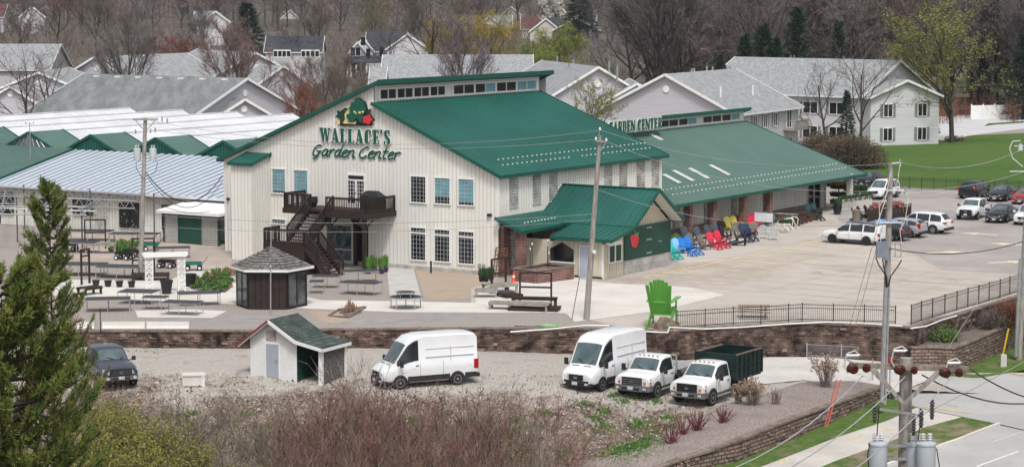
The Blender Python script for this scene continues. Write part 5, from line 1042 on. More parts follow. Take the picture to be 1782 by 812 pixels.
fhouse('distant pale house with a white edged gable at left of centre', [(375, 21, 620, 376, 21, 640, 4, 3, lavw, sh_grey3), (340, 20, 640, 374, 20, 640, 5, 3.5, lavw, sh_grey3)], 640)
fhouse('distant house with reddish roof at the top left corner', [(-10, 8, 700, 12, 8, 700, 6, 4, lavw, sh_red)], 700)
fhouse('distant grey roofed house with white gable lines near the top left', [(55, 12, 690, 56, 12, 705, 4, 3.4, lavw, sh_grey3)], 690)
fhouse('tiny distant gable showing over the treetops left of centre', [(505, 18, 760, 506, 18, 775, 3.2, 3, lavw, sh_grey3)], 760)
fhouse('distant house with pointed brown roof beside the white blossom tree', [(977, 14, 720, 978, 14, 728, 5, 6, crm, sh_grey3)], 720)
r = thing('white_fence', 'long white board fence across the far street right of the budding tree', 'fence', P(1740, 206, 0))
m = MB(); a, b = P(1690, 208, 0), P(1850, 205, 0); n = 30; m.beam(a + Z * 1.1, b + Z * 1.1, .08, 2.2); m.build('board_panel', white, r, world=True)
for i in range(9): p = a.lerp(b, i / 8); m = MB(); m.bc((p.x, p.y - .08, 1.2), (.2, .2, 2.4)); m.build('post', white, r, world=True)
r = thing('parked_car', 'pale car half hidden between the apartment wall corner and the street shrubs', 'car', P(1590, 222, 0));
m = MB(); m.bc((0, 0, .6), (4.3, 1.7, .65), 0, .3); m.bc((0, 0, 1.15), (2.3, 1.5, .55), 1, .3); m.build('body', [mat('pale_blue_paint', (.3, .36, .42), .3), glass], r)
m = MB(); [m.tube((x * math.cos(.3) + .9 * math.sin(.3) , x * math.sin(.3) - .9 * math.cos(.3), .32), (x * math.cos(.3) + .7 * math.sin(.3), x * math.sin(.3) - .7 * math.cos(.3), .32), .32, .32, 12) for x in (-1.4,)]; m.build('wheel', rubber, r)
def paint(name, col, rough=.28):
 m = mat(name, col, rough, var=.03, scale=.8, spec=.5); m.node_tree.nodes['Principled BSDF'].inputs['Coat Weight'].default_value = .4; return m
pw = paint('white_paint', (.74, .75, .76)); pk_ = paint('black_paint', (.012, .013, .018)); pn = paint('slate_paint', (.050, .060, .080)); ps = paint('silver_paint', (.34, .35, .37)); prd = paint('red_paint', (.32, .02, .025)); pg = paint('grey_paint', (.19, .20, .23))
trim_d = mat('dark_plastic_trim', (.022, .023, .026), .6, var=.1, scale=4); trim_g = mat('grey_bumper_plastic', (.13, .13, .135), .6, var=.08, scale=3)
wglass = mat('windscreen_glass', (.055, .085, .095), .08, scale=.9, col2=(.13, .175, .185), spec=.7); sglass = mat('side_window_glass', (.012, .014, .017), .06, scale=1.2, col2=(.035, .042, .048), spec=.7)
lens = mat('headlight_lens', (.42, .43, .44), .12, scale=6, col2=(.62, .63, .64), spec=.7); amber = mat('amber_lens', (.45, .16, .05), .2); redl = mat('tail_lens', (.38, .012, .012), .2); chrome = mat('chrome', (.55, .56, .57), .15, var=.05, metal=.9); plate_m = mat('licence_plate', (.62, .66, .70), .4, scale=9, col2=(.36, .42, .50)); alloy = mat('wheel_alloy', (.33, .33, .34), .35, var=.1, metal=.5); black_al = mat('black_alloy', (.02, .02, .02), .3)
bed_in = mat('bed_liner', (.02, .02, .022), .8)
class Body:
 def __init__(s, st): s.st = st        # stations: x, zb, zs, zt, ws, wt
 def at(s, x):
  st = s.st
  if x <= st[0][0]: return st[0]
  for a, b in zip(st, st[1:]):
   if x <= b[0]: t = (x - a[0]) / (b[0] - a[0]); return tuple(lerp(p, q, t) for p, q in zip(a, b))
  return st[-1]
 def ring(s, q):
  x, zb, zs, zt, ws, wt = q; e = min(.07, (zt - zs) * .3)
  return [(x, ws * .86, zb), (x, ws * .97, zb + .10), (x, ws, lerp(zb, zs, .55)), (x, ws * .985, zs - .05), (x, ws * .955, zs), (x, wt, zt - e), (x, wt * .86, zt - e * .12), (x, wt * .45, zt + .015), (x, 0, zt + .025)]
 def side(s, x, t, sg):
  r = s.ring(s.at(x)); a, b = Vector(r[4]), Vector(r[5]); p = a.lerp(b, t); return Vector((p.x, p.y * sg, p.z))
 def top(s, x, f):
  q = s.at(x); r = s.ring(q); w = q[5]; y = f * w; return Vector((x, y, q[3] - (.05 * abs(f) ** 4 if q[3] - q[2] > .2 else .02 * abs(f) ** 3) + .022 * (1 - f * f)))
 def mesh(s, mb):
  rs = []
  for q in s.st: h = s.ring(q); rs.append(h + [(p[0], -p[1], p[2]) for p in h[-2::-1]])
  n = len(rs[0]); o = [p for r in rs for p in r]
  fs = [(k * n + i, k * n + i + 1, (k + 1) * n + i + 1, (k + 1) * n + i) for k in range(len(rs) - 1) for i in range(n - 1)]
  fs += [(k * n + n - 1, k * n, (k + 1) * n, (k + 1) * n + n - 1) for k in range(len(rs) - 1)]
  fs += [tuple(range(n)), tuple(range((len(rs) - 1) * n, len(rs) * n))]
  mb.add(o, fs, 0)
def patch(mb, f, u0, u1, v0, v1, nu, nv, nrm, off=.012, mi=0):
 g_ = [[f(lerp(u0, u1, i / nu), lerp(v0, v1, j / nv)) for j in range(nv + 1)] for i in range(nu + 1)]
 for i in range(nu):
  for j in range(nv):
   q = [g_[i][j], g_[i + 1][j], g_[i + 1][j + 1], g_[i][j + 1]]; n = (q[2] - q[0]).cross(q[3] - q[1])
   if n.length < 1e-9: continue
   n.normalize(); n = n if n.dot(nrm) > 0 else -n; mb.quad(*[p + n * off for p in q], mi)
def wheel(root, x, y, r, w, rimm, spokes=0, side=1, dual=False):
 m = MB(); m.lathe([(r * .62, -w / 2), (r * .94, -w / 2), (r, -w * .36), (r, w * .36), (r * .94, w / 2), (r * .62, w / 2)], 22, (x, y, r), 0, 'y'); t = m.build('wheel', rubber, root, smooth=40)
 m = MB(); o = y + side * (w / 2 - .01); rr = r * .66
 m.lathe([(rr, -.02), (rr, .012), (rr * .86, .012), (rr * .82, -.03), (.02, -.03)], 18, (x, o, r), 1 if spokes else 0, 'y') if side > 0 else m.lathe([(rr, .02), (rr, -.012), (rr * .86, -.012), (rr * .82, .03), (.02, .03)], 18, (x, o, r), 1 if spokes else 0, 'y')
 for k in range(spokes):
  a = 2 * math.pi * k / spokes; p = Vector((x + math.cos(a) * rr * .9, o, r + math.sin(a) * rr * .9)); m.beam((x, o, r), p, .05 + r * .1, .035, 0, up=Vector((0, 1, 0)))
 m.lathe([(rr * .30, -.03), (rr * .30, .02), (.02, .03)], 10, (x, o, r), 0, 'y')
 if not spokes:
  for k in range(8): a = 2 * math.pi * k / 8; m.tube((x + math.cos(a) * rr * .62, o + side * .0, r + math.sin(a) * rr * .62), (x + math.cos(a) * rr * .62, o + side * .018, r + math.sin(a) * rr * .62), rr * .10, rr * .10, 6, 1)
 m.build('rim', [rimm, trim_d], t)
def vehicle(name, label, cat, sp, col, group=None):
 """sp: dict st, wb (front x, rear x), r, sides [(xa, xb)], ws (x0, x1), back glass, lights"""
 root = thing(name, label, cat, (0, 0, 0), 0, group); B = Body(sp['st']); hw = max(q[4] for q in sp['st'])
 m = MB(); B.mesh(m); bd = m.build('body', [col], root, smooth=sp.get('smooth', 38))
 for sg, lab in ((1, None), (-1, None)):
  for xa, xb in sp['sides']:
   m = MB(); patch(m, lambda u, v: B.side(u, v, sg), xa, xb, .10, .93, 8, 1, Vector((0, sg, .2)), .014); m.build('side_window', sglass, root)
 x0, x1 = sp['wscr']; m = MB(); patch(m, lambda u, v: B.top(u, v), x0, x1, -.90, .90, 6, 8, Vector((1, 0, 1)), .014); m.build('windscreen', wglass, root)
 m = MB()
 for sy_ in (-1, 1): m.beam(B.top(x1, sy_ * .2 + .25) + Vector((.03, 0, .02)), B.top(lerp(x1, x0, .2), sy_ * .55 + .15) + Vector((.03, 0, .05)), .03, .02)
 m.build('wiper', trim_d, root)
 if sp.get('back'): x0, x1 = sp['back']; m = MB(); patch(m, lambda u, v: B.top(u, v), x0, x1, -.84, .84, 4, 6, Vector((-1, 0, .6)), .014); m.build('rear_window', sglass, root)
 if sp.get('roofcol'):
  xs_, mt_ = sp['roofcol']; m = MB(); patch(m, lambda u, v: B.top(u, v), xs_[0], xs_[1], -1.0, 1.0, 6, 8, Z, .02); m.build('roof_panel', mt_, root)
 r = sp['r']
 for x in sp['wb']:
  for sg in (1, -1):
   m = MB(); yy = B.at(x)[4]; n = 16; pts = [Vector((x + (r + .075) * math.cos(math.pi * k / n * 1.16 - .25), sg * (yy + .004), r + (r + .075) * math.sin(math.pi * k / n * 1.16 - .25))) for k in range(n + 1)]
   m.prism(pts, (0, sg * .012, 0)); m.build('wheel_arch', trim_d, root)
   wheel(root, x, sg * (yy - sp.get('ww', .22) / 2 + .03), r, sp.get('ww', .22), sp.get('rim', alloy), sp.get('spokes', 0), sg)
 fx = sp['st'][-1][0]; rx = sp['st'][0][0]
 def bx(nm, mt, x, y, z, dx, dy, dz, par=None): m = MB(); m.bc((x, y, z), (dx, dy, dz)); return m.build(nm, mt, par or root)
 zb, zs = sp['st'][-1][1], sp['st'][-1][2]; fw = sp['st'][-1][4]
 g = sp.get('grille', (.62, .5, .25)); gz, gw, gh = g
 if gh:
  m = MB(); m.bc((fx + .015, 0, gz), (.06, gw * 2, gh));
  for k in range(sp.get('bars', 3)): m.bc((fx + .05, 0, gz - gh / 2 + gh * (k + 1) / (sp.get('bars', 3) + 1)), (.03, gw * 1.9, .035), 1)
  gr_ = m.build('grille', [black, sp.get('barmat', trim_d)], root)
  m = MB(); m.lathe([(.001, .0), (.10, .0), (.10, .03), (.001, .035)], 14);
  for i_, v_ in enumerate(m.v): m.v[i_] = (fx + .06 + v_[2], v_[0] * 1.25, gz + v_[1] * .55)
  m.build('badge', sp.get('badgemat', chrome), gr_)
 bz, bh, bm_, bo = sp.get('bumper', (.42, .22, col, .02));
 m = MB(); n = 8; pts = [Vector((fx + bo + .08 - .20 * (abs(k / n * 2 - 1) ** 3), (k / n * 2 - 1) * (fw + .03), bz - bh / 2)) for k in range(n + 1)] + [Vector((fx - .35, (fw + .05), bz - bh / 2)), Vector((fx - .35, -(fw + .05), bz - bh / 2))]
 m.prism(pts, (0, 0, bh)); fb = m.build('front_bumper', bm_, root)
 bx('air_intake', black, fx + bo + .07, 0, bz - bh * .05, .04, fw * 1.0, bh * .32, fb)
 for sg in (1, -1): m = MB(); m.bc((fx + bo + .03, sg * fw * .78, bz - bh * .02), (.06, .16, .10)); m.build('fog_lamp', lens, fb)
 if sp.get('plate', True): bx('licence_plate', plate_m, fx + bo + .10, 0, bz + .02, .02, .32, .16)
 for sg in (1, -1):
  lz, lh, lw = sp.get('lamp', (.72, .17, .36))
  m = MB(); y0, y1 = sg * (fw - lw * .9), sg * (fw + .015); d_ = sp.get('lampback', .26)
  b4 = [(fx - .05, y0), (fx + .035, y0), (fx - .06, y1), (fx - d_, y1)]; m.hexa([(a, b, lz - lh / 2) for a, b in b4], [(a - .04, b, lz + lh / 2) for a, b in b4], 0)
  if sp.get('amber'): m.hexa([(a + .004, b * 1.006, lz - lh / 2 - .003) for a, b in b4], [(a + .002, b * 1.006, lz - lh * .05) for a, b in b4], 1)
  m.build('headlight', [lens, amber], root)
  if sp.get('tail'): tz, thh, tw = sp['tail']; m = MB(); rw = sp['st'][0][4]; m.bc((rx + .09, sg * (rw - tw / 2 + .035), tz), (.26, tw, thh)); m.build('tail_light', redl, root)
  mx_, mz_ = sp['mirror']; yy = B.at(mx_)[4]; m = MB(); m.beam((mx_, sg * yy * .93, mz_ - .05), (mx_ + .02, sg * (yy + .14), mz_), .05, .05); m.bc((mx_ + .03, sg * (yy + .22), mz_ + .06), (.12, .18, sp.get('mh', .20)), 0, sg * .1); m.build('wing_mirror', sp.get('mirm', trim_d), root)
  for x in sp.get('doors', ()):
   q = B.at(x); m = MB(); r_ = B.ring(q)
   for a, b in zip(r_[1:4], r_[2:5]): m.beam((x, sg * (a[1] + .004), a[2]), (x, sg * (b[1] + .004), b[2]), .014, .012, 0, up=Vector((1, 0, 0)))
   m.build('door_seam', trim_d, root)
  for x in sp.get('handles', ()): q = B.at(x); m = MB(); m.bc((x, sg * (q[4] * .99 + .015), q[2] - .13), (.18, .03, .04)); m.build('door_handle', sp.get('handlem', col), root)
 if sp.get('rbumper'): bz, bh, bm_ = sp['rbumper']; m = MB(); m.bc((rx - .03, 0, bz), (.20, sp['st'][0][4] * 2.02, bh)); m.build('rear_bumper', bm_, root)
 if sp.get('clad'):
  z0, z1, mt_ = sp['clad']
  for sg in (1, -1):
   for xa, xb in sp.get('cladx', ((sp['wb'][1] + r + .08, sp['wb'][0] - r - .08),)):
    m = MB(); m.bc(((xa + xb) / 2, sg * (hw * .985), (z0 + z1) / 2), (xb - xa, .06, z1 - z0)); m.build('side_cladding', mt_, root)
 return root, B
def place(root, anchor, ang, dx, dy, z=None):
 """put local point (dx, dy) of the vehicle on anchor, heading ang degrees"""
 a = R(ang); c, s = math.cos(a), math.sin(a); root.rotation_euler = (0, 0, a)
 root.location = (anchor.x - (dx * c - dy * s), anchor.y - (dx * s + dy * c), anchor.z if z is None else z)
van_st = [(-2.72, .42, 1.35, 2.58, .98, .86), (-2.60, .40, 1.35, 2.70, 1.0, .86), (-1.6, .40, 1.35, 2.76, 1.02, .88), (.4, .38, 1.36, 2.76, 1.02, .88), (.95, .38, 1.34, 2.66, 1.01, .86), (1.35, .38, 1.28, 2.38, 1.0, .83), (2.06, .38, 1.18, 1.32, .98, .82), (2.35, .38, 1.10, 1.22, .97, .80), (2.62, .40, .98, 1.08, .93, .74), (2.74, .45, .85, .93, .84, .66)]
van = dict(st=van_st, wb=(1.78, -1.52), r=.35, sides=[(.72, 1.92)], wscr=(1.38, 2.04), mirror=(1.75, 1.32), mh=.34, grille=(.78, .42, .26), bars=2, bumper=(.47, .30, trim_d, .05), lamp=(.86, .22, .40), lampback=.42, tail=(1.1, .5, .05), doors=(.62, 1.86, -.7), handles=(.8,), handlem=trim_d, clad=(.40, .66, trim_d), rbumper=(.48, .2, trim_d), smooth=30, ww=.23)
van['cladx'] = ((-1.08, 1.34), (-2.66, -1.98))
def van_extras(r):
 for sg in (1, -1):
  m = MB()
  for x0, x1, z in ((-2.5, .3, 2.05), (-2.5, .3, 1.62), (-2.4, 1.1, 1.02)): m.bc(((x0 + x1) / 2, sg * .992 if z < 1.5 else sg * (1.008 - (z - 1.35) * .105), z), (x1 - x0, .03, .035))
  for x in (-1.15,): m.bc((x, sg * .975, 1.75), (.03, .03, .8))
  m.build('pressed_panel_line', mat('pressed_line_shade', (.55, .56, .58), .5), r)  # greyer than the white body: shade along the pressings put into the colour
  m = MB(); m.bc((.15, sg * 1.0, .36), (2.3, .10, .07)); m.build('side_step', chrome, r)
 for y in (-.35, .35): m = MB(); m.bc((2.20, y, 1.29), (.06, .42, .03)); m.build('bonnet_vent', black, r)
v1, _ = vehicle('cargo_van', 'white high roof cargo van parked alone beside the small white shed', 'van', van, pw, 'white high roof vans'); van_extras(v1)
an = PA(697, 677.5); v2 = dup(v1, (0, 0, 0), 0, 'white high roof cargo van parked next to the flatbed truck')
place(v1, an, 206, 1.78, 1.0); an2 = PA(1049, 680); place(v2, an2, 236, 1.78, 1.0)
cab_st = [(-.55, .55, 1.20, 1.88, .93, .72), (-.48, .50, 1.20, 1.95, .95, .76), (.25, .48, 1.20, 1.98, .96, .78), (.62, .48, 1.20, 1.90, .965, .77), (1.18, .48, 1.20, 1.33, .98, .84), (1.5, .50, 1.18, 1.28, .99, .86), (2.10, .55, 1.12, 1.22, .985, .86), (2.32, .60, 1.02, 1.14, .96, .84)]
def truck(label, cat, grey_b, spokes=0):
 sp = dict(st=cab_st, wb=(1.48, -2.1), r=.41, sides=[(-.38, .98)], wscr=(.66, 1.16), mirror=(.95, 1.32), mh=.34, grille=(.92, .56, .42), bars=3, barmat=trim_g if grey_b else trim_d, bumper=(.60, .28, trim_g if grey_b else chrome, .10), lamp=(.95, .30, .34), lampback=.22, amber=True, doors=(1.05, -.40), handles=(-.2,), handlem=trim_d, ww=.26)
 sp['wb'] = (1.48,); r, B = vehicle('work_truck', label, cat, sp, pw)
 for sg in (1, -1):
  for k, o in enumerate((0, -.27)): wheel(r, -2.1, sg * (.98 + o), .41, .24, alloy, 0, sg)
 m = MB();
 for y in (-.42, .42): m.bc((-1.6, y, .68), (3.4, .10, .22))
 m.bc((-2.1, 0, .45), (.14, 1.7, .14)); m.build('chassis_frame', black, r)
 for k in range(5): m = MB(); m.bc((.52, -.5 + k * .25, 1.985), (.10, .07, .04)); m.build('cab_lamp', amber, r)
 for sg in (1, -1): m = MB(); m.bc((.35, sg * .98, .42), (1.5, .16, .06)); m.build('running_board', gal, r)
 return r
fb = truck('white single cab flatbed truck with a grey front bumper between van and dump truck', 'truck', True)
m = MB(); m.bc((-2.1, 0, 1.0), (2.9, 2.15, .12));
for k in range(14): m.bc((-2.1, -1.0 + k * .154, 1.068), (2.85, .12, .016), 1)
m.build('flatbed', [gal, mat('aluminium_deck', (.36, .37, .38), .5, var=.15, scale=3)], fb)
for sg in (1, -1): m = MB(); m.bc((-2.1, sg * 1.08, 1.12), (2.9, .05, .16)); m.build('side_rail', gal, fb)
m = MB()
for a, b in (((-.66, -1.0, 1.05), (-.66, -.95, 1.9)), ((-.66, 1.0, 1.05), (-.66, .95, 1.9)), ((-.66, -.95, 1.9), (-.66, .95, 1.9)), ((-.66, -.35, 1.05), (-.66, -.35, 1.9)), ((-.66, .35, 1.05), (-.66, .35, 1.9)), ((-.66, -1, 1.45), (-.66, 1, 1.45))): m.tube(a, b, .045, .045, 6)
m.build('headache_rack', gal, fb)
du = truck('white single cab dump truck with a dark green high sided bed', 'truck', False)
gb = mat('dark_green_bed_paint', (.005, .021, .017), .5, var=.25, scale=2)
m = MB(); L0, L1 = -3.55, -.68
m.bc(((L0 + L1) / 2, 0, .98), (L1 - L0, 2.2, .12)); m.build('bed_floor', gb, du)
for sg in (1, -1):
 m = MB(); m.bc(((L0 + L1) / 2, sg * 1.10, 1.62), (L1 - L0, .06, 1.2))
 for k in range(7): m.bc((lerp(L0, L1, k / 6), sg * 1.15, 1.62), (.09, .08, 1.22))
 m.bc(((L0 + L1) / 2, sg * 1.11, 2.24), (L1 - L0 + .1, .12, .06), 1); m.bc(((L0 + L1) / 2, sg * 1.15, 1.62), (L1 - L0, .05, .06)); m.build('bed_side', [gb, mat('rusty_rail', (.16, .12, .10), .8, var=.3, scale=4)], du)
for x in (L0, L1):
 m = MB(); m.bc((x, 0, 1.62), (.06, 2.2, 1.2)); m.bc((x, 0, 2.24), (.1, 2.3, .06)); m.build('bed_headboard' if x == L1 else 'tailgate', gb, du)
fb.scale = du.scale = (1.06,) * 3; v2.scale = (1.05,) * 3; tk_s = 1.06
place(fb, PA(1143.5, 693.5), 239, 1.57, 1.04); place(du, PA(1240, 705.5), 237, 1.57, 1.04)
def pickup(label, col, sc_=1.0, grp=None, **k):
 st_ = [(-2.75, .48, 1.10, 1.16, .94, .90), (-2.70, .45, 1.12, 1.20, .96, .92), (-1.28, .45, 1.14, 1.22, .98, .93), (-1.25, .45, 1.16, 1.80, .98, .70), (-1.1, .45, 1.16, 1.88, .98, .74), (.15, .45, 1.16, 1.92, .98, .76), (.55, .45, 1.16, 1.84, .98, .75), (1.15, .45, 1.15, 1.28, .98, .82), (1.6, .46, 1.12, 1.24, .985, .86), (2.25, .48, 1.05, 1.17, .97, .86), (2.55, .52, .92, 1.05, .92, .80)]
 sp = dict(st=st_, wb=(1.78, -1.75), r=.39, sides=[(-1.05, -.12), (-.02, .98)], wscr=(.62, 1.12), mirror=(.85, 1.24), grille=(.84, .58, .34), bars=3, barmat=chrome, bumper=(.56, .22, chrome, .06), lamp=(.90, .26, .34), lampback=.32, tail=(.98, .36, .12), doors=(1.0, -.07, -1.12), handles=(.1, -.95), rbumper=(.55, .18, chrome), ww=.27, spokes=6); sp.update(k)
 r, B = vehicle('pickup_truck', label, 'pickup', sp, col, grp)
 m = MB(); m.bc((-2.0, 0, 1.235), (1.35, 1.5, .02)); m.build('cargo_bed', bed_in, r); r.scale = (sc_,) * 3; return r
tk = pickup('dark slate crew cab pickup with chrome grille on the gravel behind the pine', pn); place(tk, PA(235, 669), 296, 1.78, .98)
mv = pickup('small white pickup with black grille parked in front of the black sedan row', pw, .92, barmat=trim_d, bumper=(.56, .22, trim_d, .04), badgemat=chrome, rbumper=(.55, .18, trim_d)); place(mv, P(1702, 383, 0), 242, 1.64, .90)
def suv(label, col, h=1.70, L=4.6, cat='suv', grp=None, boxy=0.0, roof=None, name='suv', **k):
 s = L / 4.6; zr = h; b = boxy
 st_ = [(-2.28 * s, .42, .95, lerp(1.02, zr - .14, b), .84, lerp(.74, .70, b)), (-2.20 * s, .38, .98, lerp(1.18, zr - .08, b), .88, .72), (-1.85 * s, .34, 1.0, zr - .12 + .06 * b, .92, .68), (-1.4 * s, .32, 1.0, zr - .03, .93, .68), (0 * s, .30, .98, zr, .935, .69), (.45 * s, .30, .97, zr - .06, .935, .68), (1.22 * s, .30, .95, 1.05 + .04 * b, .93, .72), (1.6 * s, .32, .92, 1.02 + .03 * b, .92, .74), (2.1 * s, .36, .82, .92 + .06 * b, .88, .70), (2.28 * s, .42, .70, .78 + .08 * b, .78, .60)]
 sp = dict(st=st_, wb=(1.36 * s, -1.34 * s), r=.345, sides=[(-1.95 * s, -1.08 * s), (-.98 * s, -.02 * s), (.08 * s, 1.02 * s)], wscr=(.50 * s, 1.18 * s), back=(-2.19 * s + .0, -1.87 * s), mirror=(.88 * s, 1.03), mirm=col, grille=(.64, .42, .20), bars=2, bumper=(.42, .20, col, .01), lamp=(.74, .13, .36), lampback=.38, tail=(.88, .22, .26), doors=(1.0 * s, .03 * s, -.95 * s), handles=(.2 * s, -.8 * s), clad=(.28, .40, trim_d), rbumper=(.44, .22, trim_d), spokes=5); sp.update(k)
 if roof: sp['roofcol'] = ((-2.1 * s, .45 * s), roof)
 r, B = vehicle(name, label, cat, sp, col, grp); return r, sp
def sedan(label, col, L=4.85, grp=None, **k):
 s = L / 4.85
 st_ = [(-2.40 * s, .40, .86, .96, .82, .70), (-2.25 * s, .34, .92, 1.03, .88, .72), (-1.75 * s, .30, .94, 1.06, .91, .70), (-1.0 * s, .28, .93, 1.39, .92, .62), (-.4 * s, .28, .92, 1.46, .925, .63), (.15 * s, .28, .91, 1.43, .925, .63), (1.12 * s, .28, .90, .98, .92, .70), (1.6 * s, .30, .86, .94, .91, .72), (2.2 * s, .34, .74, .82, .86, .66), (2.4 * s, .38, .64, .71, .76, .56)]
 sp = dict(st=st_, wb=(1.45 * s, -1.40 * s), r=.33, sides=[(-1.35 * s, -.42 * s), (-.34 * s, .85 * s)], wscr=(.22 * s, 1.08 * s), back=(-1.68 * s, -1.06 * s), mirror=(.75 * s, .97), mirm=col, grille=(.56, .42, .20), bars=3, barmat=chrome, bumper=(.36, .18, col, .01), lamp=(.66, .11, .36), lampback=.40, tail=(.84, .13, .30), doors=(.9 * s, -.38 * s), handles=(-.1 * s, -1.1 * s), rbumper=(.42, .2, col), spokes=5); sp.update(k)
 r, B = vehicle('parked_car', label, 'car', sp, col, grp); return r, sp
fx_, sp = suv('long white boxy wagon with a black roof and black wheels nearest the utility pole', pw, 1.72, 5.12, boxy=.85, roof=pk_, rim=black_al, grille=(.66, .55, .18)); place(fx_, P(1507.3, 427.3), 143, sp['wb'][1], .92)
dk_, sp = suv('black car with a blue strapped load on its roof behind the utility pole', pk_, 1.45, 4.5); place(dk_, P(1551, 420), 147, sp['wb'][1], .92)
ht, sp = suv('silver hatchback with tall red tail lamps between two white vehicles', ps, 1.52, 4.1, 'car', name='parked_car', tail=(1.0, .40, .16)); place(ht, P(1582.3, 414.5), 147, sp['wb'][1], .92)
bw, sp = suv('white suv with its front door open beside the silver hatchback', pw, 1.75, 4.92, tail=(.95, .14, .40), r=.37, spokes=10); place(bw, P(1622.9, 407.6), 147, sp['wb'][1], .92)
m = MB(); m.hexa([(1.02, .93, .5), (1.0, .97, .5), (.42, 1.72, .5), (.38, 1.66, .5)], [(1.0, .93, 1.0), (.98, .97, 1.0), (.42, 1.72, 1.02), (.38, 1.66, 1.02)], 0); m.hexa([(.95, .93, 1.0), (.93, .95, 1.0), (.42, 1.70, 1.02), (.40, 1.67, 1.02)], [(.55, .86, 1.55), (.53, .88, 1.55), (.40, 1.55, 1.5), (.38, 1.52, 1.5)], 1); m.build('open_door', [pw, sglass], bw)
tarp = thing('roof_load', 'crumpled bright blue tarpaulin load strapped on the black car roof', 'roof load', dk_.location + Vector((0, 0, 1.44)), R(147))
m = MB(); nx, ny = 14, 8; gq = {}
for i in range(nx + 1):
 for j in range(ny + 1): x, y = lerp(-1.45, .45, i / nx), lerp(-.55, .55, j / ny); e = (1 - abs(2 * i / nx - 1) ** 4) * (1 - abs(2 * j / ny - 1) ** 4); gq[i, j] = len(m.v); m.v.append((x, y, e * (.16 + rnd.random() * .08)))
for i in range(nx):
 for j in range(ny): m.f.append((gq[i, j], gq[i + 1, j], gq[i + 1, j + 1], gq[i, j + 1])); m.m.append(0)
m.bc((-.5, 0, -.01), (2.3, 1.1, .04)); m.build('tarpaulin', mat('blue_tarpaulin', (.05, .24, .58), .5, scale=4, col2=(.20, .50, .80)), tarp)
fr_, sp = suv('white off road suv with dark grille parked between the utility pole and hall end', pw, 1.82, 4.8, boxy=.7, r=.40, grille=(.74, .5, .24), bumper=(.50, .22, pw, .06)); place(fr_, P(1541, 347.5), 238, sp['wb'][0], .9)
hy, sp = suv('black small suv parked by the lawn fence nearest the hall end', pk_, 1.56, 4.2, grille=(.60, .42, .26)); place(hy, P(1519, 327.5), 241, sp['wb'][0], .9)
sv, sp = suv('silver grey suv half hidden behind the hall roof corner', pg, 1.68, 4.6); place(sv, P(1470, 325), 60, sp['wb'][1], -.92)
cr, sp = suv('black suv seen from behind at the lawn fence beside the black sedan', pk_, 1.68, 4.6, tail=(1.02, .34, .14)); place(cr, P(1704, 346), 60, sp['wb'][1], -.92)
s1, sp = sedan('black sedan at the lawn fence between black suv and red sedan', pk_); place(s1, P(1752, 351), 241, sp['wb'][0], .9)
s2, sp = sedan('black sedan in the nearer row beside the small white pickup', pk_, barmat=chrome); place(s2, P(1753, 388), 242, sp['wb'][0], .9)
s3, sp = sedan('red sedan cut by the right picture edge at the lawn fence', prd); place(s3, P(1796, 356), 241, sp['wb'][0], .9)
s4, sp = suv('white suv cut by the right picture edge in the nearer row', pw, 1.7, 4.6); place(s4, P(1803, 392), 241, sp['wb'][0], .9)
def set_mats(root, mp):
 for ch in root.children_recursive:
  for sl in ch.material_slots:
   nm = sl.material.name if sl.material else None
   if nm in mp or '*' in mp: sl.link = 'OBJECT'; sl.material = mp.get(nm) or mp['*']
def fence(label, pts, h, kind, mt, post=.06, name='metal_fence'):
 r = thing(name, label, 'fence', pts[0])
 for i, p in enumerate(pts): m = MB(); m.bc((p.x, p.y, p.z + h / 2 + .04), (post, post, h + .10)); m.build('post', mt, r, world=True)
 for a, b in zip(pts, pts[1:]):
  m = MB(); L = (b - a).length; d = (b - a) / L
  if kind == 'picket':
   for z in (.12, h - .22, h): m.beam(a + Z * z, b + Z * z, .035, .035)
   n = int(L / .115)
   for k in range(1, n): p = a.lerp(b, k / n); m.beam(p + Z * .08, p + Z * h, .018, .018, 0, up=d)
  else:
   for z in (.06, h): m.tube(a + Z * z, b + Z * z, .022, .022, 5)
   if kind == 'diag2': m.tube(a + Z * h * .82, b + Z * h * .82, .018, .018, 4)
   st_ = .13; n = int((L + h) / st_)
   for k in range(n):
    for s in (0, 1):
     x0 = k * st_ - (h if s == 0 else 0); p0, p1 = (x0, 0), (x0 + h, h)
     if s: p0, p1 = (k * st_, 0), (k * st_ - h, h)
     (xa, za), (xb, zb) = p0, p1
     def clip(x, z, x2, z2):
      if x < 0: t = -x / (x2 - x); return 0, z + (z2 - z) * t
      if x > L: t = (L - x) / (x2 - x); return L, z + (z2 - z) * t
      return x, z
     if max(xa, xb) <= 0 or min(xa, xb) >= L: continue
     q0, q1 = clip(xa, za, xb, zb), clip(xb, zb, xa, za); A_, B_ = a + d * q0[0] + Z * (q0[1] + .03), a + d * q1[0] + Z * (q1[1] * .98 + .03)
     m.beam(A_, B_, .007, .007)
  m.build('panel', mt, r, world=True)
 return r
fblk = mat('fence_brown_black', (.030, .026, .025), .5, var=.1)
fence('dark picket fence on top of the stone retaining wall behind the dump truck', [P(x, y, 0) for x, y in ((1178, 571.5), (1227, 568.5), (1276, 565), (1324, 563), (1372, 559.5), (1396, 558), (1450, 560), (1504, 561), (1558, 563))], 1.02, 'picket', fblk)
fence('dark mesh fence running up beside the lot above the terrace wall', [P(x, y, 0) for x, y in ((1585.5, 565), (1603, 558.5), (1622.5, 553), (1644, 546), (1665, 540), (1684, 534), (1703, 529), (1721, 523.5), (1740, 518), (1757, 512.5), (1775, 507), (1800, 500))], 1.15, 'diag2', fblk)
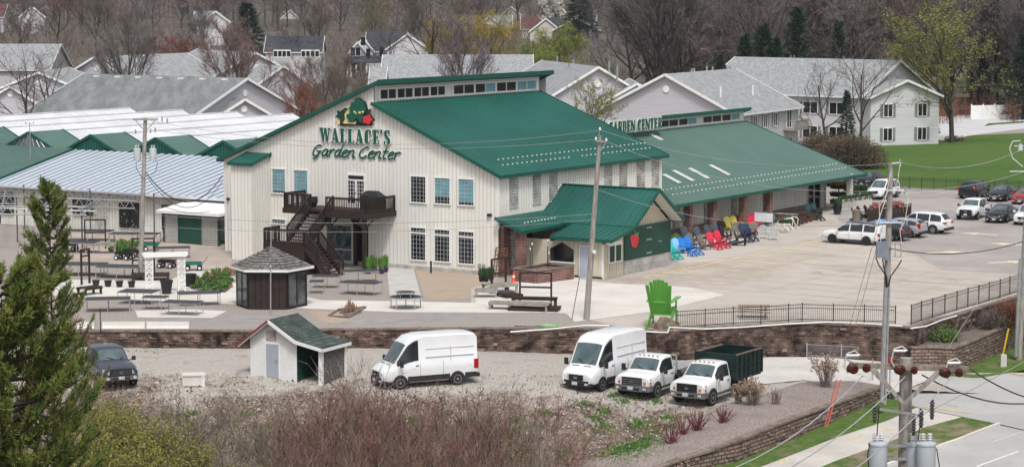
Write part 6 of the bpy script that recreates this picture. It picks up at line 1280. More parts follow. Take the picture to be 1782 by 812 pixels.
fence('low galvanised chain link panels at the foot of the retaining wall by the driveway', [PA(1404, 621, .05), PA(1464, 624, .05), PA(1540, 628, .05), P(1598, 633, -2.1), P(1650, 638, -2.15)], .72, 'diag', gal, .07, 'chain_link_fence')
fence('long black picket fence between the far parking row and the lawn', [P(lerp(1540, 1900, i / 17), lerp(327.5, 341, i / 17), 0) for i in range(18)], 1.15, 'picket', fblk)
def insulator(m, p, ax=Z, r=.10, n=3, mi=0):
 for k in range(n): m.tube(p + ax * (k * .07), p + ax * (k * .07 + .035), r, r * .55, 10, mi)
def can(par, x, y, z, r=.26, h=.75, mt=None):
 m = MB(); m.lathe([(r * .9, z - h), (r, z - h + .05), (r, z - .06), (r * 1.06, z - .05), (r * 1.06, z), (r * .5, z + .05)], 18, (x, y, 0)); t = m.build('transformer', mt or mat('transformer_grey_paint', (.44, .49, .53), .4, var=.05, scale=2), par, smooth=40)
 for s in (-1, 1):
  m = MB(); m.tube((x + s * r * .35, y, z), (x + s * r * .35, y, z + .12), .05, .045, 8);
  for k in range(3): m.tube((x + s * r * .35, y, z + .10 + k * .06), (x + s * r * .35, y, z + .13 + k * .06), .075, .05, 10)
  m.build('bushing', mat('porcelain_grey', (.5, .52, .54), .3), t)
 m = MB(); m.bc((x, y + r + .08, z - .3), (.12, .2, .5)); m.build('bracket', gal, t)
 return t
def tapered_pole(par, top, r0=.17, r1=.12):
 m = MB(); n = 8; prev = None
 for k in range(n):
  a, b = Vector((0, 0, 0)).lerp(top, k / n), Vector((0, 0, 0)).lerp(top, (k + 1) / n); m.tube(a, b, lerp(r0, r1, k / n), lerp(r0, r1, (k + 1) / n), 12, 0, cap=(k == n - 1))
 return m.build('pole', polewood, par, smooth=50)
def pole(label, base, top_px, name='utility_pole'):
 b = base; t = hit(top_px[0], top_px[1], b, Vector((0, 1, 0))); r = thing(name, label, 'utility pole', b); return r, t - b
D0 = 54.0; base = PD(1570, 1200, D0); base.z = hB(base.y)
p1, T1 = pole('weathered utility pole with crossarm, brown insulators and three grey transformers, lower right', base, (1577, 622)); tapered_pole(p1, T1, .20, .165)
TP = Vector(p1.location) + T1
m = MB(); a, b = PD(1478, 635, D0 - .3), PD(1686, 641.5, D0 - .3); m.beam(a - p1.location, b - p1.location, .12, .14); m.build('crossarm', mat('arm_wood', (.24, .205, .17), .85, var=.3, scale=5, fine=.2, fscale=12), p1)
m = MB()
for x0, y0 in ((1515, 641), (1520, 641), (1633, 645), (1639, 645)): m.beam(PD(x0, y0, D0 - .45) - p1.location, PD(1573, 702, D0 - .35) - p1.location, .05, .09)
m.build('arm_brace', polewood, p1)
ins = mat('brown_porcelain', (.055, .014, .012), .2, var=.15, scale=5)
for x, y, sz in ((1484, 641, 1), (1508, 640, .8), (1566, 643, 1), (1591, 644, .7), (1645, 648, 1), (1669, 648, .8)):
 c = PD(x, y, D0 - .55) - p1.location; m = MB(); ax = Vector((.25 if x in (1484, 1566, 1645) else -.2, -1, 0)).normalized()
 for k in range(4): m.tube(c + ax * (k * .06 - .1), c + ax * (k * .06 - .055), .13 * sz, .085 * sz, 14)
 m.build('insulator', ins, p1)
m = MB()
for x, y in ((1484, 618), (1566, 610), (1660, 631)):
 m = MB(); c = PD(x, y, D0 - .4) - p1.location; m.tube(c - Vector((.16, 0, 0)), c + Vector((.16, 0, 0)), .035, .035, 6, 1)
 m.path([c + Vector((.2, 0, 0)), c + Vector((.05, 0, .12)), c + Vector((-.15, 0, .05)), c + Vector((-.22, 0, -.25)), c + Vector((-.12, 0, -.45))], .018, 5)
 m.build('jumper_loop', [mat('light_grey_cover', (.55, .56, .56), .5), white], p1)
m = MB(); a, b = PD(1530, 711, D0 - .4), PD(1601, 722, D0 - .4); m.beam(a - p1.location, b - p1.location, .06, .06)
for x, y in ((1522, 718), (1603, 727), (1622, 712), (1590, 740)): c = PD(x, y, D0 - .5) - p1.location; m.tube(c - Z * .25, c + Z * .25, .045, .045, 8, 1); [m.tube(c + Z * (k * .08 - .16), c + Z * (k * .08 - .13), .075, .05, 8, 1) for k in range(5)]
m.build('cutout_bracket', [gal, mat('dark_polymer', (.05, .05, .055), .5)], p1)
for x, dy in ((1528, -.25), (1592, -.1), (1612, -.55)):
 q = PD(x, 770, D0 + dy) - p1.location; can(p1, q.x, q.y, q.z, .245, .95)
m = MB();
for y in (775, 798): m.beam(PD(1540, y, D0 - .2) - p1.location, PD(1600, y, D0 - .2) - p1.location, .05, .07)
m.build('transformer_rack', gal, p1)
m = MB()
for pts in (((1530, 706), (1528, 730), (1526, 757)), ((1607, 726), (1600, 745), (1598, 765)), ((1601, 772), (1630, 780), (1635, 812)), ((1514, 770), (1510, 790), (1512, 815))): m.path([PD(x, y, D0 - .5) - p1.location for x, y in pts], .014, 4)
m.build('lead_wire', black, p1)
b2 = PA(1536.5, 702); p2, T2_ = pole('tall grey utility pole with conduit risers standing at the planter corner', b2, (1550.5, 285)); tapered_pole(p2, T2_, .20, .14)
def at2(x, y, dy=-.25): return hit(x, y, Vector(p2.location) + Vector((0, dy, 0)), Vector((0, 1, 0))) - Vector(p2.location)
m = MB(); m.tube(at2(1542, 500), at2(1534.5, 700), .12, .12, 8); m.tube(at2(1547.5, 498), at2(1541, 690), .06, .06, 8); m.build('riser_conduit', gal, p2)
m = MB(); m.bc(tuple(at2(1533, 434)), (.5, .3, .85)); m.bc(tuple(at2(1541, 437)), (.3, .25, .9)); m.build('switch_box', mat('blue_grey_box', (.20, .23, .27), .5), p2)
m = MB()
for a, b in (((1552, 425), (1568, 425)), ((1552, 446), (1568, 446)), ((1558, 425), (1558, 446)), ((1568, 425), (1568, 446))): m.beam(at2(*a), at2(*b), .05, .05)
m.build('switch_frame', gal, p2)
m = MB()
for pts in (((1524, 448), (1529, 460), (1541, 478), (1542, 498)), ((1536, 450), (1538, 465), (1543, 482), (1544, 498)), ((1569, 452), (1562, 464), (1550, 480), (1546, 498))): m.path([at2(x, y) for x, y in pts], .035, 5)
m.build('cable_riser', black, p2)
m = MB()
for y, x0, x1 in ((331, 1543, 1575), (387, 1523, 1572)): m = MB(); m.beam(at2(x0, y), at2(x1, y), .09, .09, 0); m.build('crossarm', mat('fibreglass_arm', (.55, .57, .60), .5), p2)
for x, y in ((1566, 283), (1575, 331), (1560, 318), (1524, 388), (1570, 388)): m = MB(); c = at2(x, y); m.tube(c - Z * .18, c + Z * .18, .07, .05, 8); m.build('insulator', gal, p2)
m = MB()
m.beam(at2(1552, 284), at2(1568, 283), .07, .07); m.build('crossarm', [mat('fibreglass_arm', (.55, .57, .60), .5), gal], p2)
m = MB()
for pts in (((1567, 285), (1564, 300), (1562, 318)), ((1575, 333), (1581, 345), (1575, 385), (1566, 400), (1569, 425)), ((1550, 300), (1540, 350), (1527, 388), (1526, 425)), ((1545, 333), (1530, 360), (1533, 425))): m.path([at2(x, y, -.35) for x, y in pts], .016, 4, 0)
m.build('jumper_wire', white, p2)
b3 = P(1020.5, 556, 0); p3, T3 = pole('leaning weathered utility pole in front of the green door annex', b3, (1044, 236)); tapered_pole(p3, T3, .19, .12)
at3 = lambda x, y, dy=-.22: hit(x, y, Vector(p3.location) + Vector((0, dy, 0)), Vector((0, 1, 0))) - Vector(p3.location)
m = MB(); m.beam(at3(1036, 245), at3(1056, 247), .07, .09); m.tube(at3(1042, 236), at3(1043.5, 227), .03, .03); m.tube(at3(1054, 249), at3(1045, 262), .03, .03)
m.build('crossarm', polewood, p3)
for x, y in ((1037, 243), (1044, 226), (1055, 245)): m = MB(); c = at3(x, y); m.tube(c, c + Z * .16, .07, .05, 8); m.build('insulator', white, p3)
m = MB(); m.bc(tuple(at3(1034, 438)), (.18, .25, .18)); m.build('lamp_bracket', white, p3)
b4 = P(244.5, 484, 0); p4, T4 = pole('utility pole with two pale transformers standing in the display yard', b4, (253, 205)); tapered_pole(p4, T4, .18, .13)
at4 = lambda x, y, dy=-.22: hit(x, y, Vector(p4.location) + Vector((0, dy, 0)), Vector((0, 1, 0))) - Vector(p4.location)
m = MB(); m.beam(at4(231, 208), at4(275, 208), .10, .12); m.beam(at4(236, 210), at4(250, 226), .04, .06); m.beam(at4(270, 210), at4(256, 226), .04, .06); m.build('crossarm', polewood, p4)
for x, y in ((236, 229), (262, 228), (270, 226), (282, 208), (291, 210)): m = MB(); c = at4(x, y); m.tube(c - Z * .15, c + Z * .15, .05, .05, 6); m.build('insulator', gal, p4)
for x in (238.5, 266): q = at4(x, 259, -.05); can(p4, q.x, q.y, q.z, .24, .82, mat('pale_green_grey', (.55, .60, .60), .4, var=.04))
m = MB(); m.path([at4(237, 282), at4(237, 292), at4(246, 308), at4(252, 312)], .018, 4); m.path([at4(274, 282), at4(272, 296), at4(262, 305)], .018, 4); m.build('drop_loop', black, p4)
b5 = PB(1772.5, 628, .08); p5, T5 = pole('grey utility pole with steel conduit at the right picture edge', b5, (1794, 235)); tapered_pole(p5, T5, .21, .14)
at5 = lambda x, y, dy=-.25: hit(x, y, Vector(p5.location) + Vector((0, dy, 0)), Vector((0, 1, 0))) - Vector(p5.location)
m = MB(); m.tube(at5(1776, 450), at5(1767.5, 620), .11, .11, 8); m.build('riser_conduit', gal, p5)
m = MB(); m.beam(at5(1757, 298), at5(1800, 298), .07, .07); m.beam(at5(1765, 254), at5(1800, 254), .06, .06); c = at5(1776, 253); m.tube(c - Z * .3, c + Z * .1, .16, .08, 8); m.path([at5(1776, 245), at5(1762, 246), at5(1757, 258), at5(1762, 275), at5(1780, 290)], .035, 5); m.build('crossarm', [mat('grey_arm_paint', (.5, .52, .53), .5)], p5)
gy = thing('guy_marker', 'yellow guy wire marker leaning over the grass beside a small white post', 'marker', PB(1741, 640, .08)); m = MB(); t_ = hit(1755, 571, Vector(gy.location), Vector((0, 1, 0))) - Vector(gy.location); m.tube((0, 0, 0), t_, .05, .05, 7); m.build('sleeve', mat('safety_yellow', (.72, .42, .02), .5), gy)
bo = thing('marker_post', 'stubby white cable marker post on the grass by the yellow guy', 'post', PB(1746, 640, .08)); m = MB(); m.bc((0, 0, .35), (.34, .22, .7)); m.bc((0, 0, .72), (.30, .18, .06)); m.build('body', mat('off_white_plastic', (.55, .56, .54), .5), bo)
def wire(label, a, b, sag, r=.018, mt=None, name='power_line', grp='overhead wires'):
 m = MB(); n = 14; pts = []
 for k in range(n + 1): t = k / n; p = a.lerp(b, t); pts.append(p - Z * (4 * sag * t * (1 - t)))
 m.path(pts, r, 4); return tag(m.build(name, mt or mat('aluminium_wire', (.30, .31, .32), .5)), label, 'wire', grp)
def a2(x, y): return Vector(p2.location) + at2(x, y)
def a3(x, y): return Vector(p3.location) + at3(x, y)
def a4(x, y): return Vector(p4.location) + at4(x, y)
def a5(x, y): return Vector(p5.location) + at5(x, y)
wire('thin pale wire from the shop pole top over the roofs to the driveway pole', a3(1044, 226), a2(1551, 284), .9, .014)
wire('thin pale wire from the shop pole arm to the driveway pole, below the topmost', a3(1055, 246), a2(1552, 331), 1.0, .014)
wire('upper pale wire running left from the shop front pole over the big green roof', a3(1037, 243), a4(270, 226), .9, .013)
wire('topmost wire from the shop pole toward the yard pole', a3(1044, 227), a4(262, 210), 1.2, .013)
wire('long wire crossing the shop front wall below the upper windows', a3(1034, 372), a4(250, 372), .6, .014)
wire('lower wire crossing the shop front wall above the ground floor windows', a3(1032, 382), a4(250, 392), .6, .012)
wire('wire from the driveway pole to the right pole over the lawn', a2(1568, 283), a5(1790, 254), .7, .018)
wire('wire rising from the driveway pole arm across the far lot to the right pole', a2(1575, 331), a5(1785, 298), .3, .018)
wire('wire from the shop pole past the brick columns to the driveway pole switch', a3(1040, 330), a2(1527, 388), .9, .014)
wire('dark sagging cable between the yard pole and the shop corner', a4(254, 300), W(-.3, 23.0, 5.6), 2.0, .045, black)
wire('second dark sagging cable beside the heavy one at the shop corner', a4(254, 305), W(-.3, 23.0, 5.2), 2.1, .025, black)
wire('dark service cable from the yard pole toward the lattice sided shed', a4(256, 343), W(3, 27, 2.6), .5, .02, black)
wire('thick pale cable from the near pole crossing the planter to the lower left', TP + Vector((-1.2, -.5, -.4)), PD(1020, 842, 45), 1.0, .018)
wire('pale cable from the middle insulator of the near pole to the lower left', TP + Vector((-.1, -.5, -.4)), PD(1060, 900, 44), .9, .018)
wire('pale cable from the right insulator of the near pole to the lower left', TP + Vector((1.1, -.5, -.4)), PD(1180, 935, 44), .9, .018)
wire('black cable from the near pole crossing the driveway to the right edge', PD(1686, 640, D0), PD(1900, 690, 75), .5, .022, black)
wire('lower black cable from the near pole to the right over the street', PD(1605, 652, D0), PD(1900, 655, 80), .9, .022, black)
wire('straight thin guy cable descending right to left over the road', PD(1900, 560, 90), PD(1590, 728, D0), .1, .014)
wire('dark telephone cable crossing the lot at the height of the white wagon', a2(1548, 432), a5(1780, 420), .5, .025, black)
wire('guy wire from the driveway pole down to the wall, left strand', a2(1540, 350), P(1479, 566, 0), 0, .016)
wire('guy wire from the driveway pole down to the wall, right strand', a2(1545, 360), P(1489, 566, 0), 0, .016)
wire('pale guy wire from the right pole down to the terrace fence corner', a5(1784, 400), P(1650, 605, -1), 0, .014)
gk = thing('guy_marker', 'red striped guy wire marker standing in the planter bed', 'marker', PA(1437, 742)); t_ = hit(1459, 660, Vector(gk.location), Vector((0, 1, 0))) - Vector(gk.location); m = MB()
for o in (-.05, .07): m.tube((o, 0, 0), t_ + Vector((o * 1.5, 0, 0)), .035, .035, 6)
m.build('sleeve', mat('faded_red_sleeve', (.55, .12, .09), .6), gk)
ln = thing('survey_stake', 'tall thin rusty red rod leaning beside the shop front pole', 'rod', P(995, 556, 0)); m = MB(); t_ = hit(1009, 480, Vector(ln.location), Vector((0, 1, 0))) - Vector(ln.location); m.tube((0, 0, 0), t_, .025, .025, 5); m.build('rod', mat('rust_red', (.22, .06, .045), .8), ln)
def make_table(L=2.4, w=1.1, h=.78):
 r = thing('display_table', '', 'table', (0, 0, 0)); m = MB(); m.bc((0, 0, h + .012), (L + .02, w + .02, .035)); m.build('tabletop', mat('black_mesh_top', (.035, .037, .042), .7, scale=20, col2=(.06, .062, .068)), r)
 m = MB()
 for s in (-1, 1): m.bc((0, s * w / 2, h - .02), (L, .03, .04)); m.bc((s * L / 2, 0, h - .02), (.03, w, .038))
 m.build('frame', mat('white_tube', (.36, .36, .36), .5), r)
 for x in (-1, 0, 1):
  for y in (-1, 1): m = MB(); m.tube((x * (L / 2 - .03), y * (w / 2 - .03), 0), (x * (L / 2 - .03), y * (w / 2 - .03), h), .022, .022, 6); m.build('leg', mat('white_tube', (.55, .55, .54), .5), r)
 return r
T0 = make_table()
TB = [(188, 519, 2.7, 1.15, 8, 'black topped table nearest the red clay pots'), (242, 506, 2.3, 1.3, -12, 'black topped table left of the white arch'), (270.6, 516, 1.5, .85, -5, 'small black topped table under the white arch'), (346, 508.6, 2.6, 1.05, 14, 'black topped table below the two large black pots'), (317, 525, 2.3, 1.05, -12, 'lowest black topped table left of the gazebo'),
   (143, 459, 3.2, 1.5, -6, 'long dark table half behind the pine'), (209, 463, 3.0, 1.5, -8, 'long dark table beside the yard pole foot'), (156, 401, 3.6, 1.2, -6, 'back row dark table by the wooden frame'), (235, 406, 3.8, 1.2, -6, 'back row dark table under the twin cut out screens'), (301, 430.5, 2.5, 1.1, 12, 'lone dark table in front of the small green shed'),
   (138, 421, 2.7, 1.3, -5, 'dark table above the black wagons'), (567, 480, 1.7, .9, -4, 'small black topped table right of the gazebo'), (626, 470.5, 2.5, 1.0, 14, 'black topped table nearest the deck post'), (628, 491, 2.5, 1.1, -20, 'black topped table beside the entrance walk'), (551, 489, .9, .9, 0, 'black topped table corner just behind the gazebo')]
for i, (x, y, L, w, a, lb) in enumerate(TB):
 q = P(x, y, .73); q.z = 0; o = T0 if i == 0 else dup(T0, (0, 0, 0)); o.location = q; o.rotation_euler = (0, 0, R(a)); o.scale = (L / 2.4, w * 1.25 / 1.1, 1); o['label'] = lb; o['group'] = 'black topped display tables'
r = thing('tiered_table', 'round two tier black topped table at the end of the entrance walk', 'table', P(706, 536, 0))
for rr, z in ((1.05, .72), (.62, 1.02)):
 m = MB(); m.lathe([(rr - .04, z), (rr - .04, z + .03)], 10); m.build('tabletop', MATS['black_mesh_top'], r); m = MB(); m.lathe([(rr, z - .05), (rr, z + .02), (rr - .05, z + .02), (rr - .05, z - .05)], 10); m.build('rim', MATS['white_tube'], r)
 for k in range(5): a = R(72 * k + 20); m = MB(); m.tube((math.cos(a) * (rr - .08), math.sin(a) * (rr - .08), 0 if z < .8 else .75), (math.cos(a) * (rr - .08), math.sin(a) * (rr - .08), z), .03, .03, 6); m.build('leg', MATS['white_tube'], r)
def wood_bench(label, c, L, w, a, h=.5, mt=greywood, name='wooden_platform'):
 r = thing(name, label, 'bench', c, R(a)); m = MB(); n = max(3, int(w / .14))
 for k in range(n): m.bc((0, -w / 2 + w * (k + .5) / n, h), (L, w / n * .86, .045))
 m.build('seat', mt, r); m = MB();
 for s in (-1, 1): m.bc((0, s * w / 2 * .95, h - .09), (L * .98, .05, .12))
 m.build('apron', mt, r)
 for x in (-1, 1):
  for y in (-1, 1): m = MB(); m.bc((x * (L / 2 - .12), y * (w / 2 - .08), h / 2 - .03), (.12, .12, h - .03)); m.build('leg', mt, r)
 return r
def gate_frame(label, c, L, h, a, mt=brownwood, rails=(.98, .55)):
 r = thing('timber_display_frame', label, 'frame', c, R(a))
 for s in (-1, 1): m = MB(); m.bc((s * L / 2, 0, h / 2), (.11, .11, h)); m.build('post', mt, r)
 for f_ in rails: m = MB(); m.bc((0, 0, h * f_), (L - .11, .07, .11)); m.build('rail', mt, r)
 return r
wood_bench('long pale weathered platform nearest the retaining wall by the pole', P(922, 540, 0), 2.6, 1.1, -16, .5)
wood_bench('short pale weathered platform at the left end of the long one', P(872, 537, 0), 1.5, .9, -10, .45)
wood_bench('dark timber bench behind the long pale platform', P(930, 534, 0), 2.9, .6, -10, .62, brownwood)
wood_bench('dark low timber shelf below the tall frame', P(922, 541.5, 0) + Vector((.3, .5, 0)), 3.2, 1.3, -10, .22, brownwood)
gate_frame('tall dark timber frame behind the pale platforms', P(932, 531, 0), 2.0, 2.1, -10)
gate_frame('dark timber frame beside the potted plants and brick pier', P(868, 506, 0), 1.6, 2.2, 55)
wood_bench('half round pale platform with pots near the brick pier', P(846, 516, 0), 1.5, 1.1, 0, .5)
wood_bench('weathered platform behind the half round one', P(870, 508, 0), 2.1, 1.3, 30, .55)
wood_bench('dark low shelf right of the weathered platform', P(886, 516, 0), 1.3, 1.5, 30, .2, brownwood)
gate_frame('dark open timber frame in the back yard rows', P(166, 433, 0), 1.55, 2.3, 8)
wood_bench('pale topped timber counter beside the dark table in the back rows', P(175, 440, 0), 2.4, 1.1, 8, .75, greywood)
gate_frame('dark timber frame around the yard pole foot', P(250, 478, 0), 1.5, 2.6, 10, rails=(.98, .4))
wood_bench('dark timber shelf around the yard pole foot', P(262, 486, 0), 2.6, 1.3, 10, .4, brownwood)
gate_frame('narrow dark railing frame left of the long dark tables', P(149, 494, 0), .8, 2.4, 60, rails=(.98, .8))
wood_bench('dark timber step bench half hidden by the pine branch', P(156, 512, 0), 1.5, .9, 50, .5, brownwood)
c = P(288, 509, 0); r = thing('white_arch', 'white lattice garden arch with a flat top standing in the yard', 'arch', c, R(14))
for s in (-1, 1):
 m = MB(); x = s * 1.05
 for dx in (-.22, .22):
  for dy in (-.25, .25): m.bc((x + dx, dy, 1.25), (.06, .06, 2.5))
 for k in range(7): m.bc((x, -.25, .25 + k * .37), (.48, .04, .06)); m.bc((x, .25, .25 + k * .37), (.48, .04, .06))
 for k in range(6):
  m.beam((x - .25, -.25, .25 + k * .37), (x + .25, -.25, .62 + k * .37), .05, .05); m.beam((x + .25, -.24, .25 + k * .37), (x - .25, -.24, .62 + k * .37), .05, .05)
 m.build('side_tower', white, r)
m = MB(); m.bc((0, 0, 2.56), (2.95, .75, .16)); m.bc((0, -.37, 2.45), (2.8, .05, .12)); m.build('lintel', white, r)
leafg = mat('fresh_leaf_green', (.055, .14, .02), .7, scale=3, col2=(.12, .25, .05)); leafd = mat('dark_leaf_green', (.025, .065, .018), .7, scale=3, col2=(.05, .11, .03)); terra = mat('terracotta', (.32, .10, .06), .8)
def pot(label, c, r_, h, mt=blackpl, group=None, plant=None, ph=.5, name='plant_pot'):
 r = thing(name, label, 'pot', c, 0, group); m = MB(); m.lathe([(r_ * .68, 0), (r_ * .97, h * .9), (r_ * 1.06, h * .9), (r_ * 1.06, h), (r_ * .9, h), (r_ * .88, h * .92)], 14); m.build('pot_body', mt, r, smooth=40); m = MB(); m.lathe([(r_ * .9, h * .90), (.01, h * .93)], 12); m.build('soil', brown_mulch, r)
 if plant: m = MB(); tuft(m, Vector((0, 0, h * .9)), r_ * 1.25, ph, int(90)); m.build('foliage', plant, r)
 return r
def tuft(m, c, rad, h, n, w=.05):
 for _ in range(n):
  a = rnd.random() * 6.283; q = rad * math.sqrt(rnd.random()); b = c + Vector((q * math.cos(a) * .6, q * math.sin(a) * .6, 0)); t = c + Vector((q * math.cos(a) * 1.1, q * math.sin(a) * 1.1, h * (.5 + .6 * rnd.random()))); s = Vector((math.cos(a + 1.5), math.sin(a + 1.5), 0)) * w
  m.add([b - s * .4, b + s * .4, b.lerp(t, .6) + s, t, b.lerp(t, .6) - s], [(0, 1, 2, 3, 4)])
pot('large black planter pot under the right leg of the white arch', P(290, 511, 0), .42, .9); pot('large black planter pot right of the white arch', P(331, 498, 0), .42, .85)
for i, x in enumerate((167, 188, 208, 229)): pot(['black nursery pot by the long dark table, leftmost of the row of four', 'black nursery pot second from left in the row of four', 'black nursery pot third from left in the row of four', 'black nursery pot nearest the yard pole in the row of four'][i], P(x, 498 + i * .6, 0), .26, .42, blackpl, 'row of black nursery pots')
pot('tilted tall black pot left of the long dark tables', P(100, 462, 0), .3, .6);
for i, (x, y) in enumerate(((131, 522), (143, 521))): pot(['small clay pot left of the pair by the nearest table', 'small clay pot right of the pair by the nearest table'][i], P(x, y, 0), .16, .25, terra, 'clay pots', leafd, .25)
for i, (x, y) in enumerate(((641, 476), (651, 473), (664, 476), (671, 473))): pot(['purple pot with yellow green grass nearest the deck post', 'purple pot with white flowers behind the display table', 'purple pot with leafy shrub by the walk edge', 'purple pot with shrub, rightmost beside the walk'][i], P(x, y, 0), .22, .32, mat('purple_pot', (.06, .02, .09), .5), 'purple potted shrubs', leafg, .95)
for i, (x, y) in enumerate(((838, 490), (846, 490), (855, 488))): pot(['potted plant at the left end on the weathered platform', 'potted plant in the middle on the weathered platform', 'potted plant nearest the dark frame on the platform'][i], P(x, y, .5) , .2, .3, mat('purple_pot', (.06, .02, .09), .5) if i == 2 else blackpl, 'pots on the weathered platform', leafd, .7)
for i, (x, y, cg, lb) in enumerate(((337, 470, 0, 'green garden wagon with black wheels beside the yard walk'), (290, 466, 1, 'dark garden wagon behind the white arch'), (228, 448, 1, 'black wheeled cart cluster behind the long table, left'), (262, 436, 0, 'green cart behind the yard pole foot'), (121, 436, 1, 'dark wagon under the back dark table'), (215, 452, 1, 'dark cart left of the yard pole'))):
 r = thing('garden_wagon', lb, 'wagon', P(x, y, 0), R(rnd.uniform(-25, 25)), 'garden wagons'); mt = mat('wagon_green', (.01, .14, .11), .5) if cg == 0 else black
 m = MB(); m.bc((0, 0, .42), (1.15, .6, .04)); [m.bc((0, s * .3, .5), (1.15, .03, .2)) for s in (-1, 1)]; [m.bc((s * .57, 0, .5), (.03, .6, .2)) for s in (-1, 1)]; m.build('tray', mt, r)
 for sx in (-1, 1):
  for sy_ in (-1, 1): m = MB(); m.lathe([(.05, -.05), (.19, -.05), (.19, .05), (.05, .05)], 12, (sx * .42, sy_ * .34, .19), 0, 'y'); w_ = m.build('wheel', rubber, r); m = MB(); m.lathe([(.1, -.055), (.1, .055)], 8, (sx * .42, sy_ * .34, .19), 0, 'y'); m.build('hub', white, w_)
 m = MB(); m.tube((.58, 0, .4), (1.0, .1, .95), .02, .02, 5); m.build('handle', black, r)
def bed(label, pts, n, cols, h, name='flower_bed', cat='flower bed'):
 r = thing(name, label, cat, P(*pts[0], 0)); Q = [P(x, y, 0) for x, y in pts]; m = MB(); m.poly([q + Z * .05 for q in Q]); m.build('soil', brown_mulch, r, world=True)
 xs_ = [q.x for q in Q]; ys_ = [q.y for q in Q]
 for k, (mt, fr_) in enumerate(cols):
  m = MB()
  for _ in range(int(n * fr_)):
   c = Vector((rnd.uniform(min(xs_), max(xs_)), rnd.uniform(min(ys_), max(ys_)), .04)); ins_ = False; j = len(Q) - 1
   for i in range(len(Q)):
    if (Q[i].y > c.y) != (Q[j].y > c.y) and c.x < (Q[j].x - Q[i].x) * (c.y - Q[i].y) / (Q[j].y - Q[i].y) + Q[i].x: ins_ = not ins_
    j = i
   if ins_: tuft(m, c, .22, h * rnd.uniform(.5, 1.1), 14, .04)
  m.build('plants', mt, r, world=True)
flr = mat('orange_red_bloom', (.28, .10, .06), .7, scale=6, col2=(.45, .28, .20));
bed('green and orange perennial bed between the white arch and the gazebo', [(333, 503), (338, 484), (388, 480), (404, 486), (403, 500), (392, 509), (360, 508)], 300, [(leafg, .6), (flr, .05), (leafd, .2)], .24)
bed('row of small pots and herbs behind the perennial bed', [(352, 483), (372, 474), (404, 472), (408, 480), (390, 482)], 70, [(leafg, .7), (flr, .3)], .45, 'potted_herbs', 'plants')
bed('low green plants between the back display tables', [(190, 438), (196, 426), (240, 425), (240, 434), (215, 438)], 110, [(leafg, .92), (flr, .08)], .5, 'potted_herbs', 'plants')
bed('tuft of rusty dry grass in the small edged mulch bed', [(589, 546), (600, 538), (614, 536), (618, 542)], 22, [(mat('rusty_dry_grass', (.30, .19, .13), .9), 1)], .6, 'dry_grass_tuft', 'plant')
ef = thing('bed_edging', 'rectangular stone edging of the little mulch bed by the walk', 'edging', P(605, 545, 0)); m = MB(); pp = [P(x, y, .05) for x, y in ((572, 549), (590, 538), (636, 534), (606, 552), (572, 549))]
for a, b in zip(pp, pp[1:]): m.beam(a, b, .12, .12)
m.build('stone_course', capst, ef, world=True)
r = thing('traffic_cone', 'orange traffic cone with white band beside the brick pier', 'cone', P(894, 490, 0)); m = MB(); m.bc((0, 0, .02), (.38, .38, .04)); m.lathe([(.15, .04), (.10, .30)], 14); m.lathe([(.10, .30), (.075, .45)], 14, mi=1); m.lathe([(.075, .45), (.03, .75)], 14); m.build('cone_body', [mat('cone_orange', (.70, .09, .02), .5), white], r)
r = thing('lattice_panel', 'brown timber lattice leaning against the brick corner of the porch', 'lattice', W(-.5, -.4, 0), 0); m = MB(); a, b = W(-.55, .15), W(-.55, -.75)
for i in range(5): p = a.lerp(b, i / 4); m.beam(p, p + U * .5 + Z * 2.0, .05, .05)
for i in range(9): z = i / 8; m.beam(a + U * .5 * z + Z * 2.0 * z, b + U * .5 * z + Z * 2.0 * z, .04, .04)
m.build('slat_grid', mat('red_brown_timber', (.16, .075, .05), .8), r, world=True)
r = thing('path_bollard', 'short black bollard light in the tan mulch near the shop windows', 'bollard', P(750, 475, 0)); m = MB(); m.lathe([(.07, 0), (.07, .75), (.09, .76), (.09, .82), (.02, .86)], 10); m.build('bollard_body', black, r)
r = thing('garden_hose', 'coiled pale green hose lying on the gravel near the wall', 'hose', P(956, 569, 0)); m = MB()
for k in range(3): m.path([Vector(((.5 + .06 * k) * math.cos(t / 12 * 6.283), (.3 + .05 * k) * math.sin(t / 12 * 6.283), .05 + .03 * k)) for t in range(13)], .025, 5)
m.build('coil', mat('hose_green', (.25, .50, .22), .5), r)
m = MB(); m.path([P(895, 567, .04), P(925, 568, .04), P(948, 567, .04)], .03, 5); tag(m.build('iron_bar', black), 'thin black iron bar lying on the gravel left of the hose', 'bar')
r = thing('concrete_box', 'low concrete utility box on the stone lot between pickup and shed', 'utility box', PA(337, 669)); m = MB(); m.bc((0, 0, .27), (1.15, .8, .54), 0, .12); m.bc((0, 0, .57), (1.25, .9, .06), 0, .12); m.build('box_body', concrete_l, r)
r = thing('marker_post', 'small white pipe post beside the concrete box on the lot', 'post', PA(354, 672)); m = MB(); m.lathe([(.09, 0), (.09, .5), (.11, .5), (.11, .58), (.02, .6)], 10); m.build('pipe_body', white, r)
r = thing('yard_post', 'thin black rod standing at the wall edge above the pickup', 'post', P(175, 578, 0)); m = MB(); m.tube((0, 0, 0), (0, 0, 1.4), .03, .03, 5); m.build('rod', black, r)
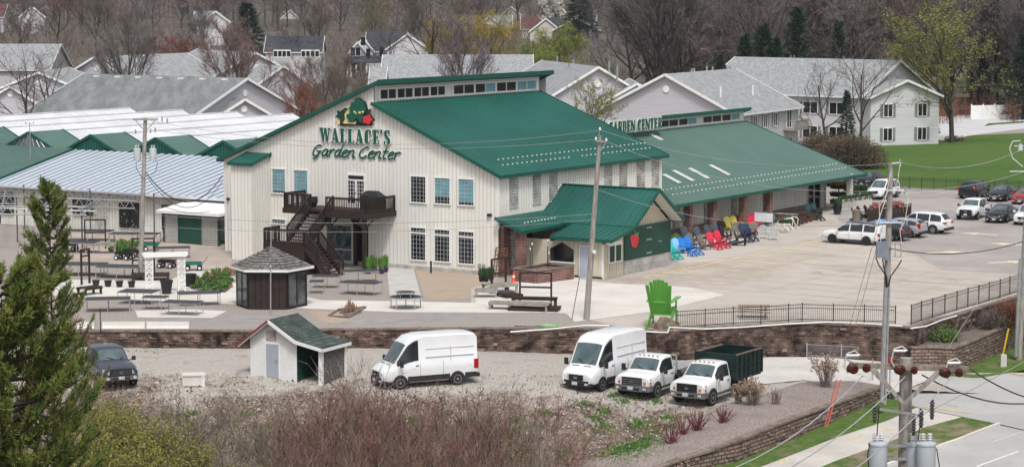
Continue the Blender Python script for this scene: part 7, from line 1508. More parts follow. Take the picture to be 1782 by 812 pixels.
def adirondack():
 r = thing('adirondack_chair', '', 'chair', (0, 0, 0)); cm = MATS.get('chair_paint') or mat('chair_paint', (.3, .3, .3), .55, var=.06, scale=3)
 m = MB()
 for k in range(7):                       # fan of back slats, chair faces +x
  y = (k - 3) * .088; h = 1.0 - abs(k - 3) ** 2 * .018; b0 = Vector((-.18, y * .8, .28)); t0 = Vector((-.50, y * 1.12, .28 + h * .82)); m.beam(b0, t0, .090, .022, 0, up=Vector((1, 0, .3)))
 m.beam((-.30, -.30, .58), (-.30, .30, .58), .03, .06); m.build('backrest', cm, r)
 m = MB()
 for k in range(6): x = .34 - k * .10; m.beam((x, -.27, .38 - k * .022), (x, .27, .38 - k * .022), .085, .022)
 m.build('seat', cm, r)
 for s in (-1, 1):
  m = MB(); m.hexa([(-.36, s * .26, .56), (-.36, s * .34, .56), (.40, s * .42, .60), (.40, s * .27, .60)], [(-.36, s * .26, .585), (-.36, s * .34, .585), (.40, s * .42, .625), (.40, s * .27, .625)]); m.build('armrest', cm, r)
  m = MB(); m.beam((.33, s * .30, 0), (.33, s * .30, .60), .09, .03, 0, up=Vector((0, 1, 0))); m.build('leg', cm, r)
  m = MB(); m.beam((.36, s * .275, .36), (-.62, s * .275, .04), .03, .13, 0); m.build('leg', cm, r)
 return r
AC = adirondack(); colr = dict(teal=(.02, .50, .46), sky=(.26, .50, .78), blue=(.02, .20, .62), red=(.66, .03, .07), slate=(.07, .08, .10), black=(.012, .012, .014), navy=(.03, .045, .09), yellow=(.72, .66, .10), orange=(.66, .15, .05), beige=(.40, .38, .34), taupe=(.17, .15, .125), green=(.10, .30, .16), white=(.66, .67, .70), dteal=(.02, .06, .065), moss=(.04, .12, .03))
cmat = {k: mat('chair_' + k, v, .5, var=.06, scale=3) for k, v in colr.items()}
CH = [(1172, 446, 'teal', 'turquoise adirondack chair nearest the annex block wall', 0), (1181, 441, 'sky', 'pale blue adirondack chair right of the turquoise one', 0), (1191, 440, 'blue', 'blue adirondack chair, left of the two deep blue ones', 0), (1202, 437.5, 'blue', 'blue adirondack chair, right of the two deep blue ones', 0),
 (1207, 431, 'taupe', 'brown woven low chair right of the blue chairs, left one', 10), (1226, 434, 'taupe', 'brown woven low chair just left of the red chairs', 10), (1196, 419, 'slate', 'dark grey adirondack chair beside the first brick column', 0), (1218, 420, 'slate', 'dark grey adirondack chair behind the woven chairs', 0), (1241, 430, 'red', 'red adirondack chair with footrest, left of the front pair', 0), (1254, 427, 'red', 'red adirondack chair with footrest, right of the front pair', 0),
 (1249, 413, 'slate', 'charcoal adirondack chair between the second column and black chair', 0), (1262, 417, 'black', 'black rocking style chair behind the charcoal pair', 20), (1275, 427, 'slate', 'charcoal chair turned sideways at the front edge', 60), (1289, 427, 'black', 'black low chair left of the navy chairs', 40), (1296, 414, 'navy', 'navy adirondack chair left of the two with footrests', 0), (1304, 412, 'navy', 'navy adirondack chair right of the two with footrests', 0),
 (1271, 401, 'yellow', 'yellow adirondack chair, left of the yellow pair behind the column', 0), (1282, 400, 'yellow', 'yellow adirondack chair, right of the yellow pair', 0), (1289, 398, 'orange', 'orange adirondack chair beside the third brick column', 0), (1279, 409, 'beige', 'beige chair seen from behind in front of the yellow pair', 150), (1308, 396, 'red', 'red adirondack chair behind the beige one, left of the back pair', 0), (1318, 395, 'red', 'red adirondack chair behind the sign, right of the back pair', 0),
 (1328, 394, 'green', 'green adirondack chair under the white sign board, left', 0), (1337, 393, 'green', 'green adirondack chair under the white sign board, right', 0), (1308, 410, 'beige', 'beige tall backed chair left of the white chairs', 150), (1318, 408, 'red', 'red round armed chair between beige and white chairs', 20), (1327, 415, 'white', 'white chair seen from behind, left of the white pair', 140), (1346, 417, 'white', 'white chair seen from behind, right of the white pair', 140),
 (1411, 378, 'dteal', 'dark teal adirondack chair left of the hall entrance pair', 0), (1421, 376, 'dteal', 'dark teal adirondack chair nearest the hall entrance', 0), (1170, 434, 'moss', 'moss green chair behind the blue chairs by the annex', 0), (1183, 432, 'moss', 'dark green chair behind the pale blue one', 0), (1237, 416, 'slate', 'charcoal chair just right of the second brick column foot', 10),
 (1492, 384, 'dteal', 'dark chair left of the group behind the white wagon', 60), (1502, 381, 'black', 'black chair in the middle of the group behind the white wagon', 70), (1514, 379, 'black', 'black chair nearest the planter box behind the white wagon', 70)]
for i, (x, y, c_, lb, da) in enumerate(CH):
 o = AC if i == 0 else dup(AC, (0, 0, 0)); o.location = P(x, y, 0); o.rotation_euler = (0, 0, R(-32.6 - 22 + da)); o.scale = (1.05,) * 3; o['label'] = lb; o['group'] = 'chairs for sale in front of the long hall'
 set_mats(o, {'*': cmat[c_]})
FS = thing('footrest', '', 'footrest', (0, 0, 0)); m = MB()
for k in range(6): t = k / 5; m.beam((-.28 + t * .56, -.22, .34 - t * t * .26), (-.28 + t * .56, .22, .34 - t * t * .26), .09, .02)
m.build('slat_top', MATS['chair_paint'], FS)
for s in (-1, 1): m = MB(); m.beam((-.22, s * .2, 0), (-.22, s * .2, .33), .08, .03, 0, up=Vector((0, 1, 0))); m.build('leg', MATS['chair_paint'], FS); m = MB(); m.beam((-.28, s * .2, .31), (.28, s * .2, .04), .03, .08); m.build('leg', MATS['chair_paint'], FS)
for i, (x, y, c_, lb) in enumerate(((1172, 453, 'teal', 'turquoise footrest nearest the annex'), (1181, 451, 'teal', 'turquoise footrest beside the pale blue chair'), (1205, 446, 'blue', 'blue footrest in front of the left deep blue chair'), (1217, 443.5, 'blue', 'blue footrest in front of the right deep blue chair'), (1250, 434.5, 'red', 'red footrest in front of the left red chair'), (1264, 432, 'red', 'red footrest in front of the right red chair'), (1303, 422, 'navy', 'navy footrest, left of the pair at the front edge'), (1313, 420, 'navy', 'navy footrest, right of the pair at the front edge'), (1429, 384, 'dteal', 'dark teal footrest near the hall entrance'))):
 o = FS if i == 0 else dup(FS, (0, 0, 0)); o.location = P(x, y, 0); o.rotation_euler = (0, 0, R(-55)); o['label'] = lb; o['group'] = 'footrests of the chairs for sale'; o.scale = (1.15,) * 3; set_mats(o, {'*': cmat[c_]})
gc = dup(AC, (0, 0, 0)); gc.name = 'giant_chair'; gc.location = P(1152, 566, 0); gc.rotation_euler = (0, 0, R(76)); gc.scale = (2.6, 2.3, 2.65); gc['label'] = 'giant lime green adirondack chair seen from behind on the retaining wall'; gc['category'] = 'chair'; del gc['group']
set_mats(gc, {'*': mat('lime_green_paint', (.125, .41, .065), .45, var=.10, scale=.8)})
r = thing('picnic_table', 'weathered picnic table seen through the dark picket fence', 'picnic table', P(1312, 553, 0), R(-5)); m = MB()
for k in range(5): m.bc((0, -.32 + k * .16, .74), (1.9, .14, .04))
m.build('tabletop', mat('pink_brown_wood', (.24, .17, .14), .8), r)
for s in (-1, 1):
 m = MB(); m.bc((0, s * .72, .44), (1.9, .24, .04)); m.build('bench_seat', MATS['pink_brown_wood'], r); m = MB(); m.beam((s * .7, -.75, .40), (s * .7, .75, .40), .05, .1); m.beam((s * .7, -.55, 0), (s * .7, -.2, .72), .05, .1); m.beam((s * .7, .55, 0), (s * .7, .2, .72), .05, .1); m.build('leg_frame', MATS['pink_brown_wood'], r)
def rock(label, c, s, sd, mt, name='boulder', cat='boulder'):
 bm = bmesh.new(); bmesh.ops.create_icosphere(bm, subdivisions=2, radius=1); q = random.Random(sd)
 for v in bm.verts: k = 1 + (q.random() - .5) * .28; v.co = Vector((v.co.x * s[0] * k, v.co.y * s[1] * k, max(-.3, v.co.z) * s[2] * k + s[2] * .2))
 me = bpy.data.meshes.new(name); bm.to_mesh(me); bm.free(); me.materials.append(mt); o = bpy.data.objects.new(name, me); C.objects.link(o); o.location = c; return tag(o, label, cat)
rockm = mat('warm_field_stone', (.12, .085, .065), .9, scale=2, col2=(.24, .18, .14), fine=.25, fscale=8)
rock('large brown boulder at the foot of the giant green chair', P(1160, 577, -.2), (.75, .6, .75), 3, rockm)
for i, (x, y, z) in enumerate(((1144, 585, -.35), (1150, 594, -.6), (1158, 603, -.9), (1148, 612, -1.2), (1140, 575, -.1))):
 b_ = thing('stone_step', ['flat tan stone slab second down in the stack behind the tall white van', 'flat tan stone slab in the middle of the stack behind the tall white van', 'flat stone slab fourth down at the wall end', 'lowest flat stone slab at the wall end', 'topmost flat stone slab beside the boulder'][i], 'stone slab', P(x, y - 4, z), .2 * i, 'stone slabs at the wall end'); m = MB(); m.hexa([(-.55, -.4, 0), (.6, -.45, 0), (.55, .4, 0), (-.5, .42, 0)], [(-.5, -.38, .2), (.56, -.42, .22), (.5, .36, .2), (-.48, .4, .18)]); m.build('slab', mat('tan_slab', (.22, .165, .12), .9, var=.2, scale=3), b_)
r = thing('blank_sign_board', 'blank white rounded sign board standing among the chairs for sale', 'sign', P(1329, 409, 0), R(-32.6 - 8)); m = MB(); m.bc((0, 0, 1.45), (1.75, .12, .72)); m.build('board', mat('white_board', (.74, .77, .80), .4), r)
m = MB(); m.bc((0, 0, 1.45), (1.82, .05, .79)); m.build('board_rim', gal, r)
for s in (-1, 1): m = MB(); m.tube((s * .7, .1, 0), (s * .7, .1, 1.1), .035, .035, 6); m.build('leg', gal, r)
for i, (x, y) in enumerate(((1362, 402), (1371, 400), (1380, 398))):
 r = thing('metal_glider_frame', ['curved white tube frame right of the white chairs', 'curved white tube frame in the middle of the three', 'curved white tube frame nearest the brown urns'][i], 'frame', P(x, y, 0), R(-50), 'curved white tube frames'); m = MB()
 for s in (-.3, .3): m.path([Vector((-.5, s, 0)), Vector((-.2, s, .08)), Vector((.2, s, .35)), Vector((.3, s, .8)), Vector((.1, s, 1.0))], .03, 5); m.path([Vector((.45, s, 0)), Vector((0, s, .3)), Vector((-.3, s, .8))], .03, 5)
 m.tube((.1, -.3, 1), (.1, .3, 1), .03); m.tube((-.3, -.3, .8), (-.3, .3, .8), .03); m.build('tube_frame', white, r)
um_ = mat('brown_urn', (.085, .042, .032), .6, var=.3, scale=3)
for i in range(14):
 t = (i // 2) / 6; x, y = lerp(1380, 1424, t) + (i % 2) * 2, lerp(395, 381, t) - (i % 2) * 8
 o = pot('', P(x, y, 0), .30, .42 + .1 * (i % 3 == 0), um_, 'brown urns in front of the hall', None, name='brown_urn') if i == 0 else dup(U0, P(x, y, 0), None, None, None, .9 + .25 * ((i * 7) % 3) / 2)
 if i == 0: U0 = o
 o['label'] = 'brown glazed urn in the %s row, %s counted from the white tube frames' % ('front' if i % 2 == 0 else 'back', ('first', 'second', 'third', 'fourth', 'fifth', 'sixth', 'seventh')[i // 2]); o['category'] = 'urn'
r = thing('plant_table', 'grey table with green plants and a red bloom behind the tube frames', 'table', P(1366, 388, 0), R(-32)); m = MB(); m.bc((0, 0, .8), (1.9, .8, .05)); m.build('tabletop', greywood, r)
for x in (-.85, .85):
 for y in (-.33, .33): m = MB(); m.bc((x, y, .39), (.07, .07, .78)); m.build('leg', greywood, r)
tp_ = thing('tray_plants', 'bushy green tray plants on the grey table by the hall wall', 'plants', P(1366, 388, .76)); m = MB()
for k in range(12): tuft(m, Vector((rnd.uniform(-.8, .8), rnd.uniform(-.5, .5), 0)), .25, .35, 16)
m.build('foliage', leafd, tp_); m = MB(); tuft(m, Vector((-.3, 0, .15)), .15, .3, 20); m.build('bloom', mat('red_bloom', (.55, .04, .05), .6, var=.2), tp_)
pot('large black tub under the flower tower at the hall corner', P(1457, 373, 0), .42, .75, blackpl, None, leafd, .8)
r = thing('flower_tower', 'tiered flower stand with yellow orange blooms at the hall corner', 'plant stand', P(1459, 360, 0)); m = MB()
for z in (.3, 1.0, 1.7): m.lathe([(.75, z), (.8, z + .12)], 12)
m.tube((0, 0, 0), (0, 0, 2.1), .06); m.build('stand', black, r); m = MB()
for z in (.4, 1.1, 1.8):
 for k in range(14): a = k * .45; tuft(m, Vector((.6 * math.cos(a), .6 * math.sin(a), z)), .3, .4, 14)
m.build('foliage', leafd, r); m = MB()
for k in range(16): a = k * .39; tuft(m, Vector((.5 * math.cos(a), .5 * math.sin(a), 2.0)), .25, .38, 14, .06)
m.build('bloom', mat('yellow_orange_bloom', (.75, .32, .02), .7, scale=5, col2=(.75, .5, .05)), r)
r = thing('entry_railing', 'grey white picket railing topped with greenery at the hall end', 'railing', P(1472, 367, 0)); a, b = P(1466, 368, 0), P(1516, 360, 0); m = MB(); n = 22
for k in range(n + 1): p = a.lerp(b, k / n); m.bc((p.x, p.y, .5), (.07, .05, 1.0))
m.beam(a + Z * 1.02, b + Z * 1.02, .08, .08); m.beam(a + Z * .15, b + Z * .15, .06, .06); m.build('pickets', siding_w, r, world=True)
m = MB();
for k in range(60): p = a.lerp(b, k / 59); tuft(m, p + Vector((0, .3, .75)), .35, .7, 9)
hg = tag(m.build('hanging_greenery', leafd), 'band of leafy greenery behind and over the picket railing', 'plants')
for i, (x, y) in enumerate(((1478, 352), (1490, 350), (1502, 349))):
 m = MB(); c = P(x, y, .9)
 r = thing('hanging_basket', ['leafy basket plant left of the three behind the railing', 'leafy basket plant in the middle of the three behind the railing', 'leafy basket plant right of the three behind the railing'][i], 'plant', P(x, y, 0), 0, 'leafy basket plants'); tuft(m, Vector((0, 0, 1.0)), .7, .6, 110, .07); m.build('foliage', leafd, r); m = MB(); m.lathe([(.3, .75), (.42, 1.05)], 10); m.tube((0, 0, 0), (0, 0, .8), .04); m.build('basket', black, r)
r = thing('planter_box', 'long dark board planter box with red flowers behind the white wagon', 'planter', P(1550, 382, 0)); a, b, c2, d2 = P(1509, 386, 0), P(1584, 379, 0), P(1586, 370, 0), P(1520, 374, 0); m = MB()
for p, q in ((a, b), (b, c2)):
 n = 12
 for k in range(n): s, e = p.lerp(q, (k + .04) / n), p.lerp(q, (k + .96) / n); dd = Vector((0, .08, 0)); m.hexa([s, e, e + dd, s + dd], [v + Z * 1.0 for v in (s, e, e + dd, s + dd)])
m.build('board_side', brownwood, r, world=True); m = MB(); m.poly([v + Z * .85 for v in (a, b, c2, d2)]); m.build('soil', brown_mulch, r, world=True); m = MB(); m2_ = MB()
for k in range(44): t, s = rnd.random() * .8, rnd.random(); p = a.lerp(b, t).lerp(d2.lerp(c2, t), s) + Z * .85; tuft(m, p, .25, .3, 9); tuft(m2_, p + Z * .12, .22, .28, 9, .07)
m.build('foliage', leafd, r, world=True); m2_.build('bloom', mat('pink_red_bloom', (.30, .05, .06), .7, scale=5, col2=(.50, .20, .20)), r, world=True)
r = thing('waste_bin', 'tan round waste bin behind the long white wagon', 'bin', P(1490, 387, 0)); m = MB(); m.lathe([(.32, 0), (.35, .95), (.38, .95), (.38, 1.05), (.1, 1.15)], 14); m.build('bin_body', mat('tan_bin', (.20, .16, .13), .8), r)
sg_ = thing('stop_sign', 'red octagonal stop sign partly hidden behind the near pole brace', 'sign', PB(1548, 695, .1)); m = MB(); m.tube((0, 0, 0), (0, 0, 2.05), .035, .035, 6); m.build('post', gal, sg_)
a_ = R(-60); m = MB(); pts = [Vector((.30 * math.cos(R(22.5 + 45 * k)) * math.cos(a_), .30 * math.cos(R(22.5 + 45 * k)) * math.sin(a_) - .06, 2.0 + .30 * math.sin(R(22.5 + 45 * k)))) for k in range(8)]
m.prism(pts, Vector((math.sin(a_), -math.cos(a_), 0)) * .02); m.build('sign_plate', mat('stop_red', (.50, .02, .03), .5), sg_)
m = MB(); a, b = PA(1470, 640, 0), PA(1518, 663, 0); m.tube(a + Z * .55, b + Z * .55, .035); m.tube(b, b + Z * 1.3, .04); m.tube(a, a + Z * .55, .04); tag(m.build('handrail', gal), 'bent galvanised handrail at the edge of the driveway slab', 'railing')
bark = mat('grey_brown_bark', (.070, .055, .048), .9, var=.25, scale=2)
bark_d = mat('dark_bark', (.034, .027, .025), .9, var=.25, scale=2)
TW = {k: mat('twigs_' + k, v, .9, var=.22, scale=.35) for k, v in dict(grey=(.185, .162, .155), brown=(.160, .128, .108), pink=(.215, .150, .138), olive=(.170, .158, .095), dark=(.105, .092, .088), red=(.200, .060, .055), mauve=(.195, .158, .165), gold=(.300, .235, .060), lime=(.190, .215, .050), white=(.46, .44, .38), rust=(.20, .085, .055)).items()}
def bez(rg, p, d, L, n, wob, up):
 pts = [p.copy()]; d = d.copy()
 for _ in range(n):
  d = (d + Vector((rg.gauss(0, wob), rg.gauss(0, wob), rg.gauss(0, wob) + up))).normalized(); p = p + d * (L / n); pts.append(p.copy())
 return pts, d
def tree_mesh(seed, h=14., spread=.9, base=.22, nb=9, r0=.24, twn=2600, twl=.85, tww=.040, up=.10, droop=0., leaf=0, leafs=.10, levels=3, sides=5):
 rg = random.Random(seed); tr = MB(); ends = []
 def limb(p, d, L, r, lv):
  n = 4 if lv == 0 else 3; pts, dd = bez(rg, p, d, L, n, .05 if lv == 0 else .13, up if lv else 0)
  for i in range(n): tr.tube(pts[i], pts[i + 1], r * (1 - .72 * i / n), r * (1 - .72 * (i + 1) / n), sides if lv < 2 else 3, 0, cap=False)
  if lv >= 1: ends.append((pts, lv, L))
  if lv >= levels: return
  k = nb if lv == 0 else max(3, int(5 - lv * .5))
  for i in range(k):
   t = lerp(base if lv == 0 else .25, .98, (i + rg.random() * .6) / k); q = t * n; j = min(int(q), n - 1); P0 = pts[j].lerp(pts[j + 1], q - j); ax = (pts[j + 1] - pts[j]).normalized()
   a = rg.random() * 6.283 if lv else i * 2.4 + rg.random() * .6; s = ax.orthogonal().normalized(); s.rotate(__import__('mathutils').Quaternion(ax, a))
   an = spread * rg.uniform(.65, 1.05) * (1.15 - .45 * t); nd = (ax * math.cos(an) + s * math.sin(an)).normalized()
   limb(P0, nd, L * (rg.uniform(.55, .75) if lv == 0 else rg.uniform(.45, .68)) * (1.15 - .5 * t), r * (1 - .72 * t) * .62, lv + 1)
 limb(Vector((0, 0, 0)), Z, h * .80, r0, 0)
 tw = MB(); wts = [e[2] * (1.0 if e[1] >= 2 else .5) for e in ends]; tot = sum(wts)
 for (pts, lv, L), w in zip(ends, wts):
  for _ in range(max(2, int(twn * w / tot))):
   q = rg.random() ** .7 * (len(pts) - 1); j = min(int(q), len(pts) - 2); p = pts[j].lerp(pts[j + 1], q - j); ax = (pts[j + 1] - pts[j]).normalized()
   d = (ax * .8 + Vector((rg.gauss(0, .5), rg.gauss(0, .5), rg.gauss(.12, .45) - droop))).normalized(); l = twl * rg.uniform(.5, 1.3); s = d.orthogonal().normalized(); s.rotate(__import__('mathutils').Quaternion(d, rg.random() * 6.28)); w_ = tww * rg.uniform(.6, 1.3)
   e = p + d * l - Z * (droop * l * .5)
   tw.add([p - s * w_ * .5, p + s * w_ * .5, e], [(0, 1, 2)])
   d2 = (d + Vector((rg.gauss(0, .5), rg.gauss(0, .5), rg.gauss(0, .4)))).normalized(); m_ = p.lerp(e, .4); tw.add([m_ - s * w_ * .3, m_ + s * w_ * .3, m_ + d2 * l * .6], [(0, 1, 2)])
   if leaf:
    for _k in range(leaf):
     c = p.lerp(e, rg.random()) + Vector((rg.gauss(0, .12), rg.gauss(0, .12), rg.gauss(0, .12))); a, b = Vector((rg.gauss(0, 1), rg.gauss(0, 1), rg.gauss(0, 1))).normalized(), Vector((rg.gauss(0, 1), rg.gauss(0, 1), rg.gauss(0, 1))).normalized(); z = leafs * rg.uniform(.6, 1.3)
     tw.add([c - a * z, c + b * z, c + a * z, c - b * z], [(0, 1, 2, 3)], 1)
 return tr, tw
PROTO = {}
def fastmesh(mb, name, mats):
 me = bpy.data.meshes.new(name); me.from_pydata([tuple(v) for v in mb.v], [], mb.f); [me.materials.append(x) for x in mats]
 if len(mats) > 1: me.polygons.foreach_set('material_index', mb.m)
 me.update(); return me
def proto(key, **k):
 lm = k.pop('leafmat', None); tr, tw = tree_mesh(**k); PROTO[key] = (fastmesh(tr, 'trunk', [bark]), fastmesh(tw, 'crown', [TW['grey']] + ([lm] if lm else [])), k['h'])
proto('spread1', seed=1, h=15, spread=1.05, nb=10, twn=4200); proto('spread2', seed=2, h=15, spread=1.0, nb=9, twn=4200, base=.28); proto('spread3', seed=11, h=15, spread=.9, nb=11, twn=4200, base=.30)
proto('round1', seed=3, h=12, spread=.70, nb=12, twn=5200, base=.12, up=.16, twl=1.0); proto('round2', seed=4, h=12, spread=.8, nb=12, twn=5200, base=.10, up=.12); proto('round3', seed=5, h=12, spread=.62, nb=13, twn=5200, base=.14, up=.2, twl=1.1)
proto('open1', seed=6, h=15, spread=.85, nb=8, twn=1500, base=.25, r0=.30, twl=.8); proto('open2', seed=8, h=15, spread=1.0, nb=8, twn=1700, base=.2, r0=.32, twl=.8)
proto('willow', seed=9, h=11, spread=.9, nb=12, twn=5200, base=.25, droop=.85, twl=1.4, tww=.05)
budm = mat('bud_leaf', (.150, .175, .035), .7, scale=.6, col2=(.25, .245, .06)); budo = mat('olive_bud_leaf', (.115, .120, .045), .7, scale=.6, col2=(.19, .17, .07)); wblos = mat('white_blossom', (.52, .50, .45), .7, var=.1)
proto('bud', seed=12, h=14, spread=.92, nb=12, twn=3000, base=.20, leaf=3, leafs=.085, leafmat=budm, levels=3, twl=.8, tww=.03); proto('budo', seed=13, h=12, spread=.85, nb=11, twn=2600, base=.2, leaf=2, leafs=.09, leafmat=budo)
proto('blossom', seed=14, h=9, spread=.8, nb=11, twn=1700, base=.2, leaf=5, leafs=.16, leafmat=wblos)
NB = [0]
def tree(label, base, h, key, tw='grey', rot=None, group=None, cat='tree', name='bare_tree', wide=1.0, bk=None):
 tm, cm_, ph = PROTO[key]; r = thing(name, label, cat, base, rnd.random() * 6.28 if rot is None else rot, group); s = h / ph; r.scale = (s * wide, s * wide, s)
 for nm, me in (('trunk', tm), ('crown', cm_)):
  o = bpy.data.objects.new(nm, me); C.objects.link(o); o.parent = r
  if nm == 'crown': o.material_slots[0].link = 'OBJECT'; o.material_slots[0].material = TW[tw]
  elif bk: o.material_slots[0].link = 'OBJECT'; o.material_slots[0].material = bk
 return r
def tpx(label, px, ptop, D, key, tw='grey', z=None, **k):
 """tree whose top is at (px, ptop) and which stands at distance D"""
 b = PD(px, 0, D); gz = hill_h(b.x, b.y) if z is None else z; top = PD(px, ptop, D).z; return tree(label, Vector((b.x, b.y, gz)), (top - gz) * 1.0, key, tw, **k)
for a in (('bare grey tree with many upright stems in front of the second left apartment roof', 215, 42, 292, 'round1', 'grey', 'bare_tree'), ('bare reddish tree rising over the left apartment gable', 425, 58, 288, 'round3', 'pink', 'bare_tree'), ('bare tree before the leftmost apartment gable', 40, 88, 262, 'open1', 'mauve', 'bare_tree'), ('second bare tree at the far left apartments', 92, 96, 270, 'open2', 'mauve', 'bare_tree'),
    ('bare brown tree just left of the shop roof peak', 566, 112, 285, 'round2', 'brown', 'bare_tree'), ('bushy bare tree between left apartments and the shop roof', 590, 112, 300, 'round1', 'brown', 'bare_tree'), ('rust coloured bush low beside the shop roof edge', 535, 160, 250, 'round3', 'rust', 'bare_tree'), ('brown bare tree behind the left apartment gables', 515, 120, 300, 'round2', 'pink', 'bare_tree'),
    ('bare upright tree in front of the wide mottled roof over the clerestory', 812, 58, 300, 'round1', 'mauve', 'bare_tree'), ('bare tree in front of the white apartment wall, left of the spruce', 1443, 118, 262, 'open2', 'grey', 'bare_tree'), ('tall bare tree in front of the white apartment wall, right of the spruce', 1503, 96, 258, 'open1', 'pink', 'bare_tree'), ('small bare tree against the balcony apartments', 1300, 210, 225, 'open1', 'mauve', 'bare_tree'),
    ('large dark branched tree left of the right hand wood', 1108, 2, 350, 'open2', 'olive', 'bare_tree'), ('tall dark forked tree right of the large dark branched tree', 1190, -30, 340, 'open1', 'dark', 'bare_tree'), ('dark bare tree standing between the white farmhouse and the willow', 752, 5, 420, 'open1', 'dark', 'bare_tree'), ('dark leaning bare tree near the top left', 95, -8, 560, 'open2', 'dark', 'bare_tree'), ('bare tree in front of the dark roofed window band house', 514, 52, 468, 'open1', 'dark', 'bare_tree'), ('dark thin tree beside the farmhouse gable', 676, 52, 470, 'open1', 'dark', 'bare_tree')):
 tpx(a[0], a[1], a[2], a[3], a[4], a[5], name=a[6], z=0 if a[3] < 340 else None, bk=bark_d if a[5] == 'dark' or a[1] in (1108, 1190) else None)
tpx('large budding yellow green tree on the lawn with a thick grey trunk', 1662, 22, 279, 'bud', 'olive', z=0, name='budding_tree', wide=1.28, rot=1.0)
tpx('smaller budding tree with dark trunk left of the large lawn tree', 1600, 100, 296, 'bud', 'olive', z=0, name='budding_tree', wide=1.1)
tpx('leafy light green tree rising behind the main roof slope', 1018, 150, 235, 'bud', 'olive', z=0, name='budding_tree', wide=1.0)
tpx('yellow weeping willow left of the pair behind the mottled roof', 785, 38, 430, 'willow', 'gold', name='willow_tree', group='yellow willows'); tpx('yellow weeping willow right of the pair behind the mottled roof', 857, 34, 430, 'willow', 'gold', name='willow_tree', group='yellow willows', wide=1.1)
tpx('yellow green tree with pointed top right of the willows', 975, 55, 380, 'willow', 'lime', name='budding_tree'); tpx('olive yellow tree below the cream house', 938, 84, 360, 'willow', 'lime', name='budding_tree')
tpx('white blossoming tree beside the pointed brown roof', 958, 4, 650, 'blossom', 'white', name='blossom_tree', wide=1.2)
tpx('deep red budding tree at the top above the dark roofed house', 818, -4, 720, 'round2', 'red', name='red_tree', wide=1.5); tpx('crimson shrub row behind the left apartment roofs', 292, 78, 360, 'round2', 'red', name='red_tree', wide=2.0); tpx('crimson crowned tree at the top right corner', 1760, -10, 380, 'round1', 'red', name='red_tree', wide=1.3)
ng = mat('spruce_needles', (.014, .036, .022), .85, scale=1.5, col2=(.035, .070, .040)); ng2 = mat('pine_needles', (.052, .088, .016), .8, scale=1.6, col2=(.165, .195, .035), fine=.15, fscale=5)
def conifer_mesh(seed, h=12., rb=2.4, nb=70, bn=16, nl=.35, nw=.05, rise=.1, low=.06, brush=5, hook=0.0, pexp=.75):
 rg = random.Random(seed); tr = MB(); cr = MB(); tr.tube((0, 0, 0), (0, 0, h * .97), h * .016, .02, 6)
 for i in range(nb):
  t = low + (1 - low) * (i / nb); z = h * t; a = i * 2.4 + rg.random(); L = rb * (1 - t) ** pexp * rg.uniform(.7, 1.12) + .12; d = Vector((math.cos(a), math.sin(a), 0)); e = Vector((0, 0, z)) + d * L + Z * (L * rise + hook * L)
  pm = Vector((0, 0, z)) + d * L * .55 + Z * (L * rise * .3); tr.tube((0, 0, z), pm, .03 + L * .008, .02, 4, 0, cap=False); tr.tube(pm, e, .02, .008, 3, 0, cap=False)
  for k in range(bn):
   q = .18 + .82 * (k + rg.random()) / bn; c = (Vector((0, 0, z)).lerp(pm, q / .55) if q < .55 else pm.lerp(e, (q - .55) / .45)); side = d.cross(Z) * rg.gauss(0, .22 * L * (1.1 - q * .6)); c = c + side + Z * rg.gauss(0, .08)
   ax = (d + side * .6 + Z * (rise + hook + .1)).normalized()
   for _ in range(brush):
    dd = (ax + Vector((rg.gauss(0, .55), rg.gauss(0, .55), rg.gauss(.05, .45)))).normalized(); s = dd.orthogonal().normalized(); s.rotate(__import__('mathutils').Quaternion(dd, rg.random() * 6.28)); l = nl * rg.uniform(.6, 1.2); cr.add([c - s * nw * .5, c + s * nw * .5, c + dd * l + s * nw * .2, c + dd * l - s * nw * .2], [(0, 1, 2, 3)])
 return tr, cr
def conifer_proto(key, mt, **k): tr, cr = conifer_mesh(**k); PROTO[key] = (fastmesh(tr, 'trunk', [bark_d]), fastmesh(cr, 'crown', [mt]), k['h'])
conifer_proto('spruce1', ng, seed=21, h=12, rb=2.6, nb=90, bn=14, brush=5, nl=.5, nw=.10, rise=-.15); conifer_proto('spruce2', ng, seed=22, h=12, rb=2.9, nb=80, bn=15, brush=5, nl=.5, nw=.10, rise=-.1)
TWs = dict(TW)
def spruce(label, px, top, D, key, z=0, wide=1.0, group='dark spruces before the wood'):
 b = PD(px, 0, D); h = PD(px, top, D).z - z; tm, cm_, ph = PROTO[key]; r = thing('spruce_tree', label, 'tree', Vector((b.x, b.y, z)), rnd.random() * 6, group); s = h / ph; r.scale = (s * wide, s * wide, s)
 for nm, me in (('trunk', tm), ('crown', cm_)): o = bpy.data.objects.new(nm, me); C.objects.link(o); o.parent = r
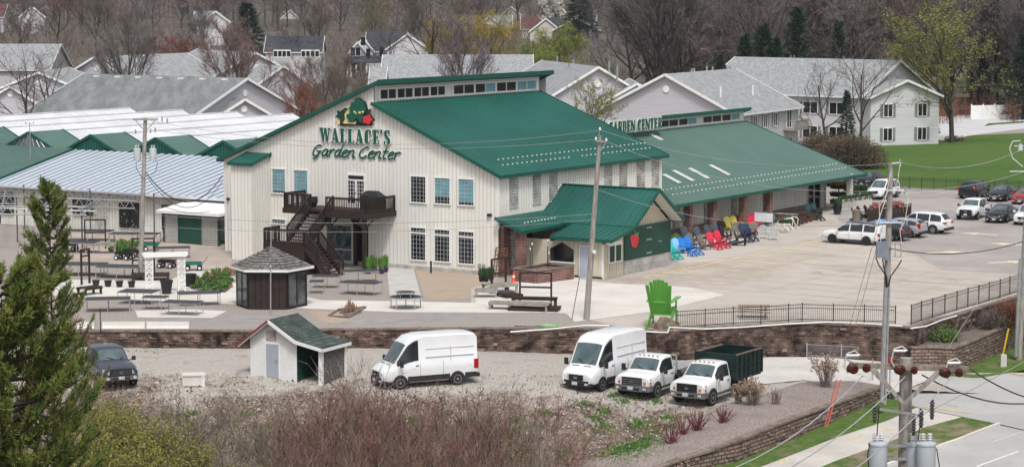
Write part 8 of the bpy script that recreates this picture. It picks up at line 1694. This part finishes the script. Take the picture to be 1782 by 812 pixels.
for a in (('dark spruce at the left end of the row behind the balcony apartments', 1298, 60, 300, 'spruce1', 1.1), ('broad dark spruce second from left behind the apartments', 1328, 44, 305, 'spruce2', 1.2), ('small dark spruce squeezed between the two tall ones', 1352, 64, 305, 'spruce1', .9), ('tallest dark spruce behind the apartment ridge', 1388, 14, 310, 'spruce2', 1.0), ('slim dark spruce above the right apartment ridge', 1460, 36, 320, 'spruce1', .8), ('small low spruce left of the spruce row', 1255, 96, 290, 'spruce1', .9), ('spruce between the two bare trees at the white apartment wall', 1477, 158, 262, 'spruce2', .9), ('dark evergreen near the top centre of the wood', 1008, -18, 600, 'spruce2', 1.9), ('dark evergreen near the top left centre', 1785, 50, 330, 'spruce1', 1.2), ('tall evergreen deep in the right hand wood', 1725, -5, 350, 'spruce2', 1.2), ('dark green pine over the houses left of centre', 430, 5, 480, 'spruce2', 1.6)):
 spruce(a[0] if a[1] != 1785 else 'dark evergreen at the right edge beyond the white fence', a[1], a[2], a[3], a[4], hill_h(0, a[3] * S), a[5])
boxes = [(612, 745, 55, 112, 480), (458, 566, 62, 102, 478), (925, 985, 26, 64, 600), (985, 1045, 22, 60, 590), (860, 910, 5, 32, 750), (755, 820, 22, 48, 630), (838, 900, 22, 46, 640), (330, 385, 14, 40, 620), (0, 30, 0, 20, 690), (50, 80, 5, 22, 680), (740, 905, 30, 92, 420), (945, 1005, 50, 100, 370), (945, 975, 0, 24, 640), (1590, 1740, 20, 245, 290), (1590, 1782, 150, 245, 330)]
LMK = [(60, 'at the left edge'), (170, 'over the leftmost gables'), (250, 'behind the many stemmed tree'), (330, 'above the crimson shrubs'), (400, 'above the middle left roof'), (470, 'behind the reddish tree'), (570, 'around the window band house'), (650, 'left of the farmhouse'), (750, 'above the farmhouse'), (900, 'about the willows'), (1000, 'about the cream houses'), (1080, 'left of the branched tree'), (1180, 'about the branched tree'), (1290, 'left of the spruces'), (1400, 'above the spruces'), (1500, 'above the right ridge'), (1590, 'above the right gable'), (1700, 'behind the lawn tree'), (9999, 'at the right edge')]
def addwood(n, x0, x1, d0, d1, keys, cols, lab, hr, guard=.9):
 k_ = 0; tries = 0
 while k_ < n and tries < n * 40:
  tries += 1; D = d0 + (d1 - d0) * rnd.random() ** .8; px = x0 + (x1 - x0) * ((k_ * .6180339) % 1.0) + rnd.uniform(-25, 25); b = PD(px, 0, D); hz = hill_h(b.x, b.y); h = rnd.uniform(*hr); ppm = F / D / S; yb = HY + (H * S - hz) * ppm; yt = yb - h * ppm; hwid = h * .38 * ppm; bad = False
  for bx0, bx1, by0, by1, bd in boxes:
   if D < bd and px + hwid > bx0 and px - hwid < bx1 and yt < by1 and yb > by0 and (rnd.random() < guard or bx0 in (612, 925, 985, 740, 458)): bad = True
  if bad: continue
  cl = rnd.choices(cols[::2], cols[1::2])[0]; LM_ = next(t for lim, t in LMK if px < lim); tree((lab % dict(grey='grey', brown='brown', pink='pinkish', olive='olive', dark='dark', mauve='mauve')[cl]) + ' ' + LM_, Vector((b.x, b.y, hz - .3)), h, rnd.choice(keys), cl, group=lab.replace('%s ', ''), bk=bark_d if rnd.random() < .5 else None); k_ += 1
A_k = ['spread1', 'spread2', 'spread3', 'round1', 'round2', 'round3']; cgen = ['grey', 5, 'brown', 4, 'mauve', 4, 'pink', 2, 'olive', 3, 'dark', 3]
addwood(62, 1130, 1850, 318, 400, A_k + ['open1', 'open2'], ['grey', 5, 'mauve', 5, 'brown', 4, 'dark', 4, 'pink', 2], 'tall bare %s tree of the right hand wood front', (17, 24))
addwood(28, 1150, 1850, 400, 470, A_k, ['grey', 5, 'mauve', 4, 'olive', 2, 'dark', 2], 'bare %s tree deep in the right hand wood', (20, 27))
addwood(42, -60, 600, 355, 470, A_k, cgen, 'bare %s tree behind the left apartments', (10, 15), .6)
addwood(26, 560, 1180, 370, 470, A_k, cgen, 'bare %s tree behind the central apartments', (9, 14), .97)
addwood(60, -60, 1200, 470, 600, A_k, cgen, 'distant bare %s tree around the far houses', (11, 17), .5)
addwood(56, -60, 1300, 600, 760, A_k, cgen, 'far bare %s tree on the wooded rise', (12, 18), .4)
rg = random.Random(99); far = MB(); cols_n = ['grey', 'brown', 'mauve', 'olive', 'dark', 'pink', 'rust']
for _ in range(620):
 D = 700 + 900 * rg.random() ** 1.2; px = rg.uniform(-80, 1860); b = PD(px, 0, D); hz = hill_h(b.x, b.y); h = rg.uniform(12, 19); mi = rg.randrange(7); w = h * .42
 far.tube((b.x, b.y, hz), (b.x, b.y, hz + h * .6), .35, .15, 4, 4)
 for _k in range(190):
  th, ph_ = rg.random() * 6.283, math.acos(rg.uniform(-.55, 1)); rr = rg.random() ** .45; c = Vector((b.x + w * rr * math.sin(ph_) * math.cos(th), b.y + w * rr * math.sin(ph_) * math.sin(th), hz + h * .56 + h * .42 * rr * math.cos(ph_))); d = (c - Vector((b.x, b.y, hz + h * .3))).normalized() + Vector((rg.gauss(0, .3), rg.gauss(0, .3), rg.gauss(0, .3))); s = Vector((rg.gauss(0, 1), rg.gauss(0, .3), rg.gauss(0, .4))).normalized() * .14; far.add([c - s, c + s, c + d * 2.2], [(0, 1, 2)], mi)
o = bpy.data.objects.new('woods', fastmesh(far, 'woods', [TW[k] for k in cols_n])); C.objects.link(o); tag(o, 'far off bare wood covering the rise beyond the houses', 'woods', kind='stuff')
def scrub(name, label, items, seed, kind='stuff'):
 rg = random.Random(seed); m = MB(); mats_ = []
 for (base_f, n, h, rad, col, st) in items:
  if TW[col] not in mats_: mats_.append(TW[col])
  mi = mats_.index(TW[col])
  for _ in range(n):
   c = base_f(rg)
   for _k in range(st):
    a = rg.random() * 6.283; lean = rg.uniform(.05, .95); hh = h * rg.uniform(.45, 1.1); p = c + Vector((rg.gauss(0, rad * .15), rg.gauss(0, rad * .15), 0)); d = Vector((math.cos(a) * lean, math.sin(a) * lean, 1)).normalized(); w = (.010 * hh / 2 + .006) * (2.2 if rad > 8 else 1); pts = [p]
    for _q in range(3): d = (d + Vector((rg.gauss(0, .2), rg.gauss(0, .2), .04))).normalized(); pts.append(pts[-1] + d * hh / 3)
    for i in range(3):
     s = Vector((math.cos(a + 1.57), math.sin(a + 1.57), 0)) * w * (1 - i * .28); s2 = Vector((1, 0, 0)) * w * (1 - i * .28)
     m.add([pts[i] - s, pts[i] + s, pts[i + 1] + s * .7, pts[i + 1] - s * .7], [(0, 1, 2, 3)], mi); m.add([pts[i] - s2, pts[i] + s2, pts[i + 1] + s2 * .7, pts[i + 1] - s2 * .7], [(0, 1, 2, 3)], mi)
    for _t in range(9):
     q = rg.uniform(.8, 3); j = min(int(q), 2); b = pts[j].lerp(pts[j + 1], q - j); dd = (d + Vector((rg.gauss(0, .55), rg.gauss(0, .55), rg.gauss(0, .3)))).normalized(); l = hh * rg.uniform(.12, .34); s = dd.cross(Vector((0, 1, 0))).normalized() * w * .55; m.add([b - s, b + s, b + dd * l], [(0, 1, 2)], mi)
 o = bpy.data.objects.new(name, fastmesh(m, name, mats_)); C.objects.link(o); return tag(o, label, 'undergrowth' if kind == 'stuff' else 'shrub', kind=kind if kind == 'stuff' else None)
def hillp(g):
 D = 440 + 420 * g.random() ** .7; q = PD(g.uniform(-60, 1300), 0, D); return Vector((q.x, q.y, hill_h(q.x, q.y)))
scrub('undergrowth', 'brown leafless scrub between the apartments and the far wood', [(lambda g: PD(g.uniform(470, 660), 0, g.uniform(270, 330)) * 1 and Vector((PD(g.uniform(470, 660), 0, 300).x, g.uniform(280, 340) * S, 0)), 60, 4.5, 3, 'brown', 16), (lambda g: Vector((PD(g.uniform(1150, 1800), 0, 320).x, g.uniform(318, 345) * S, 0)), 110, 3.8, 3, 'rust', 12), (lambda g: Vector((PD(g.uniform(-30, 480), 0, 350).x, g.uniform(350, 380) * S, 0)), 70, 4.5, 3, 'pink', 14), (hillp, 170, 6, 9, 'grey', 16), (hillp, 130, 6, 9, 'mauve', 16), (hillp, 90, 5, 9, 'olive', 16), (hillp, 90, 6, 9, 'brown', 16)], 5)
def on_bank(x0, x1, y0, y1):
 def f(g):
  q = PA(g.uniform(x0, x1), g.uniform(y0, y1)); return Vector((q.x, q.y, q.z - .1))
 return f
TW['redtwig'] = mat('twigs_redtwig', (.165, .088, .072), .8, var=.3, scale=.8); TW['pale'] = mat('twigs_pale', (.24, .195, .165), .9, var=.25, scale=.8); TW['tan'] = mat('twigs_tan', (.30, .235, .165), .9, var=.2, scale=.8)
scrub('undergrowth', 'tangled leafless reddish brush along the bank below the stone lot', [(on_bank(480, 880, 780, 930), 72, 3.5, 1.2, 'redtwig', 12), (on_bank(500, 960, 750, 830), 26, 2.6, .9, 'redtwig', 10), (on_bank(330, 980, 760, 920), 80, 2.6, 1.2, 'pale', 9), (on_bank(340, 940, 765, 920), 58, 2.7, 1.2, 'brown', 9), (on_bank(330, 960, 770, 920), 45, 2.3, 1.2, 'olive', 9), (on_bank(380, 900, 790, 920), 22, 2.7, 1.0, 'dark', 8), (on_bank(580, 780, 725, 780), 14, 2.4, 1.0, 'redtwig', 7), (on_bank(850, 1010, 790, 900), 14, 2.0, 1.0, 'redtwig', 8), (on_bank(400, 640, 710, 760), 10, 1.7, 1.0, 'pale', 7), (on_bank(350, 1080, 760, 880), 90, .8, 1.0, 'tan', 9)], 17)
scrub('undergrowth', 'bare greyish twigs in front of the slate pickup and shed', [(on_bank(180, 330, 740, 820), 16, 2.4, 1.2, 'pale', 9), (on_bank(250, 420, 730, 790), 14, 2.2, 1.2, 'brown', 8), (on_bank(595, 640, 712, 730), 5, 3.2, 1.0, 'pale', 7)], 23)
def leafy_shrub(label, c, h, rad, n, seed, lm, group=None, leafs=.05, name='leafing_shrub', tw='brown', dens=1.0):
 rg = random.Random(seed); r = thing(name, label, 'shrub', c, 0, group); st_, lf = MB(), MB()
 for _ in range(n):
  a = rg.random() * 6.283; l = rg.uniform(.1, .75); hh = h * rg.uniform(.5, 1.05); p = Vector((rg.gauss(0, rad * .2), rg.gauss(0, rad * .2), 0)); d = Vector((math.cos(a) * l, math.sin(a) * l, 1)).normalized(); pts = [p]
  for _q in range(3): d = (d + Vector((rg.gauss(0, .15), rg.gauss(0, .15), .03))).normalized(); pts.append(pts[-1] + d * hh / 3)
  for i in range(3): st_.tube(pts[i], pts[i + 1], .016 * (1 - .25 * i), .016 * (.75 - .25 * i), 3, 0, cap=False)
  for _k in range(int(26 * dens)):
   q = rg.uniform(.7, 3); j = min(int(q), 2); b = pts[j].lerp(pts[j + 1], q - j) + Vector((rg.gauss(0, .16), rg.gauss(0, .16), rg.gauss(0, .12))); u_, v_ = Vector((rg.gauss(0, 1), rg.gauss(0, 1), rg.gauss(0, 1))).normalized() * leafs * rg.uniform(.6, 1.4), Vector((rg.gauss(0, 1), rg.gauss(0, 1), rg.gauss(0, 1))).normalized() * leafs * rg.uniform(.5, 1.1); lf.add([b - u_, b + v_, b + u_, b - v_], [(0, 1, 2, 3)])
 for nm, mb, mt in (('stems', st_, TW[tw]), ('foliage', lf, lm)): o = bpy.data.objects.new(nm, fastmesh(mb, nm, [mt])); C.objects.link(o); o.parent = r
 return r
ygm = mat('yellow_green_leaf', (.155, .165, .030), .75, scale=1.2, col2=(.25, .235, .055)); orl = mat('russet_leaf', (.20, .085, .035), .75, scale=1.2, col2=(.16, .14, .05))
for i, (x, y, h) in enumerate(((215, 815, 3.0), (275, 830, 2.9), (165, 850, 3.2), (330, 860, 2.5), (245, 885, 3.2), (180, 780, 2.3))):
 leafy_shrub(['yellow green leafing shrub nearest the pine branch tips', 'yellow green leafing shrub in the middle of the lower left thicket', 'yellow green leafing shrub partly behind the pine', 'low yellow green shrub at the right end of the leafing thicket', 'yellow green shrub at the bottom edge of the picture', 'sparser yellow green shrub highest in the leafing thicket'][i], PA(x, y, -.1), h * 1.18, 1.6, 90, 30 + i, ygm, 'leafing shrubs at lower left', .055, dens=2.6)
for i, (x, y, h) in enumerate(((330, 850, 2.6), (400, 880, 2.8), (470, 860, 2.2), (905, 840, 2.2), (760, 870, 2.6))): leafy_shrub(['shrub with sparse green buds at the right end of the lower left thicket', 'budding shrub in the brush left of the red twigs', 'small budding shrub in the brush below the white shed', 'small budding shrub in the brush near the green ground cover', 'budding shrub among the red twigs below the lone van'][i], PA(x, y, -.1), h, 1.6, 60, 130 + i, ygm if i % 2 else budo, 'budding shrubs in the brush', .045, dens=.9)
for i, (x, y) in enumerate(((190, 730), (155, 700), (215, 745))): leafy_shrub(['russet leaved shrub in front of the slate pickup bumper', 'russet shrub left of the slate pickup by the pine', 'low russet shrub right of the pickup front wheel'][i], PA(x, y, -.1), (2.0, 2.3, 1.3)[i], 1.1, 46, 50 + i, orl, 'russet shrubs', .045, dens=.5, tw='pink')
for i, x in enumerate((180, 196)): leafy_shrub(['slender pale green young tree by the hall wall screens, left', 'slender pale green young tree by the hall wall screens, right'][i], P(x, 402, 0), 3.1, .5, 20, 140 + i, mat('pale_green_bud', (.25, .29, .12), .8), None, .04, 'young_tree', 'pale', 1.2)
def pine_mesh(seed, h, rb, nb, low, pexp, nk=13, nn=34, nl=.17, nw=.022):
 rg = random.Random(seed); tr, cr = MB(), MB(); tr.tube((0, 0, 0), (0, 0, h * .97), h * .014, .02, 6)
 for i in range(nb):
  t = low + (1 - low) * (i / nb) ** .9; z = h * t; a = i * 2.4 + rg.gauss(0, .4); L = rb * (1 - t) ** pexp * rg.choice((.55, .8, 1.0, 1.0, 1.2)) * rg.uniform(.85, 1.1) + .15; d = Vector((math.cos(a), math.sin(a), 0)); up = rg.uniform(.15, .45); pts = [Vector((0, 0, z)) + d * (L * f) + Z * (L * up * f * f * 1.3 + rg.gauss(0, .04)) for f in (0, .35, .7, 1.0)]
  for k in range(3): tr.tube(pts[k], pts[k + 1], (.035 + L * .008) * (1 - .28 * k), (.035 + L * .008) * (.72 - .28 * k), 4, 0, cap=False)
  for k in range(nk):
   f = .25 + .75 * (k + rg.random()) / nk; q = f * 3; j = min(int(q), 2); b = pts[j].lerp(pts[j + 1], q - j); sd = d.cross(Z) * (rg.choice((-1, 1)) * rg.uniform(.2, 1.0)); dd = (d * .9 + sd + Z * rg.uniform(.25, .9)).normalized(); l = rg.uniform(.35, .75) * (.55 + .5 * (1 - abs(f - .6))) * min(1, L * .6 + .3); e = b + dd * l + Z * l * .18; tr.tube(b, e, .012, .006, 3, 0, cap=False)
   for _ in range(nn):
    g_ = rg.random() ** .8; c = b.lerp(e, g_); n = (dd * .75 + Vector((rg.gauss(0, .6), rg.gauss(0, .6), rg.gauss(.15, .5)))).normalized(); s = n.orthogonal().normalized() * nw * .5; ll = nl * rg.uniform(.7, 1.25); cr.add([c - s, c + s, c + n * ll + s * .5, c + n * ll - s * .5], [(0, 1, 2, 3)], 1 if (i * 7 + k) % 11 == 0 else 0)
 return tr, cr
ng3 = mat('brown_old_needles', (.12, .085, .03), .85, scale=1.2, col2=(.15, .13, .035))
for key_, k_ in (('pine_a', dict(seed=31, h=16., rb=3.9, nb=120, low=.25, pexp=.62, nk=14, nn=34, nw=.028)), ('pine_b', dict(seed=35, h=14., rb=4.5, nb=125, low=.30, pexp=.46, nk=20, nn=38, nl=.19, nw=.030))):
 tr, cr = pine_mesh(**k_); PROTO[key_] = (fastmesh(tr, 'trunk', [bark_d]), fastmesh(cr, 'crown', [ng2, ng3]), k_['h'])
for lb, px, top, D, key, wd, rz in (('tall narrow pine with brownish green needles at the left edge', 78, 322, 70, 'pine_a', .56, .5), ('large broad pine filling the lower left corner of the view', -10, 484, 52, 'pine_b', .78, 2.1)):
 b = PD(px, 0, D); g0_ = hB(b.y); h = PD(px, top, D).z - g0_; tm, cm_, ph = PROTO[key]; r = thing('pine_tree', lb, 'tree', Vector((b.x, b.y, g0_)), rz); s = h / ph; r.scale = (wd, wd, s)
 for nm, me in (('trunk', tm), ('crown', cm_)): o = bpy.data.objects.new(nm, me); C.objects.link(o); o.parent = r
leafy_shrub('grey stemmed small tree with tiny white buds between the two pines', PD(62, 1000, 66), 5.0, 1.5, 40, 61, mat('pale_bud', (.35, .34, .28), .8), None, .035, 'budding_small_tree', 'grey', .6)
def ball(label, c, h, rad, n, lm, seed, tw='brown', name='round_shrub', ls=.09):
 rg = random.Random(seed); r = thing(name, label, 'shrub', c); st_, lf = MB(), MB()
 for _ in range(n):
  th, ph_ = rg.random() * 6.283, math.acos(rg.uniform(0, 1)); rr = rg.uniform(.55, 1.05); p = Vector((rad * rr * math.sin(ph_) * math.cos(th), rad * rr * math.sin(ph_) * math.sin(th), h * rr * math.cos(ph_) * .95 + .1)); o_ = p * .72; s = Vector((rg.gauss(0, 1), rg.gauss(0, .3), 0)).normalized() * .035; st_.add([o_ - s, o_ + s, p + Vector((rg.gauss(0, .2), rg.gauss(0, .2), .2))], [(0, 1, 2)])
  for _k in range(2): c2 = p + Vector((rg.gauss(0, .2), rg.gauss(0, .2), rg.gauss(0, .2))); u_, v_ = Vector((rg.gauss(0, 1), rg.gauss(0, 1), rg.gauss(0, 1))).normalized() * ls, Vector((rg.gauss(0, 1), rg.gauss(0, 1), rg.gauss(0, 1))).normalized() * ls; lf.add([c2 - u_, c2 + v_, c2 + u_, c2 - v_], [(0, 1, 2, 3)])
 for k in range(14): a = k * .449; st_.tube((0, 0, 0), (rad * .7 * math.cos(a), rad * .7 * math.sin(a), h * .7), .05, .02, 4)
 for nm, mb, mt in (('stems', st_, TW[tw]), ('foliage', lf, lm)): o = bpy.data.objects.new(nm, fastmesh(mb, nm, [mt])); C.objects.link(o); o.parent = r
olv = mat('olive_brown_bud', (.105, .078, .030), .85, scale=.5, col2=(.075, .055, .040))
ball('big round olive brown shrub behind the hall roof corner by the lawn', P(1475, 292, 0), 3.9, 4.6, 4200, olv, 71, 'brown')
ball('second rounded brown shrub left of the big one by the balcony', P(1425, 280, 0), 3.4, 3.2, 2400, olv, 72, 'brown')
for i, (x, y, h, rd) in enumerate(((1608, 236, 1.9, 1.7), (1618, 232, 1.4, 1.3), (1600, 245, .8, 1.2))): ball(['dark clipped evergreen shrub at the apartment corner', 'smaller dark evergreen right of the clipped one', 'low dark evergreen in front at the apartment corner'][i], P(x, y, 0), h, rd, 900, leafd, 80 + i, 'dark')
ball('low mulch ringed plants around the lawn tree trunk', P(1660, 246, 0), .35, 1.3, 200, brown_mulch, 90, 'brown', 'trunk_mulch', .12)
ball('bare brown shrub on the terrace behind the right pole', P(1758, 568, -1), 1.7, 1.5, 900, TW['rust'], 91, 'rust', 'bare_shrub', .03); ball('small bare shrub on the mulch terrace', P(1728, 572, -1), 1.2, 1.0, 420, TW['brown'], 92, 'brown', 'bare_shrub', .03); ball('low bright green perennials on the mulch terrace', P(1642, 592, -1), .55, 1.0, 500, leafg, 93, 'olive', 'perennial_clump', .06)
def stems(label, c, h, n, seed, tw, spread=.6, heads=None, group=None, name='red_twig_shrub', hs=.09):
 rg = random.Random(seed); r = thing(name, label, 'shrub', c, 0, group); m, hd = MB(), MB()
 for _ in range(n):
  a = rg.random() * 6.283; l = rg.uniform(.05, spread); d = Vector((math.cos(a) * l, math.sin(a) * l, 1)).normalized(); p = Vector((rg.gauss(0, .1), rg.gauss(0, .1), 0)); hh = h * rg.uniform(.6, 1.1); q = p + d * hh * .6; e = q + (d + Vector((rg.gauss(0, .15), rg.gauss(0, .15), .15))).normalized() * hh * .4
  m.tube(p, q, .016, .012, 4, 0, cap=False); m.tube(q, e, .012, .005, 3, 0, cap=False)
  for _k in range(3): b = p.lerp(e, rg.uniform(.4, .9)); f = b + (d + Vector((rg.gauss(0, .5), rg.gauss(0, .5), .1))).normalized() * hh * .28; m.tube(b, f, .008, .004, 3, 0, cap=False);
  if heads:
   for cc in (e, f):
    for _q in range(12): k = Vector((rg.gauss(0, 1), rg.gauss(0, 1), rg.gauss(0, .8))); k = k.normalized() * hs * rg.random() ** .4; u_, v_ = Vector((rg.gauss(0, 1), rg.gauss(0, 1), rg.gauss(0, 1))).normalized() * .04, Vector((rg.gauss(0, 1), rg.gauss(0, 1), rg.gauss(0, 1))).normalized() * .04; hd.add([cc + k - u_, cc + k + v_, cc + k + u_, cc + k - v_], [(0, 1, 2, 3)])
 o = bpy.data.objects.new('stems', fastmesh(m, 'stems', [TW[tw]])); C.objects.link(o); o.parent = r
 if heads: o = bpy.data.objects.new('dried_blooms', fastmesh(hd, 'dried_blooms', [heads])); C.objects.link(o); o.parent = r
TW['crimson'] = mat('twigs_crimson', (.145, .038, .042), .6, var=.3, scale=2); hyd = mat('dried_hydrangea', (.30, .205, .145), .9, scale=3, col2=(.42, .32, .24))
for i, (x, y, h, n) in enumerate(((1213, 752, 1.2, 44), (1258, 738, 1.0, 36), (1168, 774, 1.1, 38), (1188, 758, 1.0, 26))): stems(['largest red twig shrub in the middle of the planter bed', 'red twig shrub nearest the dried hydrangeas', 'red twig shrub nearest the green ground cover', 'thin red twig shrub behind the largest one'][i], PA(x, y, .05), h, n, 100 + i, 'crimson', 1.25, None, 'red twig shrubs in the planter')
for i, (x, y, h, n) in enumerate(((1312, 708, 1.35, 55), (1285, 704, 1.0, 34), (1437, 676, 1.75, 60), (1350, 706, .9, 30))): stems(['dried hydrangea with tan flower heads right of the dump truck wheel', 'dried hydrangea touching the dump truck front wheel', 'tall dried hydrangea with tan heads beside the driveway', 'thin bare shrub right of the dried hydrangeas'][i], PA(x, y, .05), h, n, 110 + i, 'pale', .7, hyd if i < 3 else None, 'dried hydrangeas of the planter', 'dried_hydrangea' if i < 3 else 'bare_shrub', .10)
rg = random.Random(5); gm_ = MB(); lt = MB(); stn = MB()
GP = [(1060, 672), (1095, 672), (1070, 690), (1110, 690), (1015, 705), (1035, 728), (1050, 718), (1112, 735), (1160, 727), (1170, 745), (1105, 745), (1050, 742), (975, 790), (930, 800), (700, 770), (300, 725), (840, 745), (1140, 700), (1085, 700), (640, 760), (520, 790)] + [(rg.uniform(330, 960), rg.uniform(715, 850)) for _ in range(46)]
for x, y in GP:
 for _ in range(26): q = PA(x + rg.gauss(0, 8), y + rg.gauss(0, 3)); tuft(gm_, q, .12, .20, 5, .02)
for _ in range(650): t = rg.random(); x = lerp(1065, 1150, t) + rg.gauss(0, 14); q = PA(x, lerp(800, 770, t) + rg.gauss(0, 9), .02); tuft(gm_, q, .14, .14, 6, .025)
for _ in range(500): q = PA(rg.uniform(-50, 860), rg.gauss(609, 3), .0) ; tuft(gm_, q, .12, .10, 2, .02) if (int(q.x / 3.3) % 3 == 0) else None
o = bpy.data.objects.new('grass', fastmesh(gm_, 'grass', [leafg])); C.objects.link(o); tag(o, 'fresh green grass and weed patches on the bank and along the wall foot', 'grass', kind='stuff')
lc = [mat('pale_litter', (.52, .47, .42), .9, var=.2), mat('tan_litter', (.30, .21, .14), .9, var=.3), mat('dark_litter', (.07, .05, .04), .9, var=.3)]
for _ in range(15000):
 q = PA(rg.uniform(150, 1200), rg.uniform(690, 840) if rg.random() < .8 else rg.uniform(650, 700), .03); a = rg.random() * 6.28; s = rg.uniform(.025, .085); u_ = Vector((math.cos(a), math.sin(a), rg.gauss(0, .35))) * s; v_ = Vector((-math.sin(a), math.cos(a), rg.gauss(0, .5))) * s * .6; q = q + Z * .03; lt.add([q - u_, q + v_, q + u_, q - v_], [(0, 1, 2, 3)], rg.choice((0, 1, 1, 2, 2)))
o = bpy.data.objects.new('leaves', fastmesh(lt, 'leaves', lc)); C.objects.link(o); tag(o, 'scattered dead leaves and wood chips over the bank', 'leaf litter', kind='stuff')
for _ in range(1500):
 x, y = (rg.uniform(0, 1240), rg.uniform(640, 760)); q = PA(x, y, .0); s = rg.uniform(.02, .06) * (2.2 if rg.random() < .04 else 1); stn.lathe([(s, -.01), (s * .8, s * .5), (s * .3, s * .8)], 5, tuple(q), 0)
stn.build('gravel', mat('pale_stone', (.50, .47, .44), .9, var=.15)); tag(bpy.data.objects['gravel'], 'loose pale stones scattered over the stone lot', 'gravel', kind='stuff')
hz_m = bpy.data.materials.new('thin_air'); hz_m.use_nodes = True; nt = hz_m.node_tree; nt.nodes.clear(); ou = nt.nodes.new('ShaderNodeOutputMaterial'); pv = nt.nodes.new('ShaderNodeVolumePrincipled'); pv.inputs['Density'].default_value = .00009; pv.inputs['Color'].default_value = (.82, .86, .95, 1); pv.inputs['Anisotropy'].default_value = .2; nt.links.new(pv.outputs[0], ou.inputs['Volume'])
hb_ = MB().box(-3200, 3200, -60, 4400, -14, 120); HAZE = True
if HAZE: hz_o = hb_.build('haze', hz_m); tag(hz_o, 'thin spring haze over the distance', 'haze', kind='stuff'); hz_o.display_type = 'WIRE'
